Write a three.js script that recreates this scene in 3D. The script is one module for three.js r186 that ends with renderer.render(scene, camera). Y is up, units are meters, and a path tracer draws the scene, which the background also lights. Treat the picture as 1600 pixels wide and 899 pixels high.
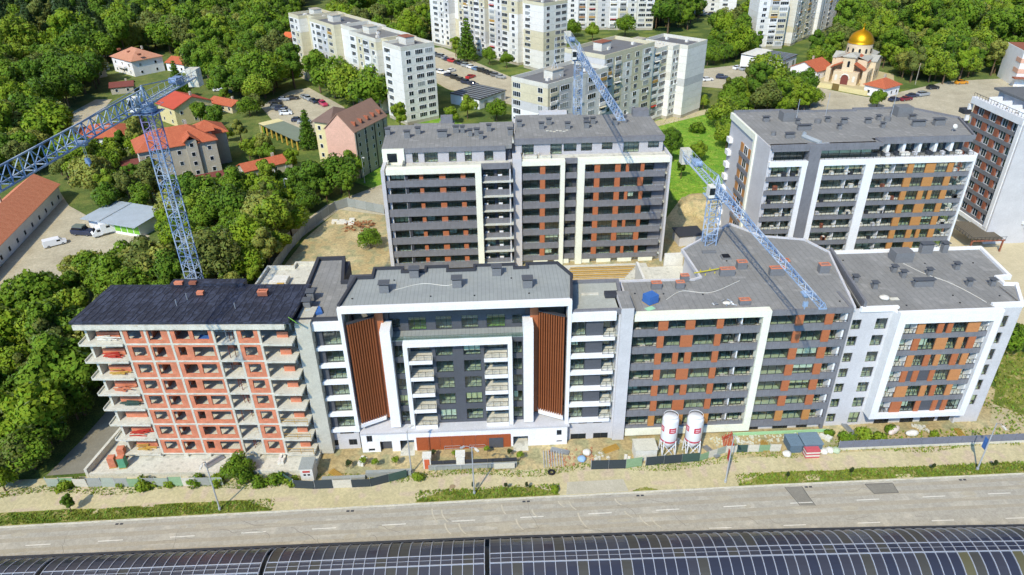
import * as THREE from 'three';
import { Sky } from 'three/addons/objects/Sky.js';
import { mergeGeometries } from 'three/addons/utils/BufferGeometryUtils.js';

// ------------------------------------------------------------------ camera, sky, sun, exposure
const scene = new THREE.Scene();
const RAD = Math.PI / 180;
const camera = new THREE.PerspectiveCamera(44.09, 1024 / 575, 1, 4000);
{
  const p = 30.09 * RAD, y = 2.118 * RAD, r = -0.924 * RAD;
  const f = new THREE.Vector3(Math.sin(y) * Math.cos(p), -Math.sin(p), -Math.cos(y) * Math.cos(p));
  const rt = new THREE.Vector3(Math.cos(y), 0, Math.sin(y));
  const up = new THREE.Vector3().crossVectors(rt, f);
  camera.position.set(0, 80, 0);
  camera.up.copy(up.multiplyScalar(Math.cos(r)).addScaledVector(rt, -Math.sin(r)));
  camera.lookAt(camera.position.clone().add(f));
}
const SUN = new THREE.Vector3(-0.46, 1, 0.88).normalize();
const sky = new Sky(); sky.scale.setScalar(3500); sky.name = 'sky'; sky.userData.kind = 'structure';
sky.material.uniforms.sunPosition.value.copy(SUN);
sky.material.uniforms.turbidity.value = 8; sky.material.uniforms.rayleigh.value = 0.7; sky.material.uniforms.mieCoefficient.value = 0.004;
scene.add(sky);
scene.environmentIntensity = 0.29;
const sun = new THREE.DirectionalLight(0xfff0cf, 4.5); sun.name = 'sun';
sun.position.copy(SUN).multiplyScalar(400).add(new THREE.Vector3(0, 0, -150)); sun.target.position.set(0, 0, -150);
sun.castShadow = true; sun.shadow.radius = 1; sun.shadow.mapSize.set(4096, 4096);
Object.assign(sun.shadow.camera, { left: -300, right: 300, top: 300, bottom: -300, near: 10, far: 1200 });
scene.add(sun, sun.target);
const renderer = new THREE.WebGLRenderer({ antialias: true });
renderer.setSize(1024, 575); renderer.toneMapping = THREE.LinearToneMapping; renderer.toneMappingExposure = 0.96;
renderer.shadowMap.enabled = true;

// ------------------------------------------------------------------ helpers
let seed = 7;
function rnd() { seed = (seed + 0x6d2b79f5) | 0; let t = Math.imul(seed ^ (seed >>> 15), 1 | seed); t = (t + Math.imul(t ^ (t >>> 7), 61 | t)) ^ t; return ((t ^ (t >>> 14)) >>> 0) / 4294967296; }
const rr = (a, b) => a + (b - a) * rnd();
const pick = (a) => a[Math.floor(rnd() * a.length)];
const taken = {};
function numbered(n) { const k = taken[n] = (taken[n] ?? -1) + 1; return k ? `${n}_${String(k).padStart(3, '0')}` : n; }
function uvm(g) {                      // texture coordinates in metres, by the way a face points
  const p = g.attributes.position, n = g.attributes.normal, uv = new Float32Array(p.count * 2);
  for (let i = 0; i < p.count; i++) {
    const ax = Math.abs(n.getX(i)), ay = Math.abs(n.getY(i)), az = Math.abs(n.getZ(i));
    if (ay >= ax && ay >= az) { uv[2 * i] = p.getX(i); uv[2 * i + 1] = -p.getZ(i); }
    else if (ax >= az) { uv[2 * i] = p.getZ(i); uv[2 * i + 1] = p.getY(i); }
    else { uv[2 * i] = p.getX(i); uv[2 * i + 1] = p.getY(i); }
  }
  g.setAttribute('uv', new THREE.BufferAttribute(uv, 2)); return g;
}
const boxCache = {};
function bx(x0, x1, y0, y1, z0, z1) { const g = new THREE.BoxGeometry(Math.abs(x1 - x0), Math.abs(y1 - y0), Math.abs(z1 - z0)); g.translate((x0 + x1) / 2, (y0 + y1) / 2, (z0 + z1) / 2); return uvm(g); }
function cyl(r0, r1, h, x, y, z, seg = 12) { const g = new THREE.CylinderGeometry(r1, r0, h, seg); g.translate(x, y + h / 2, z); return g; }
function bar(p, q, w, d = w) {         // a square bar between two points
  const a = new THREE.Vector3(...p), b = new THREE.Vector3(...q), dir = b.clone().sub(a), L = dir.length();
  const g = new THREE.BoxGeometry(w, L, d);
  g.applyQuaternion(new THREE.Quaternion().setFromUnitVectors(new THREE.Vector3(0, 1, 0), dir.normalize()));
  g.translate((a.x + b.x) / 2, (a.y + b.y) / 2, (a.z + b.z) / 2); return g;
}
function tube(pts, r, seg = 12, rad = 5) { return new THREE.TubeGeometry(new THREE.CatmullRomCurve3(pts.map((p) => new THREE.Vector3(...p))), seg, r, rad); }
function prism(pts, y0, y1) {          // a plan outline [x, z] pulled up from y0 to y1
  const s = new THREE.Shape(pts.map(([x, z]) => new THREE.Vector2(x, -z)));
  const g = new THREE.ExtrudeGeometry(s, { depth: y1 - y0, bevelEnabled: false });
  g.rotateX(-Math.PI / 2); g.translate(0, y0, 0); return uvm(g);
}
function sideProfile(pts, w, bev = 0) { // an outline [x, y] given width w along z
  const s = new THREE.Shape(pts.map(([x, y]) => new THREE.Vector2(x, y)));
  const g = new THREE.ExtrudeGeometry(s, { depth: w - 2 * bev, bevelEnabled: bev > 0, bevelSize: bev, bevelThickness: bev, bevelSegments: 2, curveSegments: 4 });
  g.translate(0, 0, -w / 2 + bev); return g;
}
function wallWithHoles(x0, x1, y0, y1, z0, z1, holes) {
  const s = new THREE.Shape([[x0, y0], [x1, y0], [x1, y1], [x0, y1]].map((p) => new THREE.Vector2(...p)));
  for (const [a, b, c, d] of holes) s.holes.push(new THREE.Path([[a, c], [a, d], [b, d], [b, c]].map((p) => new THREE.Vector2(...p))));
  const g = new THREE.ExtrudeGeometry(s, { depth: z1 - z0, bevelEnabled: false }); g.translate(0, 0, z0); return uvm(g);
}
function merge(list) { const l = [].concat(list).map((g) => { g = g.index ? g.toNonIndexed() : g; for (const k of Object.keys(g.attributes)) if (!['position', 'normal', 'uv', 'color'].includes(k)) g.deleteAttribute(k); return g; }); return l.length === 1 ? l[0] : mergeGeometries(l); }
function shade(o) { o.castShadow = o.receiveShadow = true; return o; }
function obj(name, geos, mat, parent, pos) {
  const m = shade(new THREE.Mesh(Array.isArray(geos) ? merge(geos) : geos, mat));
  m.name = parent ? name : numbered(name); (parent ?? scene).add(m); if (pos) m.position.set(...pos); return m;
}
function tag(o, label, category, group) { o.userData.label = label; o.userData.category = category; if (group) o.userData.group = group; return o; }
function thing(name, label, category, [x, y, z] = [0, 0, 0], turn = 0, group) {
  const o = new THREE.Group(); o.name = numbered(name); o.position.set(x, y, z); o.rotation.y = turn; scene.add(o); return tag(o, label, category, group);
}
function copy(root, [x, y, z], turn, label, group, s = 1) {
  const r = root.clone(); r.userData = { ...root.userData }; r.name = numbered(root.name.replace(/_\d{3}$/, '')); scene.add(r);
  r.position.set(x, y, z); r.rotation.y = turn; r.scale.setScalar(s); if (label) r.userData.label = label; if (group) r.userData.group = group; return r;
}
function struct(name, geos, mat) { const m = obj(name, geos, mat); m.userData.kind = 'structure'; return m; }
function sheet(pts, y) { const s = new THREE.Shape(pts.map(([x, z]) => new THREE.Vector2(x, -z))); const g = new THREE.ShapeGeometry(s); g.rotateX(-Math.PI / 2); g.translate(0, y, 0); return g; }

// ------------------------------------------------------------------ procedural textures and materials
function lattice(n, cells) {
  const L = new Float32Array(cells * cells).map(() => rnd()), out = new Float32Array(n * n);
  for (let j = 0; j < n; j++) for (let i = 0; i < n; i++) {
    const x = i / n * cells, y = j / n * cells, xi = Math.floor(x), yi = Math.floor(y); let fx = x - xi, fy = y - yi;
    fx = fx * fx * (3 - 2 * fx); fy = fy * fy * (3 - 2 * fy);
    const a = L[yi * cells + xi], b = L[yi * cells + (xi + 1) % cells], c = L[((yi + 1) % cells) * cells + xi], d = L[((yi + 1) % cells) * cells + (xi + 1) % cells];
    out[j * n + i] = a + (b - a) * fx + (c - a) * fy + (a - b - c + d) * fx * fy;
  }
  return out;
}
function texture(n, metres, cellsList, paint, metresY = metres) {  // paint(noise values, i, j) gives sRGB 0..255
  const f = cellsList.map((c) => lattice(n, c)), d = new Uint8Array(n * n * 4), v = [];
  for (let k = 0; k < n * n; k++) {
    for (let q = 0; q < f.length; q++) v[q] = f[q][k];
    const c = paint(v, (k % n) / n, Math.floor(k / n) / n);
    d[4 * k] = Math.max(0, Math.min(255, c[0])); d[4 * k + 1] = Math.max(0, Math.min(255, c[1])); d[4 * k + 2] = Math.max(0, Math.min(255, c[2])); d[4 * k + 3] = 255;
  }
  const t = new THREE.DataTexture(d, n, n); t.colorSpace = THREE.SRGBColorSpace; t.wrapS = t.wrapT = THREE.RepeatWrapping;
  t.magFilter = THREE.LinearFilter; t.minFilter = THREE.LinearMipmapLinearFilter; t.generateMipmaps = true;
  t.repeat.set(1 / metres, 1 / metresY); t.needsUpdate = true; return t;
}
const mixc = (a, b, t) => [a[0] + (b[0] - a[0]) * t, a[1] + (b[1] - a[1]) * t, a[2] + (b[2] - a[2]) * t];
const sm = (a, b, x) => { const t = Math.max(0, Math.min(1, (x - a) / (b - a))); return t * t * (3 - 2 * t); };
const speck = (c, k) => [c[0] * k, c[1] * k, c[2] * k];
function plain(c1, c2, n = 256, metres = 6, cells = [4, 16, 96]) { return texture(n, metres, cells, (v) => speck(mixc(c1, c2, v[0] * 0.55 + v[1] * 0.45), 0.95 + 0.1 * v[2])); }
const std = (o) => new THREE.MeshStandardMaterial({ roughness: 0.85, metalness: 0, ...o });
const C = (h) => new THREE.Color(h);
const T = {
  grass: texture(512, 26, [5, 22, 90, 256], (v) => speck(mixc(mixc([74, 96, 28], [110, 122, 44], sm(0.25, 0.75, v[0])), [138, 130, 66], sm(0.55, 0.95, v[1] * 0.6 + v[2] * 0.4) * 0.6), 0.72 + 0.5 * v[3])),
  lush: texture(512, 22, [6, 24, 90, 256], (v) => speck(mixc(mixc([92, 140, 26], [138, 172, 44], v[0] * 0.5 + v[1] * 0.5), [160, 160, 80], sm(0.55, 0.9, v[1] * 0.6 + v[2] * 0.4) * 0.6), 0.66 + 0.3 * v[2] + 0.3 * v[3])),
  verge: texture(512, 17, [6, 26, 100, 256], (v) => speck(mixc(mixc([96, 112, 34], [140, 140, 62], v[0]), [176, 160, 104], sm(0.5, 0.9, v[1] * 0.7 + v[2] * 0.3)), 0.7 + 0.5 * v[3])),
  earth: texture(512, 24, [5, 18, 80, 256], (v) => speck(mixc(mixc([168, 148, 102], [194, 178, 134], v[0]), [150, 148, 108], sm(0.45, 0.85, v[1]) * 0.8), 0.8 + 0.2 * v[2] + 0.16 * v[3])),
  paving: texture(512, 19, [4, 16, 70, 256], (v) => speck(mixc(mixc([184, 172, 128], [200, 188, 146], v[0]), [196, 174, 152], sm(0.55, 0.85, v[1]) * 0.6), 0.86 + 0.1 * v[2] + 0.12 * v[3])),
  asphalt: texture(512, 23, [4, 18, 80, 256], (v) => speck(mixc(mixc([164, 159, 145], [175, 169, 153], v[0]), [188, 181, 163], sm(0.55, 0.95, v[1]) * 0.7), 0.9 + 0.08 * v[2] + 0.1 * v[3])),
  lot: texture(512, 25, [5, 16, 80, 256], (v) => speck(mixc([168, 158, 132], [192, 182, 154], v[0] * 0.6 + v[1] * 0.4), 0.86 + 0.12 * v[2] + 0.12 * v[3])),
  forest: texture(512, 24, [6, 20, 80, 200], (v) => speck(mixc([70, 92, 30], [118, 122, 58], v[0] * 0.5 + v[1] * 0.5), 0.7 + 0.6 * v[3])),
  concrete: texture(512, 9, [4, 14, 60, 256], (v) => speck(mixc(mixc([198, 194, 176], [212, 208, 190], v[0]), [184, 180, 162], sm(0.6, 0.95, v[1])), 0.9 + 0.1 * v[2] + 0.08 * v[3])),
  roof: texture(512, 14, [4, 12, 48, 256], (v, i) => speck(mixc(mixc([128, 127, 122], [140, 139, 134], v[0]), [154, 152, 146], sm(0.66, 0.95, v[1]) * 0.7), (0.93 + 0.08 * v[2] + 0.06 * v[3]) * (Math.abs((i * 14) % 1 - 0.5) > 0.46 ? 0.88 : 1))),
  seam: texture(512, 7, [4, 14, 60, 256], (v, i) => speck(mixc([142, 146, 142], [158, 162, 156], v[0] * 0.6 + v[1] * 0.4), (0.94 + 0.1 * v[3]) * (Math.abs((i * 12) % 1 - 0.5) > 0.45 ? 0.86 : 1))),
  bitumen: texture(512, 8, [5, 20, 70, 256], (v) => speck(mixc([34, 38, 50], [58, 64, 80], sm(0.3, 0.8, v[1] * 0.6 + v[0] * 0.4)), 0.8 + 0.4 * v[2])),
  brick: texture(512, 3, [6, 30, 128], (v, i, j) => { const r = j * 12, e = Math.abs(r % 1 - 0.5) > 0.44 || Math.abs((i * 6 + (Math.floor(r) % 2) * 0.5) % 1 - 0.5) > 0.47; return speck(e ? [178, 138, 116] : mixc([200, 112, 76], [214, 132, 96], v[1]), 0.88 + 0.14 * v[0] + 0.08 * v[2]); }),
  clay: texture(512, 4, [5, 26, 128], (v, i, j) => speck(mixc([186, 92, 58], [214, 120, 78], v[1] * 0.7 + v[0] * 0.3), (0.86 + 0.2 * v[2]) * (Math.abs((i * 18) % 1 - 0.5) > 0.36 ? 0.78 : 1) * (Math.abs((j * 11) % 1 - 0.5) > 0.42 ? 0.86 : 1))),
  oldclay: texture(512, 5, [5, 26, 128], (v, i, j) => speck(mixc([208, 122, 82], [230, 152, 112], v[1] * 0.7 + v[0] * 0.3), (0.84 + 0.24 * v[2]) * (Math.abs((i * 20) % 1 - 0.5) > 0.36 ? 0.8 : 1))),
  wood: texture(256, 1.6, [3, 12, 64], (v) => speck(mixc([140, 70, 36], [168, 92, 48], v[1]), 0.86 + 0.2 * v[0])),
  plaster: plain([228, 227, 223], [240, 239, 235]),
  pale: plain([190, 188, 186], [202, 200, 198]),
  cream: plain([226, 226, 202], [238, 238, 216]),
  band: texture(512, 11, [5, 22, 128, 256], (v, i) => speck(mixc([110, 110, 112], [127, 127, 129], v[0] * 0.5 + v[1] * 0.5), (0.92 + 0.1 * v[2] + 0.04 * v[3]) * (Math.abs((i * 9) % 1 - 0.5) > 0.485 ? 0.84 : 1))),
  tint: plain([226, 224, 218], [250, 248, 244], 256, 9, [5, 20, 90]),
};
const M = {};
for (const [k, r] of Object.entries({ grass: 1, lush: 1, verge: 1, earth: 1, paving: 0.95, asphalt: 0.9, lot: 0.95, forest: 1, concrete: 0.9, roof: 0.9, seam: 0.7, bitumen: 0.6, brick: 0.95, clay: 0.85, oldclay: 0.9, wood: 0.6, plaster: 0.8, pale: 0.8, cream: 0.8, band: 0.75 })) M[k] = std({ map: T[k], roughness: r });
const tinted = (hex, r = 0.8) => std({ map: T.tint, color: C(hex), roughness: r });
Object.assign(M, { slat: tinted(0x96552c, 0.7),
  white: M.plaster, dark: tinted(0x55585f, 0.7), charcoal: tinted(0x3c3f46, 0.6), orange: tinted(0xba7048, 0.6), ochre: tinted(0xc58c50, 0.65), corten: tinted(0xa9572f, 0.75), brown: tinted(0x9a5d45, 0.75),
  frame: std({ color: 0x2e3338, roughness: 0.5 }), whiteFrame: std({ color: 0xe6e6e2, roughness: 0.5 }), railing: std({ color: 0x33373c, roughness: 0.45, metalness: 0.3 }),
  glass: new THREE.MeshPhysicalMaterial({ color: new THREE.Color(0.9, 0.965, 0.915), roughness: 0.02, transmission: 1, thickness: 0, ior: 1.6 }),
  clear: new THREE.MeshPhysicalMaterial({ color: 0xdfeae6, roughness: 0.04, transmission: 1, thickness: 0, ior: 1.5 }),
  pane: std({ color: 0x1c242c, roughness: 0.08 }), paneBlue: std({ color: 0x2c3844, roughness: 0.08 }), paneCurtain: std({ color: 0x8c8f8c, roughness: 0.4 }),
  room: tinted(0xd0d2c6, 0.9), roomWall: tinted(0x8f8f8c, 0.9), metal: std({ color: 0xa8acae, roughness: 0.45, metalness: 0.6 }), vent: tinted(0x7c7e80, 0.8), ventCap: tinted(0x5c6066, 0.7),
  craneBlue: std({ color: 0x7fa3d6, roughness: 0.5 }), craneDeep: std({ color: 0x4f7cc0, roughness: 0.5 }), black: std({ color: 0x15171a, roughness: 0.6 }), red: tinted(0xc23a2c, 0.6),
  beige: tinted(0xd9cfae), yellow: tinted(0xe6d9a2), pinkish: tinted(0xe6b8a0), greyWall: tinted(0xbdb6a4), gold: std({ color: 0xd9a017, roughness: 0.45, metalness: 0.8 }), lamp: std({ color: 0xc4c8ca, roughness: 0.5, metalness: 0.5 }),
  paint: tinted(0xe8e6dc, 0.7), tarp: tinted(0x39444a, 0.8), greenMesh: tinted(0x3f5a52, 0.85), blueBag: tinted(0x3f72bb, 0.6), timber: tinted(0xc9a24e, 0.85), steelRoof: tinted(0xaab4ba, 0.5), maroon: tinted(0x7d4138, 0.75), lime: tinted(0x7fc23c, 0.7),
});
// ------------------------------------------------------------------ the setting: ground, road, pavements, lots
struct('ground', sheet([[-900, 120], [900, 120], [900, -1800], [-900, -1800]], -0.06), M.grass);
struct('woodland_floor', [sheet([[-500, -760], [-100, -700], [-62, -300], [-84, -230], [-50, -190], [-44, -150], [-66, -130], [-66, -98], [-70, -80], [-140, -76], [-200, -200]], -0.04), sheet([[150, -330], [270, -600], [520, -600], [300, -330], [190, -294]], -0.04), sheet([[86, -262], [96, -300], [128, -303], [130, -262], [107, -243]], -0.04)], M.forest);
const kerbLine = [[-160, -73.2], [-71.3, -74.2], [-35.1, -74.8], [2.3, -75.3], [40.9, -75.7], [80.4, -75.8], [170, -75.6]];
const kerbZ = (x) => { for (let i = 0; i < kerbLine.length - 1; i++) { const [a, za] = kerbLine[i], [b, zb] = kerbLine[i + 1]; if (x <= b) return za + (zb - za) * (x - a) / (b - a); } return -75.6; };
const along = (x0, x1, d0, d1, n = 12) => { const f = [], b = []; for (let i = 0; i <= n; i++) { const x = x0 + (x1 - x0) * i / n; f.push([x, kerbZ(x) - d0]); b.unshift([x, kerbZ(x) - d1]); } return [...f, ...b]; };
struct('road', sheet([[-160, -50], [170, -50], ...kerbLine.slice().reverse()], 0), M.asphalt);
struct('pavement', prism(along(-160, 170, 0.22, 9.5, 30), -0.05, 0.13), M.paving);
struct('kerb', kerbLine.slice(0, -1).map(([a, za], i) => { const [b, zb] = kerbLine[i + 1]; return prism([[a, za], [b, zb], [b, zb - 0.2], [a, za - 0.2]], -0.05, 0.14); }), M.concrete);
for (const [a, b, d0, d1] of [[-160, -33, 0.26, 2.6], [-12, 9.4, 0.3, 2.3], [20.4, 24.2, 0.3, 1.6], [36.5, 170, 0.26, 2.5]]) {
  const p = along(a, b, d0, d1, 26).map(([x, z], i) => { if (i <= 26) return [x, z]; const e = Math.min(1, (b - x) / 4 + 0.12, (x - a) / 4 + 0.12); return [x, kerbZ(x) - d0 - (d1 - d0) * e + rr(-0.25, 0.25) * e]; });
  struct('grass_verge', sheet(p, 0.137), M.verge);
}
struct('concrete_pad', prism([[10.4, -75.7], [19.8, -75.8], [19.4, -78.3], [10.8, -78.2]], 0.1, 0.145), tinted(0xc2bca8, 0.9));
for (const [x, z, w, d] of [[-57, -77.4, 1.6, 0.9], [-52.6, -76.9, 2, 1], [-14, -78.2, 2, 0.9], [47.2, -76.4, 2.2, 1.2], [60.8, -75.9, 2.4, 0.9], [-59.2, -76.1, 0.7, 0.8]]) struct('paving_slab', prism([[x, z], [x + w, z + 0.1], [x + w - 0.1, z - d], [x + 0.1, z - d]], 0.12, 0.148), M.paving);
// lane dashes, patches, tyre marks and drains
{
  const dash = [], far = [];
  for (let k = -12; k < 14; k++) { const x = 3.3 + k * 9.9; dash.push(sheet([[x, kerbZ(x) + 3.55], [x + 3.4, kerbZ(x + 3.4) + 3.55], [x + 3.4, kerbZ(x + 3.4) + 3.4], [x, kerbZ(x) + 3.4]], 0.006)); }
  for (let k = 3; k < 9; k++) { const x = -2 + k * 10.6, z = kerbZ(x) + 6.7 + 0.02 * x; far.push(sheet([[x, z], [x + 3.2, z + 0.05], [x + 3.2, z - 0.09], [x, z - 0.14]], 0.006)); }
  struct('lane_marking', [...dash, ...far], M.paint);
  const patch = tinted(0x8d8a80, 0.95);
  struct('asphalt_patch', sheet([[43.4, -75.4], [45.9, -75.4], [46.3, -71.6], [44.3, -71.7]], 0.005), patch);
  struct('asphalt_patch', sheet([[55.6, -75.2], [59.6, -75.2], [59.6, -73.4], [56, -73.4]], 0.005), patch);
  const tar = [];
  for (const l of [[[43.3, -75.4], [43.6, -74.2], [44.2, -71.7]], [[45.9, -75.4], [46.1, -73.4], [46.4, -71.6]], [[55.5, -75.25], [59.7, -75.25]], [[55.9, -73.35], [59.7, -73.35]], [[55.5, -75.2], [55.95, -73.35]], [[59.7, -75.2], [59.65, -73.35]]]) for (let i = 0; i < l.length - 1; i++) { const [a, b] = l[i], [c, d] = l[i + 1], L = Math.hypot(c - a, d - b), nx = -(d - b) / L * 0.06, nz = (c - a) / L * 0.06; tar.push(sheet([[a + nx, b + nz], [c + nx, d + nz], [c - nx, d - nz], [a - nx, b - nz]], 0.01)); }
  struct('tar_seam', tar, std({ color: 0x5a5852, roughness: 0.8 }));
  const marks = [];
  for (const [x, dx, z0, z1] of [[-9.6, 0.9, -74.2, -71.6], [-8.2, 1.0, -73.9, -71.6], [-7.6, 0.9, -71.4, -69.4], [-5.6, 1, -71.3, -69.3], [0.6, 0.5, -74.4, -72.6], [2.6, 0.9, -71.6, -69.6], [9, 0.8, -74.6, -73.4], [10.6, 0.8, -74.4, -72.8], [11.6, 0.9, -72.2, -69.6], [17.4, 0.8, -74.6, -73.3], [18.4, 1, -72.2, -70.9], [20.4, 1.1, -71.2, -69.2], [22, 1, -70.8, -68.9], [5, 0.7, -73.2, -71.8]]) { for (let i = 0; i < 5; i++) { const t0 = i / 5, t1 = (i + 1) / 5, X = (t) => x + dx * t * t, Z = (t) => z0 + (z1 - z0) * t; marks.push(sheet([[X(t0), Z(t0)], [X(t0) + 0.22, Z(t0)], [X(t1) + 0.22, Z(t1)], [X(t1), Z(t1)]], 0.012)); } }
  struct('dust_tracks', marks, tinted(0xc9c2ae, 0.95));
  { seed = 808; const cr = []; for (let k = 0; k < 34; k++) { let x = rr(-80, 84), z = kerbZ(x) + rr(0.5, 6), a = rr(-0.5, 0.5) + (k % 3 ? 0 : 1.5); for (let i = 0; i < 9; i++) { const L = rr(0.3, 0.8), x2 = x + Math.cos(a) * L, z2 = Math.min(kerbZ(x2) + 7, Math.max(kerbZ(x2) + 0.2, z + Math.sin(a) * L)); cr.push(sheet([[x, z], [x2, z2], [x2 + 0.03, z2 - 0.05], [x + 0.03, z - 0.05]], 0.008)); x = x2; z = z2; a += rr(-0.5, 0.5); } } cr.forEach((g) => { const p = g.attributes.normal; for (let i = 0; i < p.count; i++) p.setXYZ(i, 0, 1, 0); }); struct('road_cracks', cr, std({ color: 0x77736a, roughness: 0.9 }));
    const st = []; for (let k = 0; k < 46; k++) { const x = rr(-84, 86), z = kerbZ(x) + rr(0.7, 6.2), w = rr(0.5, 2.6), d = rr(0.2, 0.6), n = 12, pts = []; for (let i = 0; i < n; i++) { const q = i / n * 6.283, f = rr(0.65, 1.1); pts.push([x + Math.cos(q) * w * f, z + Math.sin(q) * d * f]); } st.push(sheet(pts, 0.004 - 0.0002 * (k % 9))); } struct('road_stains', st, tinted(0xb9b2a0, 0.95)); }
  { seed = 31337; const w = []; for (const d of [0.9, 2.4, 4.3, 5.8]) { const f = [], k = []; for (let x = -92; x <= 92; x += 4) { const z = kerbZ(x) + d + rr(-0.06, 0.06), h = rr(0.26, 0.4); f.push([x, z + h]); k.unshift([x, z - h]); } w.push(sheet([...f, ...k], 0.0018)); } struct('wheel_worn_lanes', w, tinted(0xafa897, 0.9)); }
  const dr = []; for (const x of [-55, -22, 3.8, 20.8, 46.3, 70]) { dr.push(bx(x, x + 0.45, -0.02, 0.015, kerbZ(x) + 0.35, kerbZ(x) + 0.65)); dr.push(bx(x + 0.65, x + 1.1, -0.02, 0.015, kerbZ(x) + 0.35, kerbZ(x) + 0.65)); }
  struct('drain_grates', dr, M.charcoal);
  const mh = new THREE.CylinderGeometry(0.45, 0.45, 0.02, 20); mh.translate(-6.6, 0.14, -78.3); struct('manhole_cover', mh, tinted(0xa08c6c, 0.9));
}
// site earth, lots and fields behind
struct('site_earth', sheet([[-30, -80.6], [86, -82.4], [92, -95], [60, -112], [44, -152], [-22, -152], [-46, -136], [-32, -100]], 0.15), M.earth);
struct('yard', sheet([[-104, -128], [-117.4, -155.5], [-128, -205], [-119.4, -193.3], [-106.8, -182.3], [-88, -171.4], [-92, -160.7], [-98, -145.3]], 0.02), M.lot);
struct('field', sheet([[60, -258], [86.5, -268], [112, -289], [74.1, -182], [53, -184]], 0.02), M.lush);
struct('sand_yard', sheet([[55.8, -186], [76, -190], [60, -143], [38, -142], [46.2, -168.7]], 0.05), M.earth);
struct('dug_earth', sheet([[-49.1, -150.7], [-46.8, -167.1], [-41.1, -184.6], [-26.7, -179.1], [-18, -142.5], [-21, -132], [-46, -134]], 0.06), M.earth);
struct('back_road', sheet([[-28, -206], [-24, -178.3], [-41.1, -184.6], [-48.1, -167.2], [-49.5, -157.4], [-50, -148], [-53, -148], [-53.5, -167.5], [-45.4, -188], [-36.9, -197]], 0.03), M.lot);
struct('car_park', sheet([[-30, -400], [-21.2, -400], [16, -325.5], [14, -282], [5.6, -292], [-15.1, -312], [-27, -337.8]], 0.02), M.lot);
struct('car_park', sheet([[-91, -293], [-84, -316], [-76.9, -321], [-56, -288], [-52, -236], [-66, -258], [-79, -268]], 0.02), M.lot);
struct('plaza', sheet([[100, -336], [137.7, -348], [137, -309.7], [147.7, -293.4], [156.7, -282.6], [173.3, -288.8], [203, -304], [228, -306], [226, -260.2], [160, -160], [187.6, -244], [166.9, -257], [130, -250], [124, -263], [112, -297], [94, -305.9]], 0.02), M.lot);
struct('plaza', sheet([[98, -150], [113.4, -152.4], [125.3, -170], [160, -175], [150, -150], [113, -110.7], [104, -116], [96, -130]], 0.03), tinted(0xd2c6a4, 0.95));
struct('country_road', sheet([[-240, -285], [-190.7, -287], [-205, -321], [-226, -366], [-250, -440], [-246, -442], [-216, -372], [-196, -320], [-176, -278], [-168, -250], [-180, -240]], 0.02), M.lot);
struct('driveway', sheet([[-162, -262], [-166, -287], [-165, -310], [-158, -310], [-151, -278], [-148, -256]], 0.02), M.lot);
struct('side_lane', sheet([[-70, -84.3], [-68.4, -92.2], [-67.6, -98.6], [-67, -107.6], [-68, -125], [-63, -125], [-62.6, -100], [-62.6, -91.9], [-62, -84.6]], 0.14), tinted(0x8a8678, 0.95));
struct('footpath', sheet([[82.6, -87.5], [86, -92], [98, -80.5], [94, -78.6], [88.4, -82.6], [85, -84]], 0.17), M.paving);
struct('footpath', sheet([[58, -246], [64, -252], [90, -268], [110, -284], [109, -288], [88, -272], [62, -257], [57, -250]], 0.04), M.paving);
struct('church_yard', sheet([[131, -313], [147.6, -295.4], [157, -284], [172, -290], [186, -318], [176, -336], [150, -332]], 0.04), tinted(0xc4b68c, 0.95));
struct('meadow', sheet([[86, -92], [96, -80], [130, -84], [125, -110], [98, -108]], 0.16), M.verge);
struct('meadow', sheet([[-30, -255], [-18, -275], [-8, -262], [-26, -190], [-34, -200], [-45, -210]], 0.01), M.lush);
struct('meadow', sheet([[250, -520], [300, -540], [420, -600], [330, -520], [268, -470]], 0.02), M.lush);
struct('meadow', sheet([[-81, -240], [-60, -222], [-53, -208], [-62, -196], [-74, -204], [-84, -222]], 0.03), M.grass);

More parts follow.
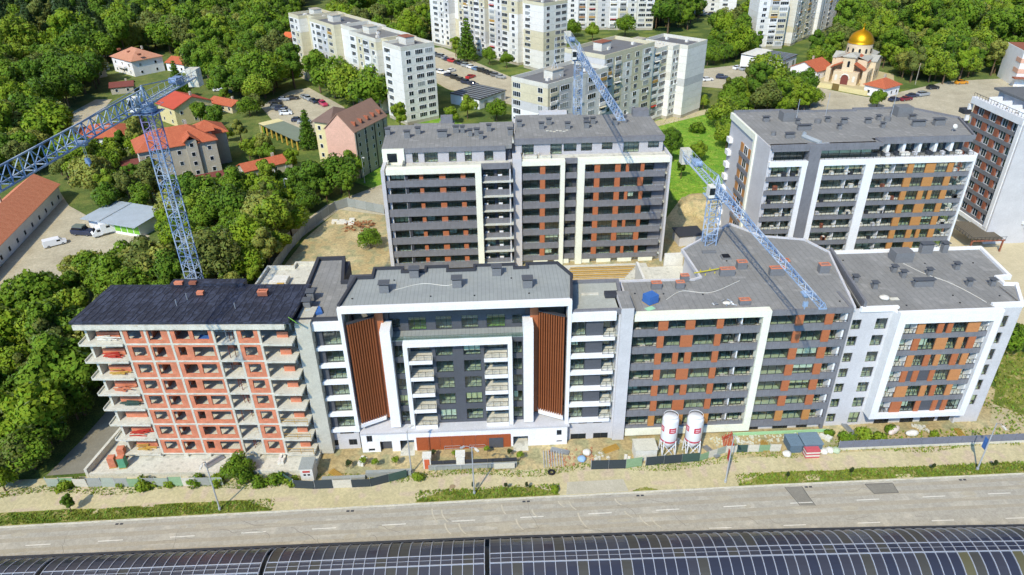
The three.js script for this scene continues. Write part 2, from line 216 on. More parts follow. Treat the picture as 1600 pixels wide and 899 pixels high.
// ------------------------------------------------------------------ glazed gallery roof over the sunken carriageway
const galLine = [[-110, -61.2], [-65.5, -60.97], [-32.1, -60.74], [1.9, -60.5], [19.1, -60.13], [36.3, -59.68], [53.6, -59.12], [70.9, -58.51], [130, -56]];
const galZ = (x) => { for (let i = 0; i < galLine.length - 1; i++) { const [a, za] = galLine[i], [b, zb] = galLine[i + 1]; if (x <= b) { const t = (x - a) / (b - a); return [za + (zb - za) * t, (zb - za) / (b - a)]; } } return [-56, 0]; };
{
  const R = 6.5, YC = -1, step = 1.36;
  const arc = (a0, a1, r, w, th, n) => { // curved strip, angles in degrees from the crown, positive away from the camera
    const s = new THREE.Shape(); const pt = (a, q) => [-Math.sin(a * RAD) * q, Math.cos(a * RAD) * q];
    for (let i = 0; i <= n; i++) { const p = pt(a0 + (a1 - a0) * i / n, r); i ? s.lineTo(...p) : s.moveTo(...p); }
    for (let i = n; i >= 0; i--) s.lineTo(...pt(a0 + (a1 - a0) * i / n, r - th));
    const g = new THREE.ExtrudeGeometry(s, { depth: w, bevelEnabled: false }); g.translate(0, 0, -w / 2); g.rotateY(-Math.PI / 2); return g;
  };
  const rows = [[66, 6.6, 8], [6.2, -6.2, 3], [-6.6, -34.8, 5], [-35.2, -66, 5]];
  const paneGeo = rows.map(([a, b, n]) => arc(a, b, R - 0.05, step - 0.1, 0.04, n)), ribGeo = arc(68, -68, R + 0.06, 0.09, 0.2, 18);
  const dark = new THREE.MeshPhysicalMaterial({ color: 0x343743, roughness: 0.26, ior: 1.7 });
  const dark2 = new THREE.MeshPhysicalMaterial({ color: 0x3b3c44, roughness: 0.34, ior: 1.65 });
  const dusty = new THREE.MeshPhysicalMaterial({ color: 0x42413b, roughness: 0.45, ior: 1.6 });
  const sheetPlastic = std({ color: 0x565339, roughness: 0.6 }), ribMat = std({ color: 0xb9bdc4, roughness: 0.4, metalness: 0.35 });
  for (const [x0, x1, label] of [[-84, -57.9, 'glazed gallery roof section at the left end of the road'], [-57.1, -29.9, 'glazed gallery roof section in front of the brick shell building'], [-29.2, -1.8, 'glazed gallery roof section in front of the white building'], [-1.1, 92, 'longest glazed gallery roof section, running to the right edge']]) {
    const xm = (x0 + x1) / 2, t = thing('gallery_roof', label, 'glass roof', [xm, 0, galZ(xm)[0]], 0, 'arched gallery roof sections along the road');
    const n = Math.round((x1 - x0) / step), st = (x1 - x0) / n, pur = [[], [], [], []];
    for (let i = 0; i <= n; i++) {
      const x = x0 + st * i, [z, sl] = galZ(x), rib = obj('rib', ribGeo, ribMat, t, [x - xm, YC, z - t.position.z]); rib.rotation.y = -Math.atan(sl);
      if (i === n) break;
      const [zm, slm] = galZ(x + st / 2);
      for (let r = 0; r < 4; r++) {
        const u = rnd(), m = r === 2 && (Math.abs(x - 57.4) < 0.7 || Math.abs(x - 64.3) < 0.7) ? sheetPlastic : u < 0.12 ? dusty : u < 0.4 ? dark2 : dark;
        const p = obj('pane', paneGeo[r], m, t, [x + st / 2 - xm, YC + rr(-0.012, 0.012), zm - t.position.z]); p.rotation.y = -Math.atan(slm);
      }
      [[6.4, 0], [-6.4, 1], [-35, 2], [66, 3]].forEach(([a, k]) => { const zz = (q) => galZ(q)[0] - t.position.z - Math.sin(a * RAD) * (R + 0.06), yy = YC + Math.cos(a * RAD) * (R + 0.06); pur[k].push(bar([x - xm, yy, zz(x)], [x + st - xm, yy, zz(x + st)], k === 1 ? 0.13 : 0.09)); });
      if (i % 1 === 0) { const a = 0.5, zz = galZ(x)[0] - t.position.z; pur[0].push(bar([x - xm, YC + R + 0.03, zz], [x + st - xm, YC + R + 0.03, galZ(x + st)[0] - t.position.z], 0.04)); }
    }
    pur.forEach((l) => obj('purlin', l, ribMat, t));
  }
  const w = []; for (let x = -110; x < 128; x += 7) { const [z0] = galZ(x), [z1] = galZ(x + 7); w.push(prism([[x, z0 - 6.5], [x + 7, z1 - 6.5], [x + 7, z1 - 6.9], [x, z0 - 6.9]], -0.2, 1.45)); }
  tag(obj('gallery_wall', w, M.charcoal), 'low dark wall between the road and the glazed gallery', 'wall');
}
// ------------------------------------------------------------------ building kit
const winCache = {};
function winGeo(w, h, n, t = 0.07, rail = 0) {
  const k = [w.toFixed(2), h.toFixed(2), n, t, rail].join();
  if (!winCache[k]) {
    const f = [bx(-w / 2, w / 2, 0, t, -0.05, 0.05), bx(-w / 2, w / 2, h - t, h, -0.05, 0.05), bx(-w / 2, -w / 2 + t, t, h - t, -0.05, 0.05), bx(w / 2 - t, w / 2, t, h - t, -0.05, 0.05)];
    for (let i = 1; i < n; i++) { const x = -w / 2 + w * i / n; f.push(bx(x - t / 2, x + t / 2, t, h - t, -0.045, 0.045)); }
    if (rail) f.push(bx(-w / 2 + t, w / 2 - t, rail - 0.03, rail + 0.03, -0.04, 0.04));
    const pw = w / n - t; winCache[k] = { frame: merge(f), pane: bx(-pw / 2, pw / 2, t, h - t, -0.012, 0.012) };
  }
  return winCache[k];
}
function building(name, label, category, x, z, turn = 0, group) {
  const g = thing(name, label, category, [x, 0, z], turn, group);
  const b = {
    g, ox: turn ? 0 : x,
    box(n, x0, x1, y0, y1, z0, z1, m, parent = g) { const k = [(x1 - x0).toFixed(2), (y1 - y0).toFixed(2), (z1 - z0).toFixed(2)].join(); const geo = boxCache[k] ??= bx(-(x1 - x0) / 2, (x1 - x0) / 2, 0, y1 - y0, -(z1 - z0) / 2, (z1 - z0) / 2); return obj(n, geo, m, parent, [(x0 + x1) / 2 - b.ox, y0, (z0 + z1) / 2]); },
    geo(n, geos, m, parent = g) { const o = obj(n, geos, m, parent); o.position.x = -b.ox; return o; },
    win(x0, x1, y0, y1, zz, n = 2, o = {}) {
      const q = winGeo(Math.round((x1 - x0) * 20) / 20, Math.round((y1 - y0) * 20) / 20, n, o.t ?? 0.07, o.rail ?? 0), w = obj('window', q.frame, o.frame ?? M.frame, g, [(x0 + x1) / 2 - b.ox, y0, zz]);
      if (o.turn) w.rotation.y = o.turn;
      for (let i = 0; i < n; i++) obj('pane', q.pane, o.glass ?? M.glass, w, [-(x1 - x0) / 2 + (x1 - x0) * (i + 0.5) / n, 0, 0]);
      if (!o.glass && rnd() < 0.2) obj('blind', bx(-(x1 - x0) / 2 + 0.1, (x1 - x0) / 2 * (rnd() < 0.5 ? 1 : 0.1) - 0.1, (y1 - y0) * rr(0.25, 0.7), y1 - y0 - 0.1, -0.14, -0.11), rnd() < 0.7 ? M.paint : M.beige, w);
      return w;
    },
    rail(x0, x1, y, zz, h = 1, m = M.railing, step = 0.7) {
      const l = [bx(x0, x1, y + h - 0.05, y + h, zz - 0.03, zz + 0.03), bx(x0, x1, y + 0.06, y + 0.1, zz - 0.02, zz + 0.02)];
      for (let x = x0; x <= x1 + 0.01; x += Math.max(step, 0.2)) l.push(bx(x - 0.025, x + 0.025, y, y + h, zz - 0.025, zz + 0.025));
      return b.geo('railing', l, m);
    },
    vent(x, zz, y, w = 1, d = 1, h = 1.5, o = {}) {
      h *= 0.82; w *= 0.92; d *= 0.92;
      const c = b.box('chimney', x - w / 2, x + w / 2, y, y + h, zz - d / 2, zz + d / 2, o.m ?? M.vent);
      if (o.rim) obj('brick_rim', [bx(-w / 2 - 0.02, w / 2 + 0.02, h, h + 0.14, -d / 2 - 0.02, -d / 2 + 0.18), bx(-w / 2 - 0.02, w / 2 + 0.02, h, h + 0.14, d / 2 - 0.18, d / 2 + 0.02), bx(-w / 2 - 0.02, -w / 2 + 0.18, h, h + 0.14, -d / 2 + 0.18, d / 2 - 0.18), bx(w / 2 - 0.18, w / 2 + 0.02, h, h + 0.14, -d / 2 + 0.18, d / 2 - 0.18)], M.brick, c);
      else if (o.cap !== false) { obj('cap', [bx(-w / 2 - 0.15, w / 2 + 0.15, h + 0.25, h + 0.34, -d / 2 - 0.15, d / 2 + 0.15), bx(-w / 2 + 0.05, -w / 2 + 0.15, h, h + 0.25, -0.05, 0.05), bx(w / 2 - 0.15, w / 2 - 0.05, h, h + 0.25, -0.05, 0.05)], M.ventCap, c); }
      return c;
    },
    parapet(pts, y0, y1, th, m, skip = []) { // along a plan outline, one length at a time
      pts.forEach(([ax, az], i) => {
        if (skip.includes(i)) return; const [cx, cz] = pts[(i + 1) % pts.length], dx = cx - ax, dz = cz - az, L = Math.hypot(dx, dz), nx = -dz / L * th / 2, nz = dx / L * th / 2, ex = dx / L * th / 2, ez = dz / L * th / 2;
        b.geo('parapet', prism([[ax + nx - ex * 0.98, az + nz - ez * 0.98], [cx + nx + ex * 0.98, cz + nz + ez * 0.98], [cx - nx + ex * 0.98, cz - nz + ez * 0.98], [ax - nx - ex * 0.98, az - nz - ez * 0.98]], y0 + i * 0.003, y1 + i * 0.004), m);
      });
    },
  };
  return b;
}
const acUnit = bx(-0.45, 0.45, 0, 0.62, -0.18, 0.18);

// ------------------------------------------------------------------ white building with slatted screens
{
  const B = building('apartment_building', 'white apartment building with two slanted orange slat screens and a framed centre', 'building', -4, -87.2);
  const FL = [4.7, 7.9, 11.05, 14.15, 17.25, 20.4];
  // cores and slabs
  B.box('core', -28.3, -21.6, 4.2, 24.4, -11, -5.2, M.pale); B.box('core', -21.6, 11.9, 4.2, 26.5, -10.8, -7.2, M.dark); B.box('core', 11.9, 19.6, 4.2, 24.4, -9, -5.2, M.pale);
  B.box('rear_wing', -28.3, -23.2, 0, 24.4, -19.4, -11.01, M.dark);
  B.box('wall', -28.4, -28.1, 0, 24.5, -5.2, -0.3, M.pale); B.box('wall', 18.9, 19.7, 0, 24.6, -5.2, -0.2, M.pale);
  for (const y of FL) {
    B.box('floor_slab', -28.1, -21.6, y - 0.3, y - 0.02, -5.2, -0.4, M.room); B.box('floor_slab', 11.9, 18.9, y - 0.3, y - 0.02, -5.2, -0.4, M.room);
    B.box('floor_slab', -14.8, 4.85, y - 0.3, y - 0.02, -7.2, y > 20 ? -3.5 : -1.25, M.room);
  }
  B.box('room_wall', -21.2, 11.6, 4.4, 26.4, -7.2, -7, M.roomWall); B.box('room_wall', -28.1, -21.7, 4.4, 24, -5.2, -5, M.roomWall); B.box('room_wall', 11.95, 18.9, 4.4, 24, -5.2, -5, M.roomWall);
  for (const x of [-15.4, -9, -5.05, -1, 5.4]) B.box('room_wall', x - 0.1, x + 0.1, 4.5, 20, -7, -2.7, M.roomWall);
  // wings: lips, balcony, pier, window
  for (const [a, b, s] of [[-27.35, -21.75, 1], [11.9, 18.45, -1]]) {
    const L = s > 0 ? a : b, X = (d) => L + s * d, lo = (p, q) => Math.min(X(p), X(q)), hi = (p, q) => Math.max(X(p), X(q)), W = b - a;
    B.box('roof_band', a, b, 23.4, 24.8, -0.25, 0.3, M.white);
    FL.forEach((y, i) => {
      B.box('balcony_lip', a, b, y - 0.5, y + 0.06, -0.35, 0.3, M.white);
      if (i > 5) return;
      const w0 = s > 0 ? 2.75 : 4.35, py = y + 0.06, top = (FL[i + 1] ?? 23.9) - 0.5;
      B.box('pier', lo(1.75, w0 - 0.05), hi(1.75, w0 - 0.05), py, top, -1.2, -0.36, M.dark);
      const [wa, wb] = [lo(w0, W - 0.05), hi(w0, W - 0.05)];
      B.win(wa, wb, py + 0.04, top - 0.02, -0.55, 3, { rail: 0.9 });
      B.box('balcony_door', lo(0.05, 1.7), hi(0.05, 1.7), py, top, -2.45, -2.3, M.dark);
      B.win(lo(0.3, 1.5), hi(0.3, 1.5), py + 0.05, py + 2.1, -2.27, 1);
      B.rail(lo(0, 1.7), hi(0, 1.7), y + 0.05, 0.1, 1, M.railing, 0.85);
      B.geo('railing', [bx(X(0) - 0.03, X(0) + 0.03, y + 1, y + 1.06, -2.2, 0.1), bx(X(0) - 0.03, X(0) + 0.03, y + 0.06, y + 1, -1.2, -1.14)], M.railing);
    });
    const holes = s > 0 ? [[-26.7, -25.6, 3.3, 3.9], [-24.6, -22.4, 3.3, 3.9], [-26.4, -25.1, 0.9, 2.1], [-23.4, -22.1, 0.9, 2.1]] : [[12.4, 14.9, -0.3, 1.3], [16.1, 18.5, -0.3, 1.3], [13.6, 15, 3.4, 3.9], [16, 17.4, 3.4, 3.9]];
    B.geo('basement_wall', wallWithHoles(s > 0 ? -28.35 : 11.85, s > 0 ? -21.6 : 19.7, -0.4, 4.05, -0.5, -0.36, holes), s > 0 ? M.pale : M.pale);
    holes.forEach(([p, q, c, d]) => B.win(p, q, c, d, -0.46, 2, { glass: M.pane }));
    B.box('core', s > 0 ? -28.3 : 11.9, s > 0 ? -21.7 : 19.6, -0.4, 4.2, -5, -0.8, M.dark);
  }
  // big frame
  B.box('frame_beam', -21.8, 11.85, 26.25, 27.1, -0.45, 0.4, M.white);
  B.box('frame_jamb', -21.8, -21.25, 4.2, 26.25, -1.6, 0.4, M.white); B.box('frame_jamb', 11.3, 11.85, 4.2, 26.25, -1.6, 0.4, M.white);
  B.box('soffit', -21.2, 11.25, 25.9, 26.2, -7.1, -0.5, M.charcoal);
  // slanted screens: each fin its own piece
  for (const s of [1, -1]) {
    const X = (x) => s > 0 ? x : -9.95 - x, xa = -20.9, xb = -17.15, za = 0.1, zb = -1.75, n = 11, tilt = -s * Math.atan2(za - zb, xb - xa) * -1;
    for (let i = 0; i < n; i++) { const t = (i + 0.5) / n; const f = B.box('slat', -0.085, 0.085, 5.7, 24.2, -0.11, 0.11, M.slat); f.position.x = X(xa + (xb - xa) * t) - B.ox; f.position.z = za + (zb - za) * t; f.rotation.y = tilt; f.scale.y = 1 + rr(-0.003, 0.003); }
    const quad = (d0, d1, y0, y1) => prism([[X(xa), za + d0], [X(xb), zb + d0], [X(xb), zb + d1], [X(xa), za + d1]].sort(() => 0), y0, y1);
    B.geo('screen_backing', quad(-0.5, -0.38, 5.6, 24.2), M.slat); B.geo('screen_sill', quad(-0.5, 0.3, 5.0, 5.6), M.white); B.geo('screen_head', quad(-0.5, 0.12, 24.2, 24.35), M.charcoal);
    B.box('reveal_panel', Math.min(X(-17.1), X(-15.9)), Math.max(X(-17.1), X(-15.9)), 4.7, 25.4, -2.5, -2.3, M.orange);
    B.box('pillar', Math.min(X(-16.25), X(-14.75)), Math.max(X(-16.25), X(-14.75)), 4.6, 22.8, -2.9, 0.1, M.white);
    B.box('inner_wall', Math.min(X(-16), X(-15.2)), Math.max(X(-16), X(-15.2)), 22.8, 25.5, -3.9, -3, M.charcoal);
  }
  // recessed centre wall and inner frame
  const cols = [[-14.55, -13.25], [-8.45, -5.85], [-4.25, -1.65], [3.25, 4.65]], holes = [];
  FL.slice(0, 5).forEach((y) => cols.forEach(([a, b]) => holes.push([a, b, y + 0.12, y + 2.25])));
  FL.slice(0, 5).forEach((y) => [[-12.35, -8.95], [-1.1, 2.35]].forEach(([a, b]) => holes.push([a, b, y, y + 2.55])));
  B.geo('centre_wall', wallWithHoles(-14.75, 4.8, 4.3, 20.3, -1.25, -0.95, holes), M.dark);
  FL.slice(0, 5).forEach((y) => cols.forEach(([a, b], i) => B.win(a, b, y + 0.12, y + 2.25, -1.08, i % 3 ? 3 : 2, { rail: 0.75 })));
  FL.slice(0, 5).forEach((y) => [[-12.4, -8.9], [-1.15, 2.4]].forEach(([a, b], k) => {
    B.box('balcony_slab', a + 0.02, b - 0.02, y - 0.28, y + 0.01, -2.6, 0.02, M.concrete); B.box('balcony_lip', a, b, y - 0.48, y + 0.08, 0.03, 0.3, M.white);
    B.box('balcony_wall', a, b, y, y + 2.8, -2.75, -2.62, M.dark); B.win(a + 0.5, b - 0.5, y + 0.05, y + 2.2, -2.6, 3);
    B.box('balcony_side', k ? b - 0.02 : a - 0.1, k ? b + 0.1 : a + 0.02, y, y + 2.8, -2.6, -1.25, M.white);
    B.rail(a + 0.1, b - 0.1, y + 0.05, 0.05, 1, M.railing, 1.1);
  }));
  B.box('inner_frame', -13.1, 3.1, 19.95, 20.55, -0.94, 0.32, M.white); B.box('inner_frame', -13.1, -12.45, 4.4, 19.95, -0.94, 0.32, M.white); B.box('inner_frame', 2.45, 3.1, 4.4, 19.95, -0.94, 0.32, M.white);
  // top terrace and its windows
  B.box('terrace', -14.75, 4.8, 20.15, 20.45, -3.55, -0.96, M.seam);
  const th = [[-15.1, -13.6, 21.1, 22.7], [-12.4, -9.7, 20.6, 22.9], [-8.3, -5.85, 20.6, 22.9], [-4.4, -1.85, 20.6, 22.9], [-0.6, 2.25, 20.6, 22.9], [3.3, 4.8, 21.1, 22.7]];
  B.geo('terrace_wall', wallWithHoles(-15.2, 5.3, 20.46, 25.5, -3.7, -3.5, th), M.dark);
  th.forEach(([a, b, c, d], i) => B.win(a, b, c, d, -3.58, i % 5 ? 3 : 2, { rail: 0.5 }));
  const gr = tinted(0xa6cc72, 0.9); B.box('room_floor', -12.4, -9.7, 20.42, 20.47, -6.8, -3.72, gr); B.box('room_floor', -0.6, 2.25, 20.42, 20.47, -6.8, -3.72, gr);
  B.geo('glass_balustrade', [bx(-14.7, 4.75, 20.62, 21.3, -0.7, -0.68)], M.clear);
  // podium
  B.box('podium_cap', -21.2, 12, 3.95, 4.25, -2.6, 0.9, M.pale);
  const ph = [[-18.3, -16.4, -0.4, 2.3], [-15.1, -12.85, -0.4, 2.35], [3, 5.4, -0.4, 2.2], [-20.3, -19.4, 2.2, 3.6], [-20.2, -19.2, 0.3, 0.9], [10, 10.8, 2, 3.2], [10, 10.9, 0.6, 1]];
  B.geo('podium_wall', wallWithHoles(-21.2, 11.7, -0.4, 3.95, 0.3, 0.7, ph), M.white);
  B.box('core', -21.2, 11.8, -0.4, 4, -7, -4.5, M.dark); B.box('floor_slab', -21.2, 11.7, 3.6, 3.94, -4.5, 0.28, M.concrete);
  B.box('garage_door', -18.3, -16.4, -0.4, 2.3, -0.1, 0, M.dark); ph.slice(3).forEach(([a, b, c, d]) => B.win(a, b, c, d, 0.45, 2, { glass: M.pane }));
  for (const [a, b] of [[-15.1, -12.85], [3, 5.4]]) B.geo('ramp', sideProfile([[0, -0.4], [9, -0.4], [9, 0.25], [4.5, 0.25], [0, 0.02]], b - a).rotateY(Math.PI / 2).translate((a + b) / 2, 0, 4.4), M.concrete);
  for (let i = 0; i < 8; i++) { const a = -12.5 + i * 1.89; B.box('corten_panel', a + 0.015, a + 1.875, -0.4, 2.85, 0.71, 0.78, M.corten); }
  B.box('garage_door', -0.9, 1.4, -0.3, 2.2, 0.79, 0.86, M.dark);
  for (const x of [-8.1, -4.1]) B.geo('handrail', [bx(x, x + 2.6, 0.95, 1, 0.9, 0.95), bx(x, x + 0.05, 0, 1, 0.9, 0.95), bx(x + 2.55, x + 2.6, 0, 1, 0.9, 0.95), bx(x, x + 2.6, 0.45, 0.5, 0.9, 0.95)], M.lamp);
  // roofs
  const main = [[-21.6, -0.47], [11.8, -0.47], [12.6, -7.2], [10.8, -11.2], [6, -11.2], [6, -10], [4, -10], [4, -11.2], [-2.2, -11.2], [-2.2, -9.8], [-6.4, -9.8], [-6.4, -11.2], [-9.8, -11.2], [-9.8, -9.9], [-13.4, -9.9], [-13.4, -11.2], [-17.8, -11.2], [-17.8, -8.4], [-20.3, -8.4]];
  B.geo('roof', prism(main, 26.5, 27), M.seam); B.parapet(main, 26.5, 27.35, 0.4, M.charcoal, [0]);
  const lw = [[-28.4, -0.4], [-21.9, -0.4], [-20.6, -11.2], [-23.1, -11.3], [-24.2, -19.5], [-28.4, -19.5]];
  B.geo('roof', prism(lw, 24.3, 24.7), M.roof); B.parapet(lw, 24.3, 25.25, 0.5, M.charcoal, [1]);
  const rw = [[11.9, -0.4], [19.4, -0.4], [20.1, -9], [10.9, -9]];
  B.geo('roof', prism(rw, 24.2, 24.6), tinted(0xb0b4ac, 0.9)); B.parapet(rw, 24.2, 25.05, 0.5, M.band, [3]);
  B.box('roof_plate', 17.4, 19.4, 24.7, 25.3, -5.2, -4, M.charcoal); B.box('skylight_kerb', 14, 16.6, 24.62, 24.8, -5.6, -5.1, M.concrete);
  for (const [x, z] of [[-15.5, -4.4], [-4.8, -5.2], [5.7, -4.4]]) B.vent(x, z, 27, 1.5, 1.3, 1.5); for (const [x, z] of [[-11.4, -8.6], [1.2, -8.4]]) B.vent(x, z, 27, 1.5, 1.2, 1.5);
  B.vent(-27, -6.4, 24.7, 1.1, 1.1, 1.7); B.vent(-27, -3.9, 24.7, 1.1, 1.1, 1.7);
  for (const [x, z] of [[-20, -2.5], [-8.6, -2.4], [-2.2, -2.2], [5.8, -2.3], [3.4, -7], [-14.4, -7.6]]) B.geo('roof_drain', cyl(0.13, 0.13, 0.1, x, 27, z, 8), M.black);
}
// ------------------------------------------------------------------ grey and orange building with the cream frame
{
  const B = building('apartment_building', 'grey banded apartment building with a cream frame and orange panels under the crane jib', 'building', 37, -87.6);
  const open = [[2.55, 4.4], [5.65, 7.45], [8.7, 10.5], [11.75, 13.6], [14.85, 16.7], [17.95, 19.85], [21.1, 22.75]];
  const roofPts = [[20.9, -0.3], [54.4, -0.3], [58.2, -18], [56, -23], [49, -24.9], [45, -30.4], [33.6, -20.6], [34.1, -10.8], [32.8, -10.2], [24.7, -10.4], [20.9, -10.4]];
  B.geo('core', prism([[21, -5], [55, -5], [57.6, -17.8], [55.6, -22.6], [48.8, -24.4], [45, -29.6], [34, -20.2], [34.3, -10.9], [21, -10.2]], 0, 23), M.pale);
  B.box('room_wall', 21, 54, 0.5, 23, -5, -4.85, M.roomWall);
  open.forEach(([a]) => B.box('floor_slab', 20.9, 54.1, a - 1.3, a - 1, -4.85, -0.35, M.room));
  for (const x of [26, 30.2, 34.3, 37.7, 41.2, 46.3, 50.8]) B.box('room_wall', x - 0.08, x + 0.08, 0.6, 22.8, -4.85, -0.6, M.roomWall);
  B.box('side_wall', 53.75, 54.25, 0.2, 23.6, -5, -0.02, M.band); B.box('side_wall', 20.7, 20.95, 0.2, 23.4, -5, -0.3, M.pale);
  const band = (a, b, y0, y1) => { B.box('spandrel_band', a, b, y0, y1, -0.3, 0, M.band); };
  open.forEach(([a], i) => { const lo = i ? open[i - 1][1] : 1.2; for (const [p, q] of [[20.95, 40.6], [41.72, 53.74]]) band(p, q, lo, a); });
  band(41.72, 53.74, 22.75, 23.7);
  B.box('frame_beam', 21.25, 41.7, 22.85, 23.85, -0.9, 0.35, M.cream); B.box('frame_beam', 21.25, 41.7, 0.7, 1.95, -0.35, 0.35, M.cream); B.box('frame_jamb', 40.55, 41.7, 1.95, 22.85, -0.9, 0.35, M.cream);
  const even = [[25, 26.45], [29.1, 30.5], [33.8, 34.8]], odd = [[25, 26], [28.55, 30.4], [33.75, 34.7]], tri = [[24.9, 25.9], [27.65, 28.5], [29.5, 30.5], [33.75, 34.7]];
  open.forEach(([a, b], i) => {
    const pan = [[tri, odd][i % 2], even][i === 6 ? 1 : 0] ?? even, P = [...(i === 6 ? even : i % 2 ? odd : tri), [45.7, 46.9], [50.2, 51.4]];
    P.forEach(([p, q]) => B.box('orange_panel', p, q, a - 0.2, b + 0.02, -0.28, 0.06, i === 0 ? M.ochre : M.orange));
    const gl = [...(i === 6 ? [[26.45, 29.1], [30.5, 33.8]] : i % 2 ? [[26, 28.55], [30.4, 33.75]] : [[25.9, 27.65], [28.5, 29.5], [30.5, 33.75]]), [41.75, 45.7], [46.9, 50.2]];
    gl.forEach(([p, q]) => B.win(p, q, a - 0.02, b, -0.22, Math.max(1, Math.round((q - p) / 1.15)), { t: 0.06 }));
    for (const [p, q] of [[21, 24.95], [34.8, 37.6], [37.8, 40.55], [51.4, 53.7]]) {
      B.win(p + 0.1, q - 0.1, a - 0.95, b, -1.75, 3); B.box('balcony_lintel', p, q, b, b + 0.24, -1.9, -1.6, M.pale);
      B.geo('railing', [bx(p, q, a + 0.3, a + 0.36, -0.14, -0.1), ...[0, 0.25, 0.5, 0.75, 1].map((t) => bx(p + (q - p) * t - 0.02, p + (q - p) * t + 0.02, a, a + 0.3, -0.14, -0.1))], M.railing);
      if (rnd() < 0.55) { const x = rr(p + 0.5, q - 1); B.box('balcony_box', x, x + 0.8, a - 0.98, a - 0.3, -1.2, -0.7, M.paint); }
    }
    B.box('balcony_divider', 37.62, 37.78, a - 1, b + 0.2, -1.7, -0.31, M.white); B.box('balcony_divider', 53.4, 53.7, a - 1, b + 0.2, -1.7, -0.31, M.white); B.box('balcony_divider', 34.7, 34.8, a - 1, b + 0.2, -1.7, -0.31, M.white);
  });
  B.box('ground_wall', 20.9, 54, -0.3, 1.15, -0.9, -0.6, M.pale);
  for (const [a, b] of [[24, 27], [31, 33], [36, 38], [41, 43.6], [46, 48.5], [50, 51.8]]) B.win(a, b, -0.1, 0.9, -0.56, 3, { glass: M.pane });
  B.box('stair_tower', 19.15, 21, 0, 25.3, -4.5, 0.6, M.pale); B.box('stair_roof', 19.2, 20.95, 25.3, 25.4, -4.4, 0.5, M.roof);
  B.geo('roof', prism(roofPts, 23, 23.5), M.roof); B.parapet(roofPts, 23.1, 23.75, 0.35, M.pale, [0]);
  const rim = { rim: true, m: tinted(0x7b7d80, 0.8) };
  for (const [x, z, w, d, h] of [[26.2, -8, 1.7, 0.9, 1.3], [29.9, -7.8, 1.4, 0.9, 1.4], [31.2, -10, 1.4, 0.9, 1.3], [38.5, -11.4, 2.6, 0.9, 1.5], [41.6, -13.6, 1.7, 1.1, 1.5], [46.5, -11, 2.6, 1, 1.6], [38.4, -2.4, 1.8, 0.9, 1], [54.4, -11.4, 1.8, 1.1, 1.7]]) B.vent(x, z, 23.5, w, d, h, rim);
  B.vent(37.9, -19.4, 23.5, 2.6, 0.6, 0.5, { cap: false }); B.vent(40.2, -17.4, 23.5, 1.7, 1.5, 0.35, { cap: false }); B.box('roof_hatch', 39.6, 40.8, 23.86, 23.93, -18, -16.8, M.black); B.vent(49.6, -15.4, 23.5, 1.6, 1.2, 0.25, rim);
  for (const [x, z] of [[23.4, -4.6], [27, -6.2], [33, -5.6], [42.6, -15.8], [40, -16.2], [22.6, -6.6], [53, -2.2], [49.2, -17.6]]) B.geo('roof_drain', cyl(0.14, 0.14, 0.1, x, 23.5, z, 8), M.black);
}
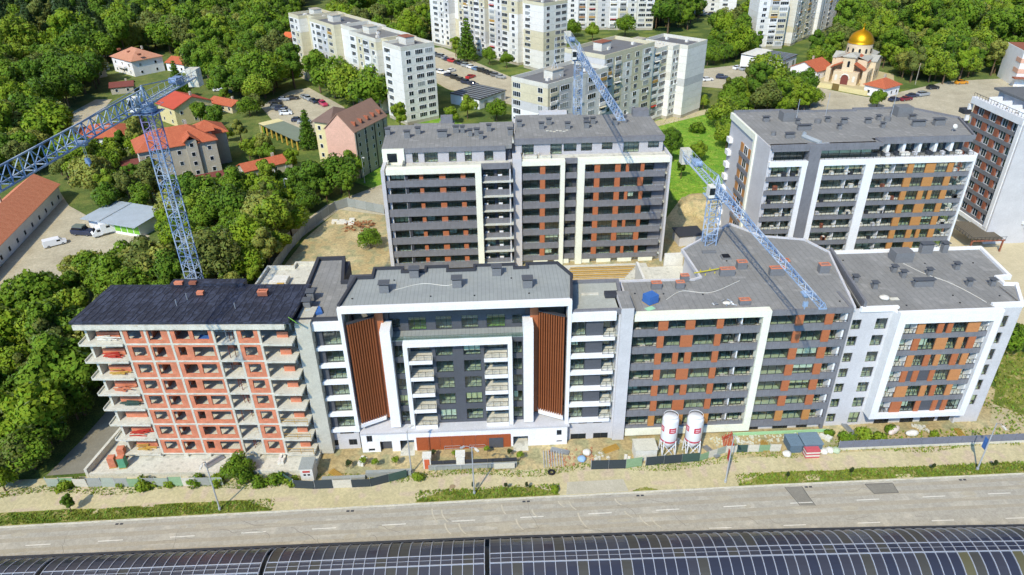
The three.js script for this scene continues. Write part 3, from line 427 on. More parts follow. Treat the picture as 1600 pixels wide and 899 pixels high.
// ------------------------------------------------------------------ white building on the right corner
{
  const B = building('apartment_building', 'white corner apartment building with a deep white frame around orange panels', 'building', 68, -88.3);
  const win0 = [3.9, 7, 10, 13, 16.1, 19.15];
  B.geo('core', prism([[55.4, -5.2], [80, -5.2], [82.5, -9], [85, -18], [58.6, -18], [56, -5.2]], 0, 22.6), M.pale);
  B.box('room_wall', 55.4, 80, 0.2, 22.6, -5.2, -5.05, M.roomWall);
  [0.4, ...win0.map((y) => y - 0.3)].forEach((y) => B.box('floor_slab', 55.4, 79.9, y - 0.25, y, -5.05, -0.3, M.room));
  for (const x of [57.2, 62.6, 67, 71, 76.4]) B.box('room_wall', x - 0.08, x + 0.08, 0.4, 22.6, -5.05, -0.4, M.roomWall);
  const lh = []; [0.8, ...win0].forEach((y, i) => { lh.push([54.9, 56.35, y + 0.1, y + 1.9]); lh.push([58.6, 60.4, y + (i ? 0 : -0.3), y + 2]); });
  B.geo('front_wall', wallWithHoles(54.3, 61, -0.3, 22.9, -0.3, 0, lh), M.pale); lh.forEach(([a, b, c, d]) => B.win(a, b, c, d, -0.2, 2, { rail: 0.8, frame: M.dark }));
  const rh = win0.map((y) => [78.1, 78.95, y - 0.2, y + 1.9]); B.geo('front_wall', wallWithHoles(76.5, 80.5, -0.3, 22.9, 0.1, 0.4, rh), M.pale); rh.forEach(([a, b, c, d]) => B.win(a, b, c, d, 0.2, 1, { rail: 0.8, frame: M.dark }));
  B.box('side_wall', 80.2, 80.5, -0.3, 22.9, -5.2, 0.09, M.pale); B.box('side_return', 76.2, 76.5, 0, 22.8, -0.4, 0.6, M.pale);
  // projecting frame
  B.box('frame_jamb', 60.7, 61.85, 3, 22.7, -0.5, 2.1, M.white); B.box('frame_jamb', 75.4, 76.45, 3, 22.7, -0.5, 2.1, M.white); B.box('frame_beam', 61.85, 75.4, 21.35, 22.7, -0.5, 2.1, M.white); B.box('frame_beam', 61.85, 75.4, 3, 3.85, -0.5, 2.1, M.white);
  const pat = [[['b', 62, 64.3], ['o', 64.3, 65.4], ['w', 65.4, 67.4], ['o', 67.4, 68.3], ['w', 68.3, 68.9], ['o', 68.9, 69.7], ['w', 69.7, 72], ['o', 72, 73.9], ['b', 73.9, 75.4]],
    [['b', 62, 64.3], ['o', 64.3, 65.3], ['w', 65.3, 67.8], ['o', 67.8, 69.6], ['w', 69.6, 71.2], ['o', 71.2, 72.1], ['w', 72.1, 72.9], ['o', 72.9, 74], ['b', 74, 75.4]],
    [['b', 62, 64.2], ['o', 64.2, 65.2], ['w', 65.2, 66.9], ['o', 66.9, 67.8], ['w', 67.8, 68.6], ['o', 68.6, 69.4], ['w', 69.4, 71.2], ['o', 71.2, 72.2], ['w', 72.2, 72.8], ['o', 72.8, 73.8], ['b', 73.8, 75.4]],
    [['b', 62, 64.1], ['o', 64.1, 65], ['d', 65, 65.9], ['o', 65.9, 66.8], ['d', 66.8, 68.6], ['o', 68.6, 69.4], ['w', 69.4, 71.8], ['o', 71.8, 73.6], ['b', 73.6, 75.4]],
    [['b', 62, 64], ['o', 64, 65.8], ['w', 65.8, 68], ['o', 68, 68.9], ['w', 68.9, 69.7], ['o', 69.7, 70.5], ['w', 70.5, 72.2], ['o', 72.2, 73.1], ['b', 73.1, 75.4]],
    [['b', 62, 64], ['o', 64, 65.7], ['w', 65.7, 68], ['o', 68, 68.8], ['d', 68.8, 70.8], ['o', 70.8, 71.6], ['d', 71.6, 72.4], ['o', 72.4, 73.2], ['w', 73.2, 75.4]]];
  const warm = tinted(0xc98a56, 0.7);
  win0.slice().reverse().forEach((y, r) => {
    if (r) B.box('spandrel_band', 61.85, 75.4, y + 2.15, y + 3.06, 1.3, 1.6, M.band);
    B.box('floor_slab', 61.85, 75.4, y - 0.3, y - 0.05, -0.3, 1.29, M.room);
    for (const [k, a, b] of pat[r]) {
      if (k === 'o') B.box('orange_panel', a, b, y - 0.02, y + 2.16, 1.35, 1.62, (r + a) % 2 < 0.9 ? warm : M.orange);
      else if (k === 'd') B.box('infill_panel', a, b, y, y + 2.14, 1.35, 1.45, M.dark);
      else if (k === 'w') B.win(a, b, y, y + 2.13, 1.4, b - a > 1.7 ? 3 : 2, { rail: 0.75 });
      else { B.rail(a, b, y, 1.5, 0.95, M.railing, 0.6); B.box('balcony_back', a, b, y, y + 2.1, -0.05, 0.05, M.pale); B.win(a + 0.2, b - 0.2, y, y + 2, 0.1, 2); B.box('balcony_divider', b - 0.08, b, y, y + 2.14, 0.06, 1.3, M.white); }
    }
  });
  B.box('ground_wall', 61, 76.5, -0.3, 3, -0.3, -0.1, M.pale); for (const [a, b] of [[63.2, 65.6], [67.6, 69.8], [71, 73.4], [74, 76]]) B.win(a, b, 0, 2.1, -0.06, 3, { glass: M.pane });
  const rp = [[55.9, 0], [61.2, 0], [61.2, 1.4], [75.9, 1.4], [75.9, 0.2], [80.3, 0.2], [83.2, -5.4], [81.4, -5.6], [81.6, -7.8], [83.8, -8], [85.3, -18], [58.4, -18]];
  B.geo('roof', prism(rp, 22.5, 22.9), M.roof); B.parapet(rp, 22.5, 23.3, 0.5, M.white, [1, 2, 3, 11]); B.box('frame_beam', 60.7, 76.45, 22.71, 23.25, 1.3, 2.1, M.white);
  B.geo('parapet', [bx(-0.2, 0.2, 22.6, 24.2, -18, 0)].map((g) => g.rotateY(-0.14).translate(56.2, 0, 0)), M.band);
  for (const [x, z] of [[66.4, -11], [67, -9.2], [71.5, -9.6], [77, -11.2], [75.8, -5.8], [79.4, -5.6], [60.7, -6], [58.6, -8.2]]) B.vent(x, z, 22.9, 0.8, 0.8, 1.1);
  B.vent(68.6, -6.2, 22.9, 3.4, 0.8, 1.2); B.vent(69.6, -15, 22.9, 3.4, 2.4, 2.2, { cap: false }); B.vent(75.2, -17.3, 22.9, 2.2, 1, 1.9); B.vent(78.4, -17.3, 22.9, 1, 1, 1.9);
  B.geo('cable', tube([[69.4, 22.95, -13.6], [71, 22.95, -10], [73.2, 22.95, -7], [74.6, 22.95, -3.6], [75.4, 22.95, -0.6]], 0.05, 30), M.paint);
  for (const [x, z] of [[63, -0.6], [71.4, -0.8], [71.6, -3], [78.6, -2.4], [81, -13], [68, -11.6], [73, -13.4], [60, -15.4]]) B.geo('roof_drain', cyl(0.13, 0.13, 0.1, x, 22.9, z, 8), M.black);
}
// ------------------------------------------------------------------ brick shell under construction
{
  const turn = -Math.atan2(1.8, 29.8), B = building('building_shell', 'unfinished concrete frame building with red brick infill and black roof', 'building', -58.8, -86.9, turn);
  const S = [1.8, 4.85, 7.85, 10.85, 13.75, 16.7, 19.75, 22.75], con = M.concrete, cols = [6.3, 9.7, 13.1, 19.4, 22.65, 26];
  S.forEach((y, i) => {
    B.box('floor_slab', 0.2, 29.6, y - 0.28, y, -10.3, 0, con);
    B.geo('balcony_edge', [bx(-0.25, 6.1, y - 0.3, y + 0.02, -0.05, 0.3), bx(-0.25, 0.2, y - 0.3, y + 0.02, -2.6, -0.05), bx(-0.25, -0.13, y + 0.02, y + 0.3, -2.5, 0.3)], con); B.box('balcony_slab', 29.61, 30.5, y - 0.29, y + 0.01, -3.2, 0.3, con); B.box('balcony_lip', 26.2, 29.6, y - 0.29, y + 0.01, 0.01, 0.3, con);
    const t = (S[i + 1] ?? 25.6) - 0.28;
    for (const x of cols) B.box('column', x - 0.17, x + 0.17, y, t, -0.36, -0.02, con);
    for (const x of [0.6, 6.3, 13.1, 19.4, 26, 29.3]) B.box('column', x - 0.2, x + 0.2, y, t, -6, -5.5, con);
    B.box('shear_wall', 29.2, 29.5, y, t, -10, -3.3, con);
    // brick infill with openings
    const two = i % 2, bays = [[6.5, 9.52, [[7.1, 9.05, 0.7, 2.35]]], [9.88, 12.92, [[10.1, 11.9, 0.5, 2.35]]], [13.28, 19.22, two ? [[13.9, 15.9, 0.6, 2.35], [16.5, 18.7, 0.6, 2.35]] : [[13.8, 14.9, 0.8, 2.35], [15.9, 18.9, 0.6, 2.35]]], [22.83, 25.82, [[23.4, 25.2, 0.75, 2.35]]]];
    for (const [a, b, h] of bays) B.geo('brick_panel', wallWithHoles(a, b, y, t, -0.3, -0.06, h.map(([p, q, c, d]) => [p, q, y + c, y + d])), M.brick);
    B.box('brick_wall', 1.6, 4.9, y, y + 1, -1.75, -1.5, M.brick); B.box('end_wall', 0.55, 0.9, y, t, -2.55, -0.7, con); B.geo('brick_wall', wallWithHoles(19.6, 22.5, y, t, -3.3, -3.05, [[20.4, 21.6, y + 0.02, y + 2.2]]), M.brick);
    B.box('brick_wall', 27.9, 29.5, y, y + 0.95, -1.7, -1.45, M.brick); B.box('brick_wall', 26.3, 29.2, y, t, -5.2, -5, i % 2 ? con : M.brick);
    B.box('inner_wall', 6.3, 29.2, y, t, -7.4, -7.2, M.brick); B.box('inner_wall', 0.8, 6.2, y, t, -7.2, -7, M.brick);
    B.box('inner_wall', 12.95, 13.2, y, t, -7.2, -2, M.brick); B.box('inner_wall', 16.1, 16.3, y, t, -7.2, -3.2, con); B.box('inner_wall', 9.6, 9.8, y, t, -7.2, -1.6, M.brick);
    // props and timber left on the floors
    for (let k = 0; k < 3; k++) { const x = rr(20, 22.2), z = rr(-2.4, -0.6); B.geo('steel_prop', cyl(0.05, 0.05, t - y, x, y, z, 6), M.maroon); }
    if (i !== 2) { const l = []; for (let k = 0; k < 9; k++) { const x = rr(1.6, 3.4), z = rr(-1.2, -0.4); l.push(bar([x, y + 0.1 + 0.07 * k, z], [x + rr(1.4, 2.2), y + 0.1 + 0.07 * k, z + rr(-0.4, 0.4)], 0.12)); } B.geo('timber_stack', l, [M.timber, M.red, M.timber, M.greenMesh, M.brick, M.timber, M.red, M.paint][i]); }
    if (i < 3) B.geo('guard_rail', [bar([26.4, y + 1, 0.1], [30.4, y + 1, 0.1], 0.06), bar([26.4, y + 0.5, 0.1], [30.4, y + 0.5, 0.1], 0.06), bar([28.4, y, 0.1], [28.4, y + 1.1, 0.1], 0.06), bar([30.4, y, 0.1], [30.4, y + 1.1, 0.1], 0.06)], M.timber);
    if (i === 7) B.geo('scaffold_rail', [bar([19.6, y + 1.9, -0.3], [22.5, y + 1.9, -0.3], 0.05), bar([21, y, -0.5], [21, y + 2, -0.5], 0.05), bar([22.2, y, -0.5], [22.2, y + 2, -0.5], 0.05)], M.lamp);
  });
  B.box('blue_sheet', 16.6, 18.9, 22.78, 23.05, -1.8, -0.5, M.blueBag);
  // roof: fascia, sloping deck, raised membrane laps
  B.box('roof_fascia', -0.1, 30, 25.35, 26.1, -0.3, 0.45, con);
  const deck = new THREE.BoxGeometry(31.3, 0.35, 11.6); deck.rotateX(-0.045); deck.translate(15.1, 26.05, -5.6); B.geo('roof_deck', uvm(deck), M.bitumen);
  for (let k = 0; k < 33; k++) { const x = 0 + k * 0.95 + rr(-0.12, 0.12), g = new THREE.CylinderGeometry(0.16, 0.16, 11.2, 7, 14); const p = g.attributes.position; for (let q = 0; q < p.count; q++) { const yy = p.getY(q); p.setX(q, p.getX(q) * (1 + 0.5 * Math.sin(yy * 2.3 + k)) + 0.12 * Math.sin(yy * 1.1 + k * 2)); p.setZ(q, p.getZ(q) * 0.55); } g.rotateX(Math.PI / 2 - 0.045); g.translate(x, 26.2, -5.6); g.computeVertexNormals(); B.geo('membrane_lap', uvm(g), M.bitumen); }
  B.vent(15, -3.9 - 4, 26.3, 1.1, 0.7, 0.6, { m: M.brick, cap: false }); B.vent(24.6, -7.6, 26.3, 1.6, 0.9, 0.8, { rim: true, m: M.brown }); B.vent(10.4, -11, 26.3, 1.4, 0.7, 0.5, { m: M.brick, cap: false }); B.vent(12.6, -11, 26.3, 1.2, 0.7, 0.5, { m: M.brown, cap: false });
  B.geo('vent_pipe', [cyl(0.09, 0.09, 1.2, 21.8, 26.1, -3.6, 8), cyl(0.09, 0.09, 1.1, 12.8, 26.2, -4.6, 8), cyl(0.09, 0.09, 1.1, 13.6, 26.2, -6.4, 8)], M.metal);
  B.geo('green_sheet', bar([30.6, 26.3, -0.9], [32, 26, 0.1], 1.4, 0.06), M.lime);
  // ground floor and podium
  B.box('ground_wall', 4, 29.4, 0.3, 1.52, -3, -2.7, M.brick); for (const x of [5.5, 9.6, 13.2, 17, 21, 25]) B.box('column', x, x + 0.7, 0.2, 1.52, -0.6, 0, con);
  B.geo('podium', prism([[-3.6, 3.4], [31, 2.6], [31, -11], [-2.6, -11]], 0, 0.95), con); B.geo('podium_wall', prism([[-3.7, 3.9], [31, 3.1], [31, 2.61], [-3.7, 3.41]], 0, 1.15), con);
  B.geo('retaining_wall', prism([[-4.2, 3.9], [-3.75, 3.9], [-2.2, -14], [-2.7, -14]], 0, 2.1), con);
  B.box('party_wall', 30.8, 33, 0.4, 25.2, -6, -1.4, tinted(0xc6c4b6, 0.9));
  // lower rear terrace
  B.geo('rear_block', prism([[20.5, -11.2], [29.9, -11.2], [29.4, -22.4], [25, -22.4], [25, -21], [20.6, -21]], 0, 23.4), con); B.parapet([[20.5, -11.4], [29.9, -11.4], [29.4, -22.4], [25, -22.4], [25, -21], [20.6, -21]], 23.3, 24, 0.3, con, [0]);
  B.geo('pallet_stack', [bx(24.2, 25.3, 23.41, 24.4, -14.6, -13.5), bx(23.2, 24, 23.41, 24, -14.4, -13.6)], M.timber); B.geo('block_stack', [bx(23, 25.4, 23.41, 24.3, -17.2, -15), bx(22.4, 23.4, 23.41, 23.9, -16.4, -15.4)], M.paint); B.geo('membrane_roof', prism([[9, -10.9], [20.4, -10.9], [20.4, -12.4], [9, -12.4]], 0, 26.4), M.bitumen);
}
// things on that podium
for (const [x, z, m, l] of [[-59.6, -84.9, M.brick, 'tall pallet of red bricks nearest the lane corner of the podium'], [-58, -84.7, tinted(0x5fa37e, 0.8), 'green wrapped pallet of bricks beside the red ones'], [-59, -86.9, M.brick, 'rearmost pallet of red bricks on the podium corner']]) {
  const t = thing('brick_pallet', l, 'pallet', [x, 0.96, z], 0.1); obj('pallet_base', bx(-0.55, 0.55, 0, 0.14, -0.5, 0.5), M.timber, t); obj('brick_block', bx(-0.52, 0.52, 0.15, 2, -0.48, 0.48), m, t); if (m !== M.brick) obj('top_layer', bx(-0.5, 0.5, 2.01, 2.2, -0.46, 0.46), M.brick, t);
}
// ------------------------------------------------------------------ dark banded building behind
{
  const B = building('apartment_building', 'dark grey banded building behind, two pale framed halves with a rooftop crane', 'building', 9, -144.5);
  const L = [[2, 3.5], [5.2, 6.6], [8.4, 10], [11.9, 13.6], [15.2, 16.9], [18.7, 20.5], [22.1, 23.6]], Rr = [[1.3, 2.5], [4.4, 5.9], [7.9, 9.3], [11.1, 12.6], [14.6, 16.1], [18.1, 19.3], [21.5, 22.8]], zr = -3.6;
  B.box('core', -22, 6.2, -4, 25.2, -22, -5.6, M.pale); B.box('core', 8, 40.8, -4, 25.4, -24, zr - 5, M.pale);
  B.box('side_wall', -22.3, -21.5, -4, 26.2, -9, 0.3, M.pale); B.box('side_wall', 40.75, 41.2, -4, 26.2, -12, zr + 0.4, M.pale); B.box('stair_strip', 6.1, 8, -4, 26.6, -14, zr + 0.5, M.pale); B.box('side_wall', 5.2, 5.5, -4, 25.4, -5.6, -1, M.pale);
  B.box('room_wall', -21.5, 6, -4, 25.2, -5.6, -5.4, M.roomWall); B.box('room_wall', 8, 40.7, -4, 25.2, zr - 5, zr - 4.8, M.roomWall);
  const nextL = (i) => (L[i + 1] ?? [25.1])[0], nextR = (i) => (Rr[i + 1] ?? [24.9])[0];
  L.forEach(([a, b], i) => {
    B.box('spandrel_band', -21.5, -2.2, a, b, -0.35, 0, M.band); B.box('spandrel_band', -0.85, 5.2, a, b, -1.4, -1, M.band); B.box('floor_slab', -21.5, 6, a + 0.3, a + 0.55, -5.4, -0.36, M.room);
    const t = nextL(i), f = a + 0.56;
    for (const [p, q, n] of [[-20.6, -17.4, 3], [-16.6, -14.3, 2], [-13.4, -10, 3], [-8.6, -5.4, 3], [-4.3, -2.4, 2]]) B.win(p, q, f, t, -1.85, n);
    for (const [p, q] of [[-14.25, -13.42], [-9.95, -8.62], [-5.35, -4.32]]) B.box('orange_panel', p, q, b - 0.1, b + 1.1, -0.7, -0.45, M.orange);
    B.box('balcony_divider', -17.3, -16.7, f, t, -1.8, -0.4, M.charcoal); B.box('balcony_divider', -17.36, -17.31, f, t, -1.8, -0.4, M.white); B.box('balcony_divider', -21.2, -20.7, f, t, -1.8, -0.9, M.white);
    B.geo('railing', [bx(-16.6, -2.4, b + 0.18, b + 0.23, -0.2, -0.15), ...[...Array(10).keys()].map((k) => bx(-16.6 + k * 1.55, -16.56 + k * 1.55, b, b + 0.2, -0.2, -0.16))], M.lamp);
    B.win(-0.2, 1.9, f, t, -2.4, 2); B.win(2.6, 4.8, f, t, -2.4, 2); B.box('rear_panel', 1.95, 2.55, f, t, -2.6, -2.3, M.dark); B.box('rear_panel', -0.85, -0.25, f, t, -2.6, -2.3, M.dark);
    for (const x of [0, 3.2]) obj('air_conditioner', acUnit, M.whiteFrame, B.g, [x - 9, b - 0.4, -1.7]);
  });
  B.box('frame_beam', -21.2, -0.85, 25.1, 26.3, -1.5, 0.3, M.cream); B.box('frame_jamb', -2.2, -0.85, -3, 25.1, -1.6, 0.3, M.cream); B.box('parapet_band', -0.85, 5.5, 25.3, 26.5, -1.6, -1, M.band);
  Rr.forEach(([a, b], i) => {
    B.box('spandrel_band', 8, 16.55, a, b, zr - 0.3, zr, M.band); B.box('spandrel_band', 17.65, 20.4, a, b, zr - 0.8, zr - 0.4, M.band); B.box('spandrel_band', 22.05, 40, a, b, zr - 0.3, zr, M.band); B.box('floor_slab', 8, 40.7, a + 0.15, a + 0.4, zr - 4.8, zr - 0.81, M.room);
    const t = nextR(i), f = b - 0.1;
    for (const [p, q] of i % 2 ? [[12.1, 13.25], [24.2, 25.4], [28.8, 30], [34, 35.2]] : [[12.1, 13.25], [24.2, 25.4], [28.8, 30], [31.2, 31.9], [34.5, 35.3]]) B.box('orange_panel', p, q, b - 0.15, t, zr - 0.5, zr - 0.05, M.orange);
    for (const [p, q, n] of [[13.3, 16.4, 3], [25.45, 28.75, 3], ...(i % 2 ? [[30.05, 33.95, 4]] : [[30.05, 31.15, 1], [31.95, 34.45, 3]])]) B.win(p, q, f, t, zr - 0.4, n, { rail: 0.5 });
    for (const [p, q] of [[8.2, 12], [22.2, 24.1], [35.4, 40]]) { B.win(p + 0.2, q - 0.2, a + 0.45, t, zr - 1.9, 2); B.rail(p, q, b, zr - 0.15, 0.25, M.lamp, 0.9); B.box('balcony_lintel', p, q, t - 0.4, t, zr - 2, zr - 1.95, M.dark); }
    B.box('rear_panel', 17.7, 20.4, a, t, zr - 2.2, zr - 1.9, M.dark); B.win(18.1, 19.5, a + 0.45, t - 0.3, zr - 1.85, 2); B.box('balcony_divider', 37.8, 40.6, b - 1, t, zr - 1.8, zr - 1.6, M.band);
  });
  B.box('frame_beam', 8, 17.6, 24.9, 26, zr - 1.2, zr + 0.3, M.cream); B.box('frame_jamb', 16.6, 17.6, -3, 24.9, zr - 1.2, zr + 0.3, M.cream); B.box('frame_beam', 20.45, 40.75, 24.9, 26.1, zr - 1.2, zr + 0.3, M.cream); B.box('frame_jamb', 20.45, 22, -3, 24.9, zr - 1.2, zr + 0.3, M.cream); B.box('parapet_band', 17.6, 20.45, 24.9, 26, zr - 1.2, zr - 0.6, M.band);
  for (let k = 0; k < 6; k++) B.box('ground_panel', 10.6 + k * 5, 14 + k * 5, 0.2, 1.25, zr - 0.4, zr - 0.1, M.cream); B.box('ground_wall', 8, 40.6, -4, 1, zr - 1.4, zr - 1.1, M.concrete);
  // terraces and penthouses
  B.box('terrace', -21.4, 5.2, 25.2, 25.45, -5.8, -1.5, M.concrete); B.box('terrace', 8, 40.7, 25.4, 25.65, zr - 5, zr - 1.2, M.concrete);
  B.geo('penthouse_wall', wallWithHoles(-22.2, 4.6, 25.4, 28, -6, -5.8, [[-21.4, -19.2, 25.8, 27.9], [-15.9, -14.6, 25.6, 27.9], [-13.3, -10.3, 25.6, 27.9], [-7.9, -6.2, 25.6, 27.9], [-4.4, -2.8, 25.6, 27.9], [-0.1, 1.9, 25.6, 27.9]]), tinted(0xbcbabd));
  for (const [a, b, n] of [[-21.4, -19.2, 2], [-15.9, -14.6, 2], [-13.3, -10.3, 4], [-7.9, -6.2, 2], [-4.4, -2.8, 2], [-0.1, 1.9, 2]]) B.win(a, b, a < -20 ? 25.8 : 25.6, 27.9, -5.9, n);
  B.box('penthouse_floor', -22, 4.6, 25.2, 25.5, -9, -6.01, M.room); B.box('penthouse_core', -22.1, 5.6, 25.2, 28, -22.4, -9, M.pale); B.box('penthouse_core', 4.65, 5.8, 25.3, 28, -9, -7, M.dark); B.box('end_block', -22.35, -17.6, 25.46, 28.9, -5.75, -5.2, M.cream); B.box('end_block_window', -21.3, -19.2, 26, 28, -5.19, -5.12, M.pane);
  B.box('fascia', -17.5, 4.6, 27.95, 28.95, -6.1, -5.4, M.band); B.geo('roof', prism([[-22.4, -5.7], [6, -5.7], [7.2, -22.9], [-1, -22.9], [-1, -22.1], [-7, -22.1], [-7, -25], [-10.6, -25], [-10.6, -23.4], [-16.6, -23.4], [-16.6, -22.4], [-22.8, -22.4]], 28.2, 29), M.roof);
  B.geo('penthouse_wall', wallWithHoles(6.9, 40.1, 25.65, 28.4, zr - 4.6, zr - 4.4, [[8.3, 11, 25.9, 28.3], [14.7, 17.3, 25.8, 28.3], [17.7, 20.6, 26.4, 28.3], [21.6, 24.1, 26.4, 28.3], [26.3, 28.7, 26.6, 28.3], [31.2, 34.7, 25.8, 28.3], [36.7, 39.2, 26.7, 28.3]]), tinted(0xbcbabd));
  for (const [a, b, c, n] of [[8.3, 11, 25.9, 3], [14.7, 17.3, 25.8, 2], [17.7, 20.6, 26.4, 3], [21.6, 24.1, 26.4, 2], [26.3, 28.7, 26.6, 2], [31.2, 34.7, 25.8, 3], [36.7, 39.2, 26.7, 2]]) B.win(a, b, c, 28.3, zr - 4.5, n);
  B.box('penthouse_floor', 7, 40, 25.4, 25.68, zr - 7.6, zr - 4.61, M.room); B.box('penthouse_core', 7, 40.1, 25.4, 28.4, -27.2, zr - 7.6, M.pale); B.box('fascia', 6.7, 40.3, 28.35, 29.5, zr - 4.9, zr - 4, M.band);
  B.geo('roof', prism([[6.7, zr - 4.4], [40.3, zr - 4.4], [40.2, -25], [22, -25.2], [22, -27], [14, -27], [14, -26.4], [7.8, -26.4]], 28.6, 29.45), M.roof);
  for (const [a, b, z0, z1] of [[-21.2, -17.8, -5.1, -1.8], [8.6, 11.5, -7.6, -5.2], [12, 14.6, -7.6, -5.2]]) B.geo('terrace_wall', [bx(a, b, 25.66, 26.5, z1 - 0.15, z1), bx(a, a + 0.15, 25.66, 26.5, z0, z1 - 0.16), bx(b - 0.15, b, 25.66, 26.5, z0, z1 - 0.16)], M.concrete);
  for (const [x, z, w] of [[-22, -15.4, 1.2], [-17.4, -13, 1.4], [-15.1, -15.4, 1.2], [-9.4, -12.6, 2.3], [-6.4, -15.6, 1.4], [-4.9, -15.4, 1], [-3.1, -12.8, 1], [-1.6, -13.2, 1.3], [-0.7, -10.6, 1], [1.2, -16, 1.1], [6, -12.8, 1.2]]) B.vent(x, z, 29, w, 1.1, 1.6);
  B.box('lift_house', -10.2, -7.4, 29, 30.6, -24.6, -22.8, M.band); B.box('lift_house', 36, 39.8, 29.45, 31, -25, -22.6, M.band); B.box('lift_house', 13.6, 20.4, 29.45, 30.2, -27.4, -26, M.pale);
  for (const [x, z] of [[8.3, -17.2], [13.3, -15.2], [15.3, -18.2], [19.3, -14.8], [24, -17.8], [25.6, -18], [23.7, -15], [33, -18.4], [30.6, -16.6]]) B.vent(x, z, 29.45, 1.2, 1, 1.5);
  B.geo('roof_debris', [...Array(7).keys()].map((k) => bx(14.2 + k * 0.75, 14.8 + k * 0.75, 29.46, 29.56, -13.7 + (k % 3) * 0.4, -13.3 + (k % 3) * 0.4)), M.concrete);
}
// site floor between the two rows
{ const t = thing('site_platform', 'pale concrete platform with timber between the two building rows', 'platform', [22, 0, -102]); obj('slab', prism([[4.6, -2.4], [11.8, -1.6], [14.9, -8.6], [4.6, -8.4]], 0, 19.2), M.concrete, t); obj('wall', prism([[4.2, -1.9], [4.6, -1.9], [4.6, -8.4], [4.2, -8.4]], 0, 20.4), M.paint, t); obj('wall', prism([[9.4, -8.8], [12.8, -8.9], [12.8, -9.3], [9.4, -9.2]], 0, 21.5), M.paint, t); obj('lower_floor', bx(-7, 14, 0, 3, -40, -33), M.concrete, t); obj('board_pile', [...Array(9).keys()].map((k) => bx(-6 + k * 0.3, 8 + k * 0.4, 3.01 + (k % 3) * 0.1, 3.1 + (k % 3) * 0.1, -33.6 - 0.6 * k, -33.3 - 0.6 * k)), M.timber, t); }
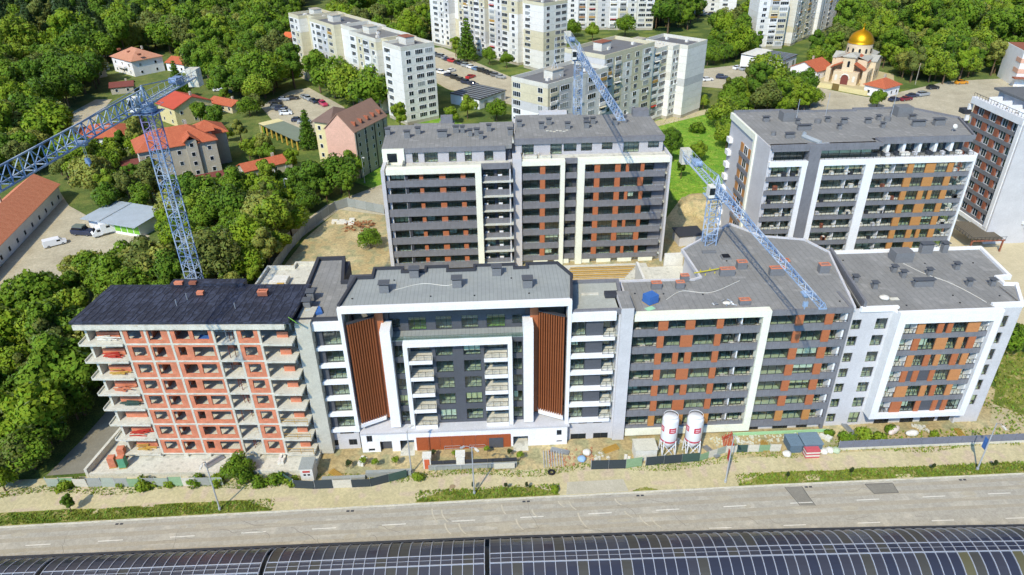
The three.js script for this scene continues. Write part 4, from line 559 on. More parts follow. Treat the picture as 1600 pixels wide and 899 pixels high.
// ------------------------------------------------------------------ finished building on the right with white portal frames
{
  const B = building('apartment_building', 'finished grey building with white portal frames, dark central pillar and occupied balconies', 'building', 78, -132.5), O = 56;
  const X = (s) => O + s, fl = []; for (let k = 0; k < 10; k++) fl.push(0.05 + 2.94 * k);
  B.geo('core', prism([[57.2, -5], [98.8, -5], [103, -15.2], [96.6, -23.4], [58, -23.4]], 0, 32.6), M.pale);
  B.box('room_wall', X(1.2), X(42.4), 0, 32.4, -5, -4.85, M.roomWall);
  fl.forEach((y, i) => {
    B.box('floor_slab', X(1), X(42.4), y - 0.25, y, -4.85, -0.35, M.room);
    if (y > 29.5) return; const t = y + 2.69 - 0.0;
    for (const [a, b] of [[0.6, 7.4], [11.8, 20.4], [22.2, 42.4]]) B.box('spandrel_band', X(a), X(b), y - 0.75, y + 0.2, -0.32, 0, M.band);
    const r = i % 3, P = r === 0 ? [[29.4, 30.5], [33, 35], [37.6, 38.7]] : r === 1 ? [[29.3, 30.4], [32.9, 34], [35, 35.8], [37.7, 38.9]] : [[29.2, 30.6], [33.1, 35.2], [37.6, 38.8]];
    P.forEach(([a, b]) => B.box('orange_panel', X(a), X(b), y + 0.2, y + 2.19, -0.4, 0.03, M.ochre));
    const gl = []; for (let k = 0; k < P.length - 1; k++) gl.push([P[k][1], P[k + 1][0]]);
    gl.forEach(([a, b]) => B.win(X(a), X(b), y + 0.2, y + 2.19, -0.25, b - a > 1.5 ? 3 : 1, { rail: 0.9 }));
    for (const [a, b] of [[1, 7.4], [11.8, 20.4], [22.3, 29.2], [38.8, 42.4]]) {
      const n = Math.max(2, Math.round((b - a) / 1.3)); B.win(X(a), X(b), y, y + 2.2, -1.75, n); B.rail(X(a), X(b), y + 0.2, -0.1, 0.8, M.railing, 0.9);
      if (b - a > 4.4) B.box('balcony_divider', X((a + b) / 2 + 1), X((a + b) / 2 + 1.12), y, y + 2.3, -1.7, -0.36, M.white);
      for (let k = 0; k < (b - a) / 2.6; k++) if (rnd() < 0.75) { const x = rr(X(a) + 0.3, X(b) - 1.2); B.box('balcony_furniture', x, x + rr(0.4, 1.1), y, y + rr(0.5, 0.95), -1.1, -0.5, pick([M.paint, M.charcoal, M.pale, M.greenMesh, M.brown, M.paint])); }
    }
  });
  B.box('frame_beam', X(0.6), X(8.4), 28.95, 30, -0.9, 0.3, M.white); B.box('frame_jamb', X(7.3), X(8.35), 0, 28.95, -0.9, 0.3, M.white); B.box('central_pillar', X(8.36), X(10.75), 0, 33.1, -2, 0.1, M.band);
  B.box('frame_jamb', X(10.76), X(11.8), 0, 28.95, -0.9, 0.3, M.white); B.box('frame_beam', X(10.76), X(42.5), 28.95, 30.1, -0.9, 0.3, M.white); B.box('frame_jamb', X(20.35), X(22.2), 0, 28.95, -0.9, 0.3, M.white); B.box('frame_jamb', X(42.35), X(42.75), 0, 30.6, -2, 0.3, M.white);
  for (const [a, b] of [[1, 8.2], [10.9, 22]]) { B.win(X(a), X(b), 29.7, 32, -1.75, 5); B.rail(X(a), X(b), 30.1, -0.2, 0.7, M.railing, 0.9); } B.geo('eaves', [bx(X(0.9), X(8.35), 32, 33, -2, -0.05), bx(X(10.76), X(22.4), 32, 33, -2, -0.05), bx(X(22.41), X(43), 32.1, 33, -3.8, -2.6)], M.band);
  B.box('top_floor_wall', X(22.2), X(42.5), 29.6, 32.1, -5, -4.6, M.dark); for (let k = 0; k < 6; k++) B.win(X(23 + k * 3.3), X(25.2 + k * 3.3), 29.8, 31.9, -4.5, 2); for (let k = 0; k < 5; k++) B.box('screen_wall', X(25.6 + k * 3.3), X(26.2 + k * 3.3), 30.1, 32, -4.4, -2.9, M.white);
  B.rail(X(22.3), X(42.4), 30.1, -0.4, 0.8, M.railing, 1); for (let k = 0; k < 9; k++) { const x = X(rr(23, 41)); B.box('balcony_furniture', x, x + rr(0.5, 1.2), 30.12, 30.7, -2, -1.1, pick([M.paint, M.charcoal, M.pale])); }
  // left side wall with its panels
  B.box('side_wall', 56.5, 57.4, 0, 32.9, -24.3, -0.4, M.pale); B.box('side_frame', 56.1, 56.5, 0, 33, -8.9, -8, M.cream); B.box('side_frame', 56.1, 56.5, 31.6, 33, -24.3, -8.91, M.cream);
  fl.forEach((y) => { if (y > 29) return; B.box('orange_panel', 56.36, 56.5, y + 0.5, y + 2.4, -11.2, -9.6, M.ochre); B.box('orange_panel', 56.36, 56.5, y + 0.5, y + 2.4, -16, -14.3, M.ochre); B.win(56.42 - 1.1, 56.42 + 1.1, y + 0.5, y + 2.4, -12.7, 2, { turn: -Math.PI / 2, glass: M.pane, frame: M.whiteFrame }); B.box('spandrel_band', 56.2, 56.5, y - 0.5, y + 0.4, -16.2, -9.4, M.band); B.box('rear_balcony', 55.7, 56.49, y + 0.1, y + 1.2, -23.6, -21.6, M.white); });
  const rp = [[56.7, -0.2], [79, -0.2], [79, -3], [99.2, -2.8], [103.3, -15.2], [96.6, -23.6], [84, -23.8], [84, -22.6], [68, -23], [68, -24.2], [56.9, -24.2]];
  B.geo('roof', prism(rp, 32.5, 33), M.roof); B.parapet(rp, 32.6, 33.4, 0.35, M.band, [10]);
  for (const [x, z, w] of [[61.4, -16.8, 1.4], [67.4, -14.4, 0.8], [62.2, -5.4, 1.9], [74.3, -15.2, 1], [77.4, -14, 1.3], [74.6, -10.2, 0.8], [82.4, -13.6, 1.3], [85.7, -15.6, 0.9], [84, -10.4, 0.8], [93, -15.2, 1.4]]) B.vent(x, z, 33, w, 0.9, 1);
  B.vent(67.1, -10.2, 33, 3, 0.8, 1.1); B.vent(91.8, -10.6, 33, 3, 0.8, 1.2); B.vent(96.4, -11, 33, 2.4, 1.2, 1.4); B.vent(66.3, -17.4, 33, 3.2, 3, 2.4, { cap: false }); B.vent(92.4, -18.6, 33, 3.6, 3, 2.6, { cap: false });
  B.geo('roof_drum', [cyl(0.7, 0.7, 0.8, 72, 33, -14.8, 16), cyl(0.7, 0.7, 0.8, 87.4, 33, -15, 16), cyl(0.5, 0.5, 0.8, 59.6, 33, -7.4, 14)], M.vent);
  B.geo('duct', [bar([66.6, 33.3, -1], [65, 33.3, -5.4], 0.9, 0.5), bar([65, 33.3, -5.4], [66, 33.4, -7.2], 0.7, 0.5), bx(66, 68.4, 33.05, 33.35, -1, -0.2)], M.steelRoof);
  const mast = tube([[67.6, 33, -15.8], [67.6, 38, -15.8]], 0.06, 3); B.geo('antenna_mast', [mast, tube([[88.6, 33, -16], [88.6, 38.6, -16]], 0.06, 3), tube([[76, 33, -20], [76, 38, -20]], 0.06, 3)], M.lamp);
  const dish = new THREE.SphereGeometry(0.6, 14, 8, 0, Math.PI * 2, 0, 1); dish.rotateX(1); dish.translate(97, 34, -6.6); B.geo('satellite_dish', [dish, cyl(0.05, 0.05, 1, 97, 33, -6.8, 6)], M.paint);
}
// ------------------------------------------------------------------ brown panelled building at the right edge
{
  const B = building('apartment_building', 'grey building with brown panels and roof terrace, cut by the right edge', 'building', 135, -158);
  B.box('core', 122.4, 150, 0, 30, -12.4, 6.3, M.pale); B.box('end_wall', 121.6, 150, 0, 30.4, 6.31, 6.8, M.pale); B.box('frame', 121.5, 122.39, 3, 4, -12.6, 6.3, M.white); B.box('frame', 121.3, 122.39, 29.6, 31.2, -12.8, 6.4, M.white); B.box('frame', 121.4, 122.39, 4, 29.6, 5.1, 6.3, M.white);
  for (let k = 0; k < 9; k++) {
    const y = 4.2 + k * 2.84; B.box('spandrel_band', 121.9, 122.38, y - 0.5, y + 0.45, -12.4, 5.09, M.band);
    [[-11.8, -10.2], [-7.8, -5.8], [-3, -1.2], [1.2, 2.6]].forEach(([a, b], q) => B.box('brown_panel', 121.95, 122.38, y + 0.46, y + 2.33, a + (k % 2) * 0.5, b - 0.4 + (k % 2) * 0.5, M.brown));
    for (const z of [-9, -4.4, 0, 3.8]) B.win(122.2 - 0.9, 122.2 + 0.9, y + 0.46, y + 2.3, z + (k % 2) * 0.5, 2, { turn: -Math.PI / 2, glass: M.paneBlue, frame: M.whiteFrame });
    B.box('balcony', 120.4, 122.2, y - 0.2, y + 0.9, -15, -12.7, M.charcoal); B.box('balcony_screen', 121.2, 122.2, y + 0.95, y + 2.4, -13.2, -12.7, M.white);
    B.box('balcony', 130.6, 150, y - 0.3, y + 0.8, 6.85, 8, M.charcoal); obj('air_conditioner', acUnit, M.whiteFrame, B.g, [130 - 135, y + 1, 7]);
  }
  B.box('terrace', 122.4, 150, 30, 30.3, -12.4, 6.3, M.band); B.geo('penthouse', bx(126.5, 150, 30.3, 33, -11, 3), M.pale); B.geo('penthouse_roof', prism([[125.6, 4], [150, 4], [150, -12], [125.6, -12]], 33, 33.5), tinted(0x6d7072, 0.9)); for (let k = 0; k < 4; k++) B.box('privacy_screen', 123, 126.4, 30.31, 32, -9 + k * 3.6, -8.8 + k * 3.6, M.white);
  B.geo('railing', [bx(121.5, 121.58, 32.1, 32.18, -12.6, 6.3), ...[...Array(18).keys()].map((k) => bx(121.5, 121.56, 31.2, 32.1, -12.6 + k * 1.1, -12.54 + k * 1.1))], M.railing);
  const D = thing('timber_deck', 'dark slatted deck roof with a low railing beside the right building', 'deck', [119, 0, -151.5]); for (let k = 0; k < 13; k++) obj('deck_board', bx(-3.6 + k * 0.62, -3.06 + k * 0.62, 3.2, 3.3, -7 + k * 0.15, 4.6 - Math.abs(k - 8) * 0.15), tinted(0x6f685a, 0.9), D); obj('beam', [bx(-3.6, 4.6, 2.9, 3.19, 4.2, 4.5), bx(-3.6, -3.3, 0, 2.89, 4.2, 4.5), bx(4, 4.3, 0, 2.89, 4.2, 4.5), bx(-3.6, -3.3, 0, 3.19, -7, -6.7)], M.brown, D); obj('railing', [bx(-3.7, 4.6, 4.1, 4.18, 4.7, 4.76), bx(-3.75, -3.7, 4.1, 4.18, -7, 4.7), ...[...Array(9).keys()].map((k) => bx(-3.7 + k, -3.64 + k, 3.2, 4.1, 4.7, 4.76)), ...[...Array(11).keys()].map((k) => bx(-3.75, -3.69, 3.2, 4.1, -7 + k * 1.1, -6.94 + k * 1.1))], M.railing, D);
}
{
  const B = building('public_building', 'white building with pink and grey window bands at the right edge', 'building', 236, -290, -0.25);
  B.box('wall', -12, 26, 0, 14.5, -18, 0, M.white); B.box('roof', -11.8, 25.8, 14.5, 14.7, -17.8, -0.2, M.brown); B.box('canopy', -13.5, 8, 3.6, 4.1, 0.02, 2.6, M.brown);
  for (const y of [5.4, 9.6]) { B.box('pink_panel', -12.02, -9.4, y, y + 1.8, 0.01, 0.1, M.pinkish); B.box('pink_panel', -12.1, -12.01, y, y + 1.8, -5, 0, M.pinkish); for (let k = 0; k < 9; k++) B.win(-9 + k * 2.6, -7 + k * 2.6, y, y + 1.8, 0.06, 2, { glass: M.pane, frame: M.whiteFrame }); }
}
// ------------------------------------------------------------------ precast panel blocks behind
const panelTone = [tinted(0xf4f2ec), tinted(0xeeece4), tinted(0xe2dfd2), tinted(0xd3d3d2), tinted(0xf6f5f1), tinted(0xddd5b6)];
const balTone = [tinted(0xc2994f), tinted(0xb98a5a), tinted(0xd8d0b4), tinted(0xa9a9a6), tinted(0xe9e6dc)];
const wg = {};
function farWin(w, h) { const k = w + '_' + h; return wg[k] ??= { f: merge([bx(-w / 2, w / 2, 0, 0.09, -0.02, 0.06), bx(-w / 2, w / 2, h - 0.09, h, -0.02, 0.06), bx(-w / 2, -w / 2 + 0.09, 0.09, h - 0.09, -0.02, 0.06), bx(w / 2 - 0.09, w / 2, 0.09, h - 0.09, -0.02, 0.06), ...(w > 1.3 ? [bx(-0.04, 0.04, 0.09, h - 0.09, -0.02, 0.05)] : []), ...(w > 2.6 ? [bx(-w / 4 - 0.04, -w / 4 + 0.04, 0.09, h - 0.09, -0.02, 0.05), bx(w / 4 - 0.04, w / 4 + 0.04, 0.09, h - 0.09, -0.02, 0.05)] : [])]), p: bx(-w / 2 + 0.05, w / 2 - 0.05, 0.05, h - 0.05, -0.03, 0.03) }; }
function addWin(g, x, y, z, w, h, turn = 0) { const q = farWin(w, h), o = obj('window', q.f, M.whiteFrame, g, [x, y, z]); o.rotation.y = turn; obj('pane', q.p, rnd() < 0.72 ? M.pane : rnd() < 0.5 ? M.paneBlue : M.paneCurtain, o); return o; }
// one block: a row of bays stepping in depth; local x runs along the front, z towards the viewer
function panelBlock(label, x, z, dir, bays, o = {}) {
  const t = thing('panel_block', label, 'apartment block', [x, o.y ?? 0, z], Math.atan2(-dir[1], dir[0]), o.group ?? 'prefabricated panel blocks'), F = o.floors ?? 9, base = 1.2;
  bays.forEach((b) => {
    const H = base + F * (o.fh ?? 2.8) + (b.up ?? 0), fh = (H - base) / (F + (b.up ? 1 : 0)), n = F + (b.up ? 1 : 0), dz = -b.d;
    obj('plinth', bx(b.a, b.b, 0, base - 0.04, b.f + dz, b.f - 0.1), M.greyWall, t);
    obj('core', bx(b.a + 0.06, b.b - 0.06, base - 0.04, H, b.f + dz + 0.06, b.f - 0.1), M.greyWall, t);
    const cut = b.cols ?? [], ns = Math.max(1, cut.length), tones = [...Array(ns)].map(() => pick(panelTone));
    for (let k = 0; k < n; k++) {
      const y = base + k * fh; for (let q = 0; q < ns; q++) { if (rnd() < 0.22) tones[q] = pick(panelTone); const u0 = q ? (cut[q - 1][0] + cut[q][0]) / 2 : 0, u1 = q < ns - 1 ? (cut[q][0] + cut[q + 1][0]) / 2 : 1, W = b.b - b.a; obj('wall_panel', bx(b.a + W * u0 + (q ? 0.03 : 0), b.a + W * u1 - (q < ns - 1 ? 0.03 : 0), y, y + fh - 0.07, b.f + dz, b.f), tones[q], t); }
      cut.forEach(([p, kind], q) => { const tone = tones[q];
        const X = b.a + (b.b - b.a) * p;
        if (kind === 'l') { // loggia with a parapet, glazed or open
          const w = o.lw ?? 3, m = rnd() < 0.45 ? pick(balTone) : tone; obj('balcony_front', bx(-w / 2, w / 2, 0, 1, 0.02, 0.28), m, t, [X, y + 0.05, b.f]);
          const g = addWin(t, X, y + 1.07, b.f + 0.04, w, 1.45); if (rnd() < 0.25) obj('awning', bx(-w / 2, w / 2, 0, 0.06, 0.02, 0.8), pick([M.paint, M.red, M.beige]), t, [X, y + 2.4, b.f]).rotation.x = 0.3;
        } else addWin(t, X + rr(-0.15, 0.15), y + 0.75, b.f + 0.02, kind === 'w' ? (rnd() < 0.5 ? 3.4 : 4.2) : kind === 's' ? 1.6 : rnd() < 0.7 ? 2.1 : 1.7, 1.65);
        if (rnd() < 0.2) obj('air_conditioner', acUnit, M.whiteFrame, t, [X + 1.4, y + 0.5, b.f + 0.2]);
      });
      (b.right ?? []).forEach(([p, kind]) => addWin(t, b.b + 0.02, y + 0.85, b.f + dz * p, kind === 'w' ? 3.2 : 2, 1.65, Math.PI / 2));
      (b.left ?? []).forEach(([p, kind]) => addWin(t, b.a - 0.02, y + 0.85, b.f + dz * p, kind === 'w' ? 3.2 : 2, 1.65, -Math.PI / 2));
    }
    obj('roof', bx(b.a + 0.3, b.b - 0.3, H, H + 0.15, b.f + dz + 0.3, b.f - 0.3), tinted(pick([0x75777a, 0x808180, 0x6c6e72]), 0.95), t);
    const ph = 1.35; obj('parapet', [bx(b.a, b.b, H, H + ph, b.f - 0.28, b.f - 0.02), bx(b.a, b.a + 0.25, H, H + ph, b.f + dz + 0.02, b.f - 0.29), bx(b.b - 0.25, b.b, H, H + ph, b.f + dz + 0.02, b.f - 0.29), bx(b.a + 0.26, b.b - 0.26, H, H + ph, b.f + dz + 0.02, b.f + dz + 0.28)], pick([panelTone[2], panelTone[5]]), t);
    if (b.hut) { const [hx, hz] = b.hut; obj('roof_hut', bx(hx - 2.6, hx + 2.6, H + 0.15, H + 2.8, hz - 1.8, hz + 1.8), panelTone[2], t); obj('hut_roof', bx(hx - 2.8, hx + 2.8, H + 2.8, H + 2.98, hz - 2, hz + 2), rnd() < 0.25 ? M.brown : M.greyWall, t); }
    for (let k = 0; k < 2; k++) { const vx = rr(b.a + 1.5, b.b - 1.5), vz = b.f + dz * rr(0.3, 0.8); obj('roof_vent', bx(-0.6, 0.6, 0, 0.9, -0.5, 0.5), panelTone[1], t, [vx, H + 0.15, vz]); }
  });
  return t;
}
const nd = (a, b) => { const L = Math.hypot(b[0] - a[0], b[1] - a[1]); return [(b[0] - a[0]) / L, (b[1] - a[1]) / L]; };
// the long white slab left of centre
panelBlock('long white panel block left of centre with grey stepped roofs', -86, -342, nd([-86, -342], [-28.4, -261]), [
  { a: 0, b: 11, f: 0, d: 16, cols: [[0.25, 'w'], [0.7, 's']], hut: [7, -10] }, { a: 11.1, b: 19, f: -4, d: 15, cols: [[0.6, 'n']] },
  { a: 19.1, b: 43, f: -1.5, d: 17, cols: [[0.12, 'n'], [0.34, 'w'], [0.56, 'n'], [0.8, 'l']], hut: [28, -9] }, { a: 43.1, b: 58, f: -4.5, d: 13, cols: [[0.7, 's']] },
  { a: 58.1, b: 80, f: -0.6, d: 15, cols: [[0.12, 'w'], [0.4, 's'], [0.62, 'w'], [0.88, 'n']], hut: [62, -8] }, { a: 80.1, b: 86, f: -3, d: 12, cols: [] },
  { a: 86.1, b: 99.4, f: 0, d: 14, cols: [[0.25, 'w']], right: [[0.2, 'n'], [0.52, 'w'], [0.82, 'w']], hut: [90, -8] }], { lw: 3.4, fh: 2.86 });
// the block top centre
panelBlock('tall cream and white panel block behind the car park, top cut off', -23, -404, nd([-23, -404], [21.6, -347]), [
  { a: -6, b: 11, f: 0, d: 14, cols: [[0.3, 'w'], [0.62, 's'], [0.88, 'n']] }, { a: 11.1, b: 18, f: -4, d: 12, cols: [[0.6, 's']] },
  { a: 18.1, b: 40, f: -1, d: 14, cols: [[0.1, 'n'], [0.3, 'l'], [0.52, 'n'], [0.7, 'w'], [0.9, 'n']] }, { a: 40.1, b: 43, f: -4, d: 12, cols: [] },
  { a: 43.1, b: 65, f: -1, d: 14, cols: [[0.12, 'l'], [0.36, 's'], [0.56, 'w'], [0.85, 'n']] }, { a: 65.1, b: 70, f: -4, d: 12, cols: [[0.5, 's']] },
  { a: 70.1, b: 84, f: 0, d: 15, cols: [[0.22, 'w']], right: [[0.18, 'n'], [0.6, 'w'], [0.85, 'w']] }], { lw: 3.6, floors: 10, fh: 2.8 });
// the stepped block right behind the dark banded building
panelBlock('stepped beige panel block right behind the dark banded roof, blank end wall', 19.2, -211, nd([0, 0], [0.72, -0.69]), [
  { a: 0, b: 29.5, f: 0.3, d: 15, cols: [[0.09, 'l'], [0.26, 'w'], [0.5, 'n'], [0.72, 'w'], [0.92, 'l']], left: [[0.2, 'n'], [0.85, 'w']], hut: [11, -7] },
  { a: 31, b: 59.5, f: -2.4, d: 17, up: 2.9, cols: [[0.08, 'l'], [0.26, 'l'], [0.46, 's'], [0.64, 'n'], [0.86, 'w']], hut: [42, -12] },
  { a: 60.2, b: 69.4, f: -3.2, d: 17, cols: [[0.28, 'l'], [0.8, 'w']], hut: [66, -14] }, { a: 69.5, b: 73.9, f: -1, d: 18, cols: [[0.3, 's'], [0.75, 's']] }, { a: 74, b: 87.4, f: 2.3, d: 19, cols: [] }], { lw: 3.2, fh: 2.68 });
panelBlock('white panel block at the top right, left of the gold dome', 141.6, -377, nd([141.6, -377], [157, -377]), [
  { a: 0, b: 15.4, f: 0, d: 14, cols: [[0.2, 'n'], [0.55, 'l'], [0.84, 'w']] }], { lw: 3.4, fh: 2.8, floors: 9 });
panelBlock('weathered panel block wing behind the top right white block', 164.5, -382, nd([164.5, -382], [212, -432]), [
  { a: 0, b: 6, f: -1, d: 14, cols: [[0.5, 's']] }, { a: 6.1, b: 32, f: -2, d: 14, cols: [[0.1, 'l'], [0.3, 's'], [0.55, 'l'], [0.82, 'w']] }, { a: 32.1, b: 36, f: 0, d: 14, cols: [] }, { a: 36.1, b: 66, f: -2, d: 14, cols: [[0.12, 's'], [0.32, 'n'], [0.58, 'l'], [0.85, 's']] }], { lw: 3.6, fh: 2.8 });
panelBlock('panel block with brown window strips at the top edge, right of centre', 50, -441, nd([50, -441], [101, -437]), [
  { a: -6, b: 8, f: 0, d: 14, cols: [[0.3, 'w'], [0.75, 'n']] }, { a: 8.1, b: 26, f: -1, d: 14, cols: [[0.12, 'l'], [0.45, 'l'], [0.82, 'n']] }, { a: 26.1, b: 42, f: 0, d: 14, cols: [[0.15, 'l'], [0.5, 'l'], [0.85, 'n']] }, { a: 42.1, b: 52, f: 1, d: 16, cols: [[0.3, 'w'], [0.75, 'w']], right: [[0.5, 'n']] }], { lw: 3.6, fh: 2.8 });
panelBlock('distant panel block with orange balconies at the top edge', 128, -494, nd([128, -494], [166, -486]), [{ a: 0, b: 20, f: 0, d: 14, cols: [[0.2, 'l'], [0.5, 'l'], [0.8, 'l']] }, { a: 20.1, b: 40, f: 1, d: 16, cols: [[0.25, 'n'], [0.65, 'w']] }], { lw: 4, fh: 2.8 });
panelBlock('low white building at the top edge above the gold dome', 268, -495, nd([268, -495], [310, -515]), [{ a: 0, b: 46, f: 0, d: 16, cols: [[0.1, 'w'], [0.3, 'n'], [0.5, 'w'], [0.7, 'n'], [0.9, 'w']] }], { floors: 3, fh: 3 });
panelBlock('white villa with balconies at the top edge, right of the long slab', -56, -468, nd([-56, -468], [-28, -500]), [{ a: 0, b: 36, f: 0, d: 16, cols: [[0.15, 'w'], [0.45, 'n'], [0.78, 'w']] }], { floors: 3, fh: 3 });

// ------------------------------------------------------------------ houses
function gableRoof(w, d, h, over = 0.5) { // ridge along x, centred, eaves at y = 0
  const x = w / 2 + over, z = d / 2 + over, s = h / (d / 2), e = -over * s, t = 0.22, parts = [];
  for (const q of [1, -1]) { const g = new THREE.BoxGeometry(2 * x, t, Math.hypot(z, h - e)); g.rotateX(q * Math.atan2(h - e, z)); g.translate(0, (h + e) / 2, q * z / 2); parts.push(uvm(g)); }
  return parts;
}
function hipRoof(w, d, h, over = 0.5) {
  const x = w / 2 + over, z = d / 2 + over, r = Math.max(0.01, x - z), P = [[-x, 0, z], [x, 0, z], [x, 0, -z], [-x, 0, -z], [-r, h, 0], [r, h, 0]], F = [[0, 1, 5], [0, 5, 4], [2, 3, 4], [2, 4, 5], [1, 2, 5], [3, 0, 4], [0, 2, 1], [0, 3, 2]];
  const pos = []; F.forEach((f) => f.forEach((i) => pos.push(...P[i]))); const g = new THREE.BufferGeometry(); g.setAttribute('position', new THREE.Float32BufferAttribute(pos, 3)); g.computeVertexNormals(); return [uvm(g), bx(-x, x, -0.16, -0.01, -z, z)];
}
function house(label, x, z, turn, w, d, h, o = {}) {
  const t = thing('house', label, 'house', [x, 0, z], turn, o.group), wall = o.wall ?? M.beige; obj('wall', bx(-w / 2, w / 2, 0, h, -d / 2, d / 2), wall, t);
  if (o.gable !== false && !o.hip) obj('gable', sideProfile([[-d / 2, 0], [d / 2, 0], [0, o.rh - 0.1]], w - 0.02).rotateY(Math.PI / 2).translate(0, h, 0), wall, t);
  const rf = obj('roof', o.hip ? hipRoof(w, d, o.rh, o.over ?? 0.7) : gableRoof(w, d, o.rh, o.over), o.roof ?? M.clay, t, [0, h + 0.12, 0]);
  if (o.chimney !== false) obj('chimney', bx(-0.4, 0.4, 0, 1.5, -0.35, 0.35), M.greyWall, rf, [w * 0.2, o.rh - 0.6, -d * 0.12]);
  const rows = o.rows ?? Math.max(1, Math.floor(h / 3)), nx = o.nx ?? Math.max(2, Math.floor(w / 3.4)), nz = o.nz ?? Math.max(1, Math.floor(d / 4));
  for (let r = 0; r < rows; r++) { const y = 0.9 + r * (h - 0.3) / rows; for (let k = 0; k < nx; k++) addWin(t, -w / 2 + w * (k + 0.5) / nx, y, d / 2 + 0.02, 1.2, 1.4); for (let k = 0; k < nz; k++) { addWin(t, w / 2 + 0.02, y, d / 2 - d * (k + 0.5) / nz, 1.2, 1.4, Math.PI / 2); addWin(t, -w / 2 - 0.02, y, d / 2 - d * (k + 0.5) / nz, 1.2, 1.4, -Math.PI / 2); } }
  return t;
}
{ // grey house with the complex red roof
  const t = house('grey three storey house with hipped red roof right of the left mast', -96, -218, 0.49, 22, 13, 10.6, { hip: true, rh: 4.2, wall: M.greyWall, nx: 5, nz: 3 });
  obj('projecting_bay', bx(2.2, 5.4, 0, 12, 6.5, 7.4), M.greyWall, t); for (let k = 0; k < 4; k++) addWin(t, 3.8, 1 + k * 2.9, 7.42, 1.2, 1.4); obj('dormer_roof', gableRoof(5, 3.6, 1.5).map((g) => g.rotateY(Math.PI / 2)), M.clay, t, [3.8, 12, 5.2]); obj('dormer', bx(8.6, 10.9, 10, 12.6, -1.6, 1.8), M.greyWall, t); obj('dormer_roof', gableRoof(4, 4, 1.3), M.clay, t, [9.4, 12.6, 0.1]);
  obj('rear_wing', bx(5.6, 15.6, 0, 10.2, -11.4, -1.4), M.greyWall, t); obj('rear_wing_roof', hipRoof(10.2, 10, 3.2, 0.7), M.clay, t, [10.6, 10.4, -6.4]); for (let k = 0; k < 3; k++) for (const z of [-4, -8.6]) addWin(t, 15.62, 1 + k * 3.1, z, 1.2, 1.4, Math.PI / 2);
}
house('yellow house with bright red gable roof behind the left mast', -114.5, -277, -0.75, 13, 15, 6.8, { rh: 3, wall: M.yellow, roof: tinted(0xc4523a, 0.8), nx: 2, nz: 3 });
house('long white barn with weathered clay tile roof at the left edge', -124.9, -167, Math.PI / 2 + 0.138, 62, 11, 4.6, { rh: 3.4, wall: M.white, roof: M.oldclay, nx: 13, nz: 2, rows: 1 });
{ const t = house('pale hillside house with faded pink hipped roof among the trees, upper left', -167, -362, -0.72, 20, 15, 7, { hip: true, rh: 4, wall: M.white, roof: tinted(0xc98f72, 0.9), nx: 3, nz: 2 }); obj('balcony', bx(-4, 4, 3.2, 4.2, 7.5, 9), M.white, t); for (const x of [-5, 0, 5]) obj('roof_window', bx(x - 0.7, x + 0.7, 0, 0.8, -0.7, 0.7), M.brown, t, [x, 9.2, 3]); }
house('small red roofed annex right of the pale hillside house', -146, -362, -0.5, 12, 9, 4, { rh: 2, wall: M.white, roof: M.clay });
house('low red hipped house half hidden below the crane jib', -133, -248, 0.2, 17, 13, 4.6, { hip: true, rh: 3, wall: M.white, roof: M.clay });
house('small house with a red roof high in the upper left wood', -212, -372, -0.3, 12, 9, 5, { rh: 2.6, wall: M.white, roof: M.clay });
house('grey roofed cottage in the upper left wood', -196, -402, 0.3, 14, 9, 5, { rh: 2.6, wall: M.white, roof: tinted(0x9a9c98, 0.9) });
house('blue grey house with an orange roof at the top edge, left of the long slab', -98, -400, -0.4, 13, 11, 6, { rh: 3.4, wall: tinted(0x9aa6b2), roof: tinted(0xd86f42, 0.85) });
house('orange roofed garage beside the yellow house', -103, -290, -0.6, 14, 7, 2.8, { rh: 1.4, wall: M.beige, roof: M.clay, rows: 1 });
house('low shed with orange tile roof right of the grey house', -69, -216, 0.62, 15, 6.5, 3, { rh: 1.5, wall: M.greyWall, roof: M.clay, rows: 1 });
house('maroon roofed outbuilding beside the driveway, upper left', -158, -322, 0.3, 9, 7, 3, { rh: 1.4, wall: M.greyWall, roof: M.maroon, rows: 1 });
house('grey roofed shed beside the pale hillside house', -184, -352, -0.5, 9, 6, 3, { rh: 1.2, wall: M.greyWall, roof: tinted(0x9c9a90, 0.9), rows: 1 });
house('terracotta roofed cottage left of the pale hillside house', -190, -366, -0.6, 10, 8, 3.4, { rh: 1.8, wall: M.white, roof: M.clay, rows: 1 });
house('little red roofed hut among bushes above the dug earth', -52, -204, 0.5, 8, 6, 2.4, { rh: 1.4, wall: M.maroon, roof: M.red, rows: 1 });
house('brick red hut behind the long slab at the top', -46, -430, 0.2, 12, 9, 4, { rh: 2, wall: M.brown, roof: tinted(0x9aa0a4, 0.8), rows: 1 });
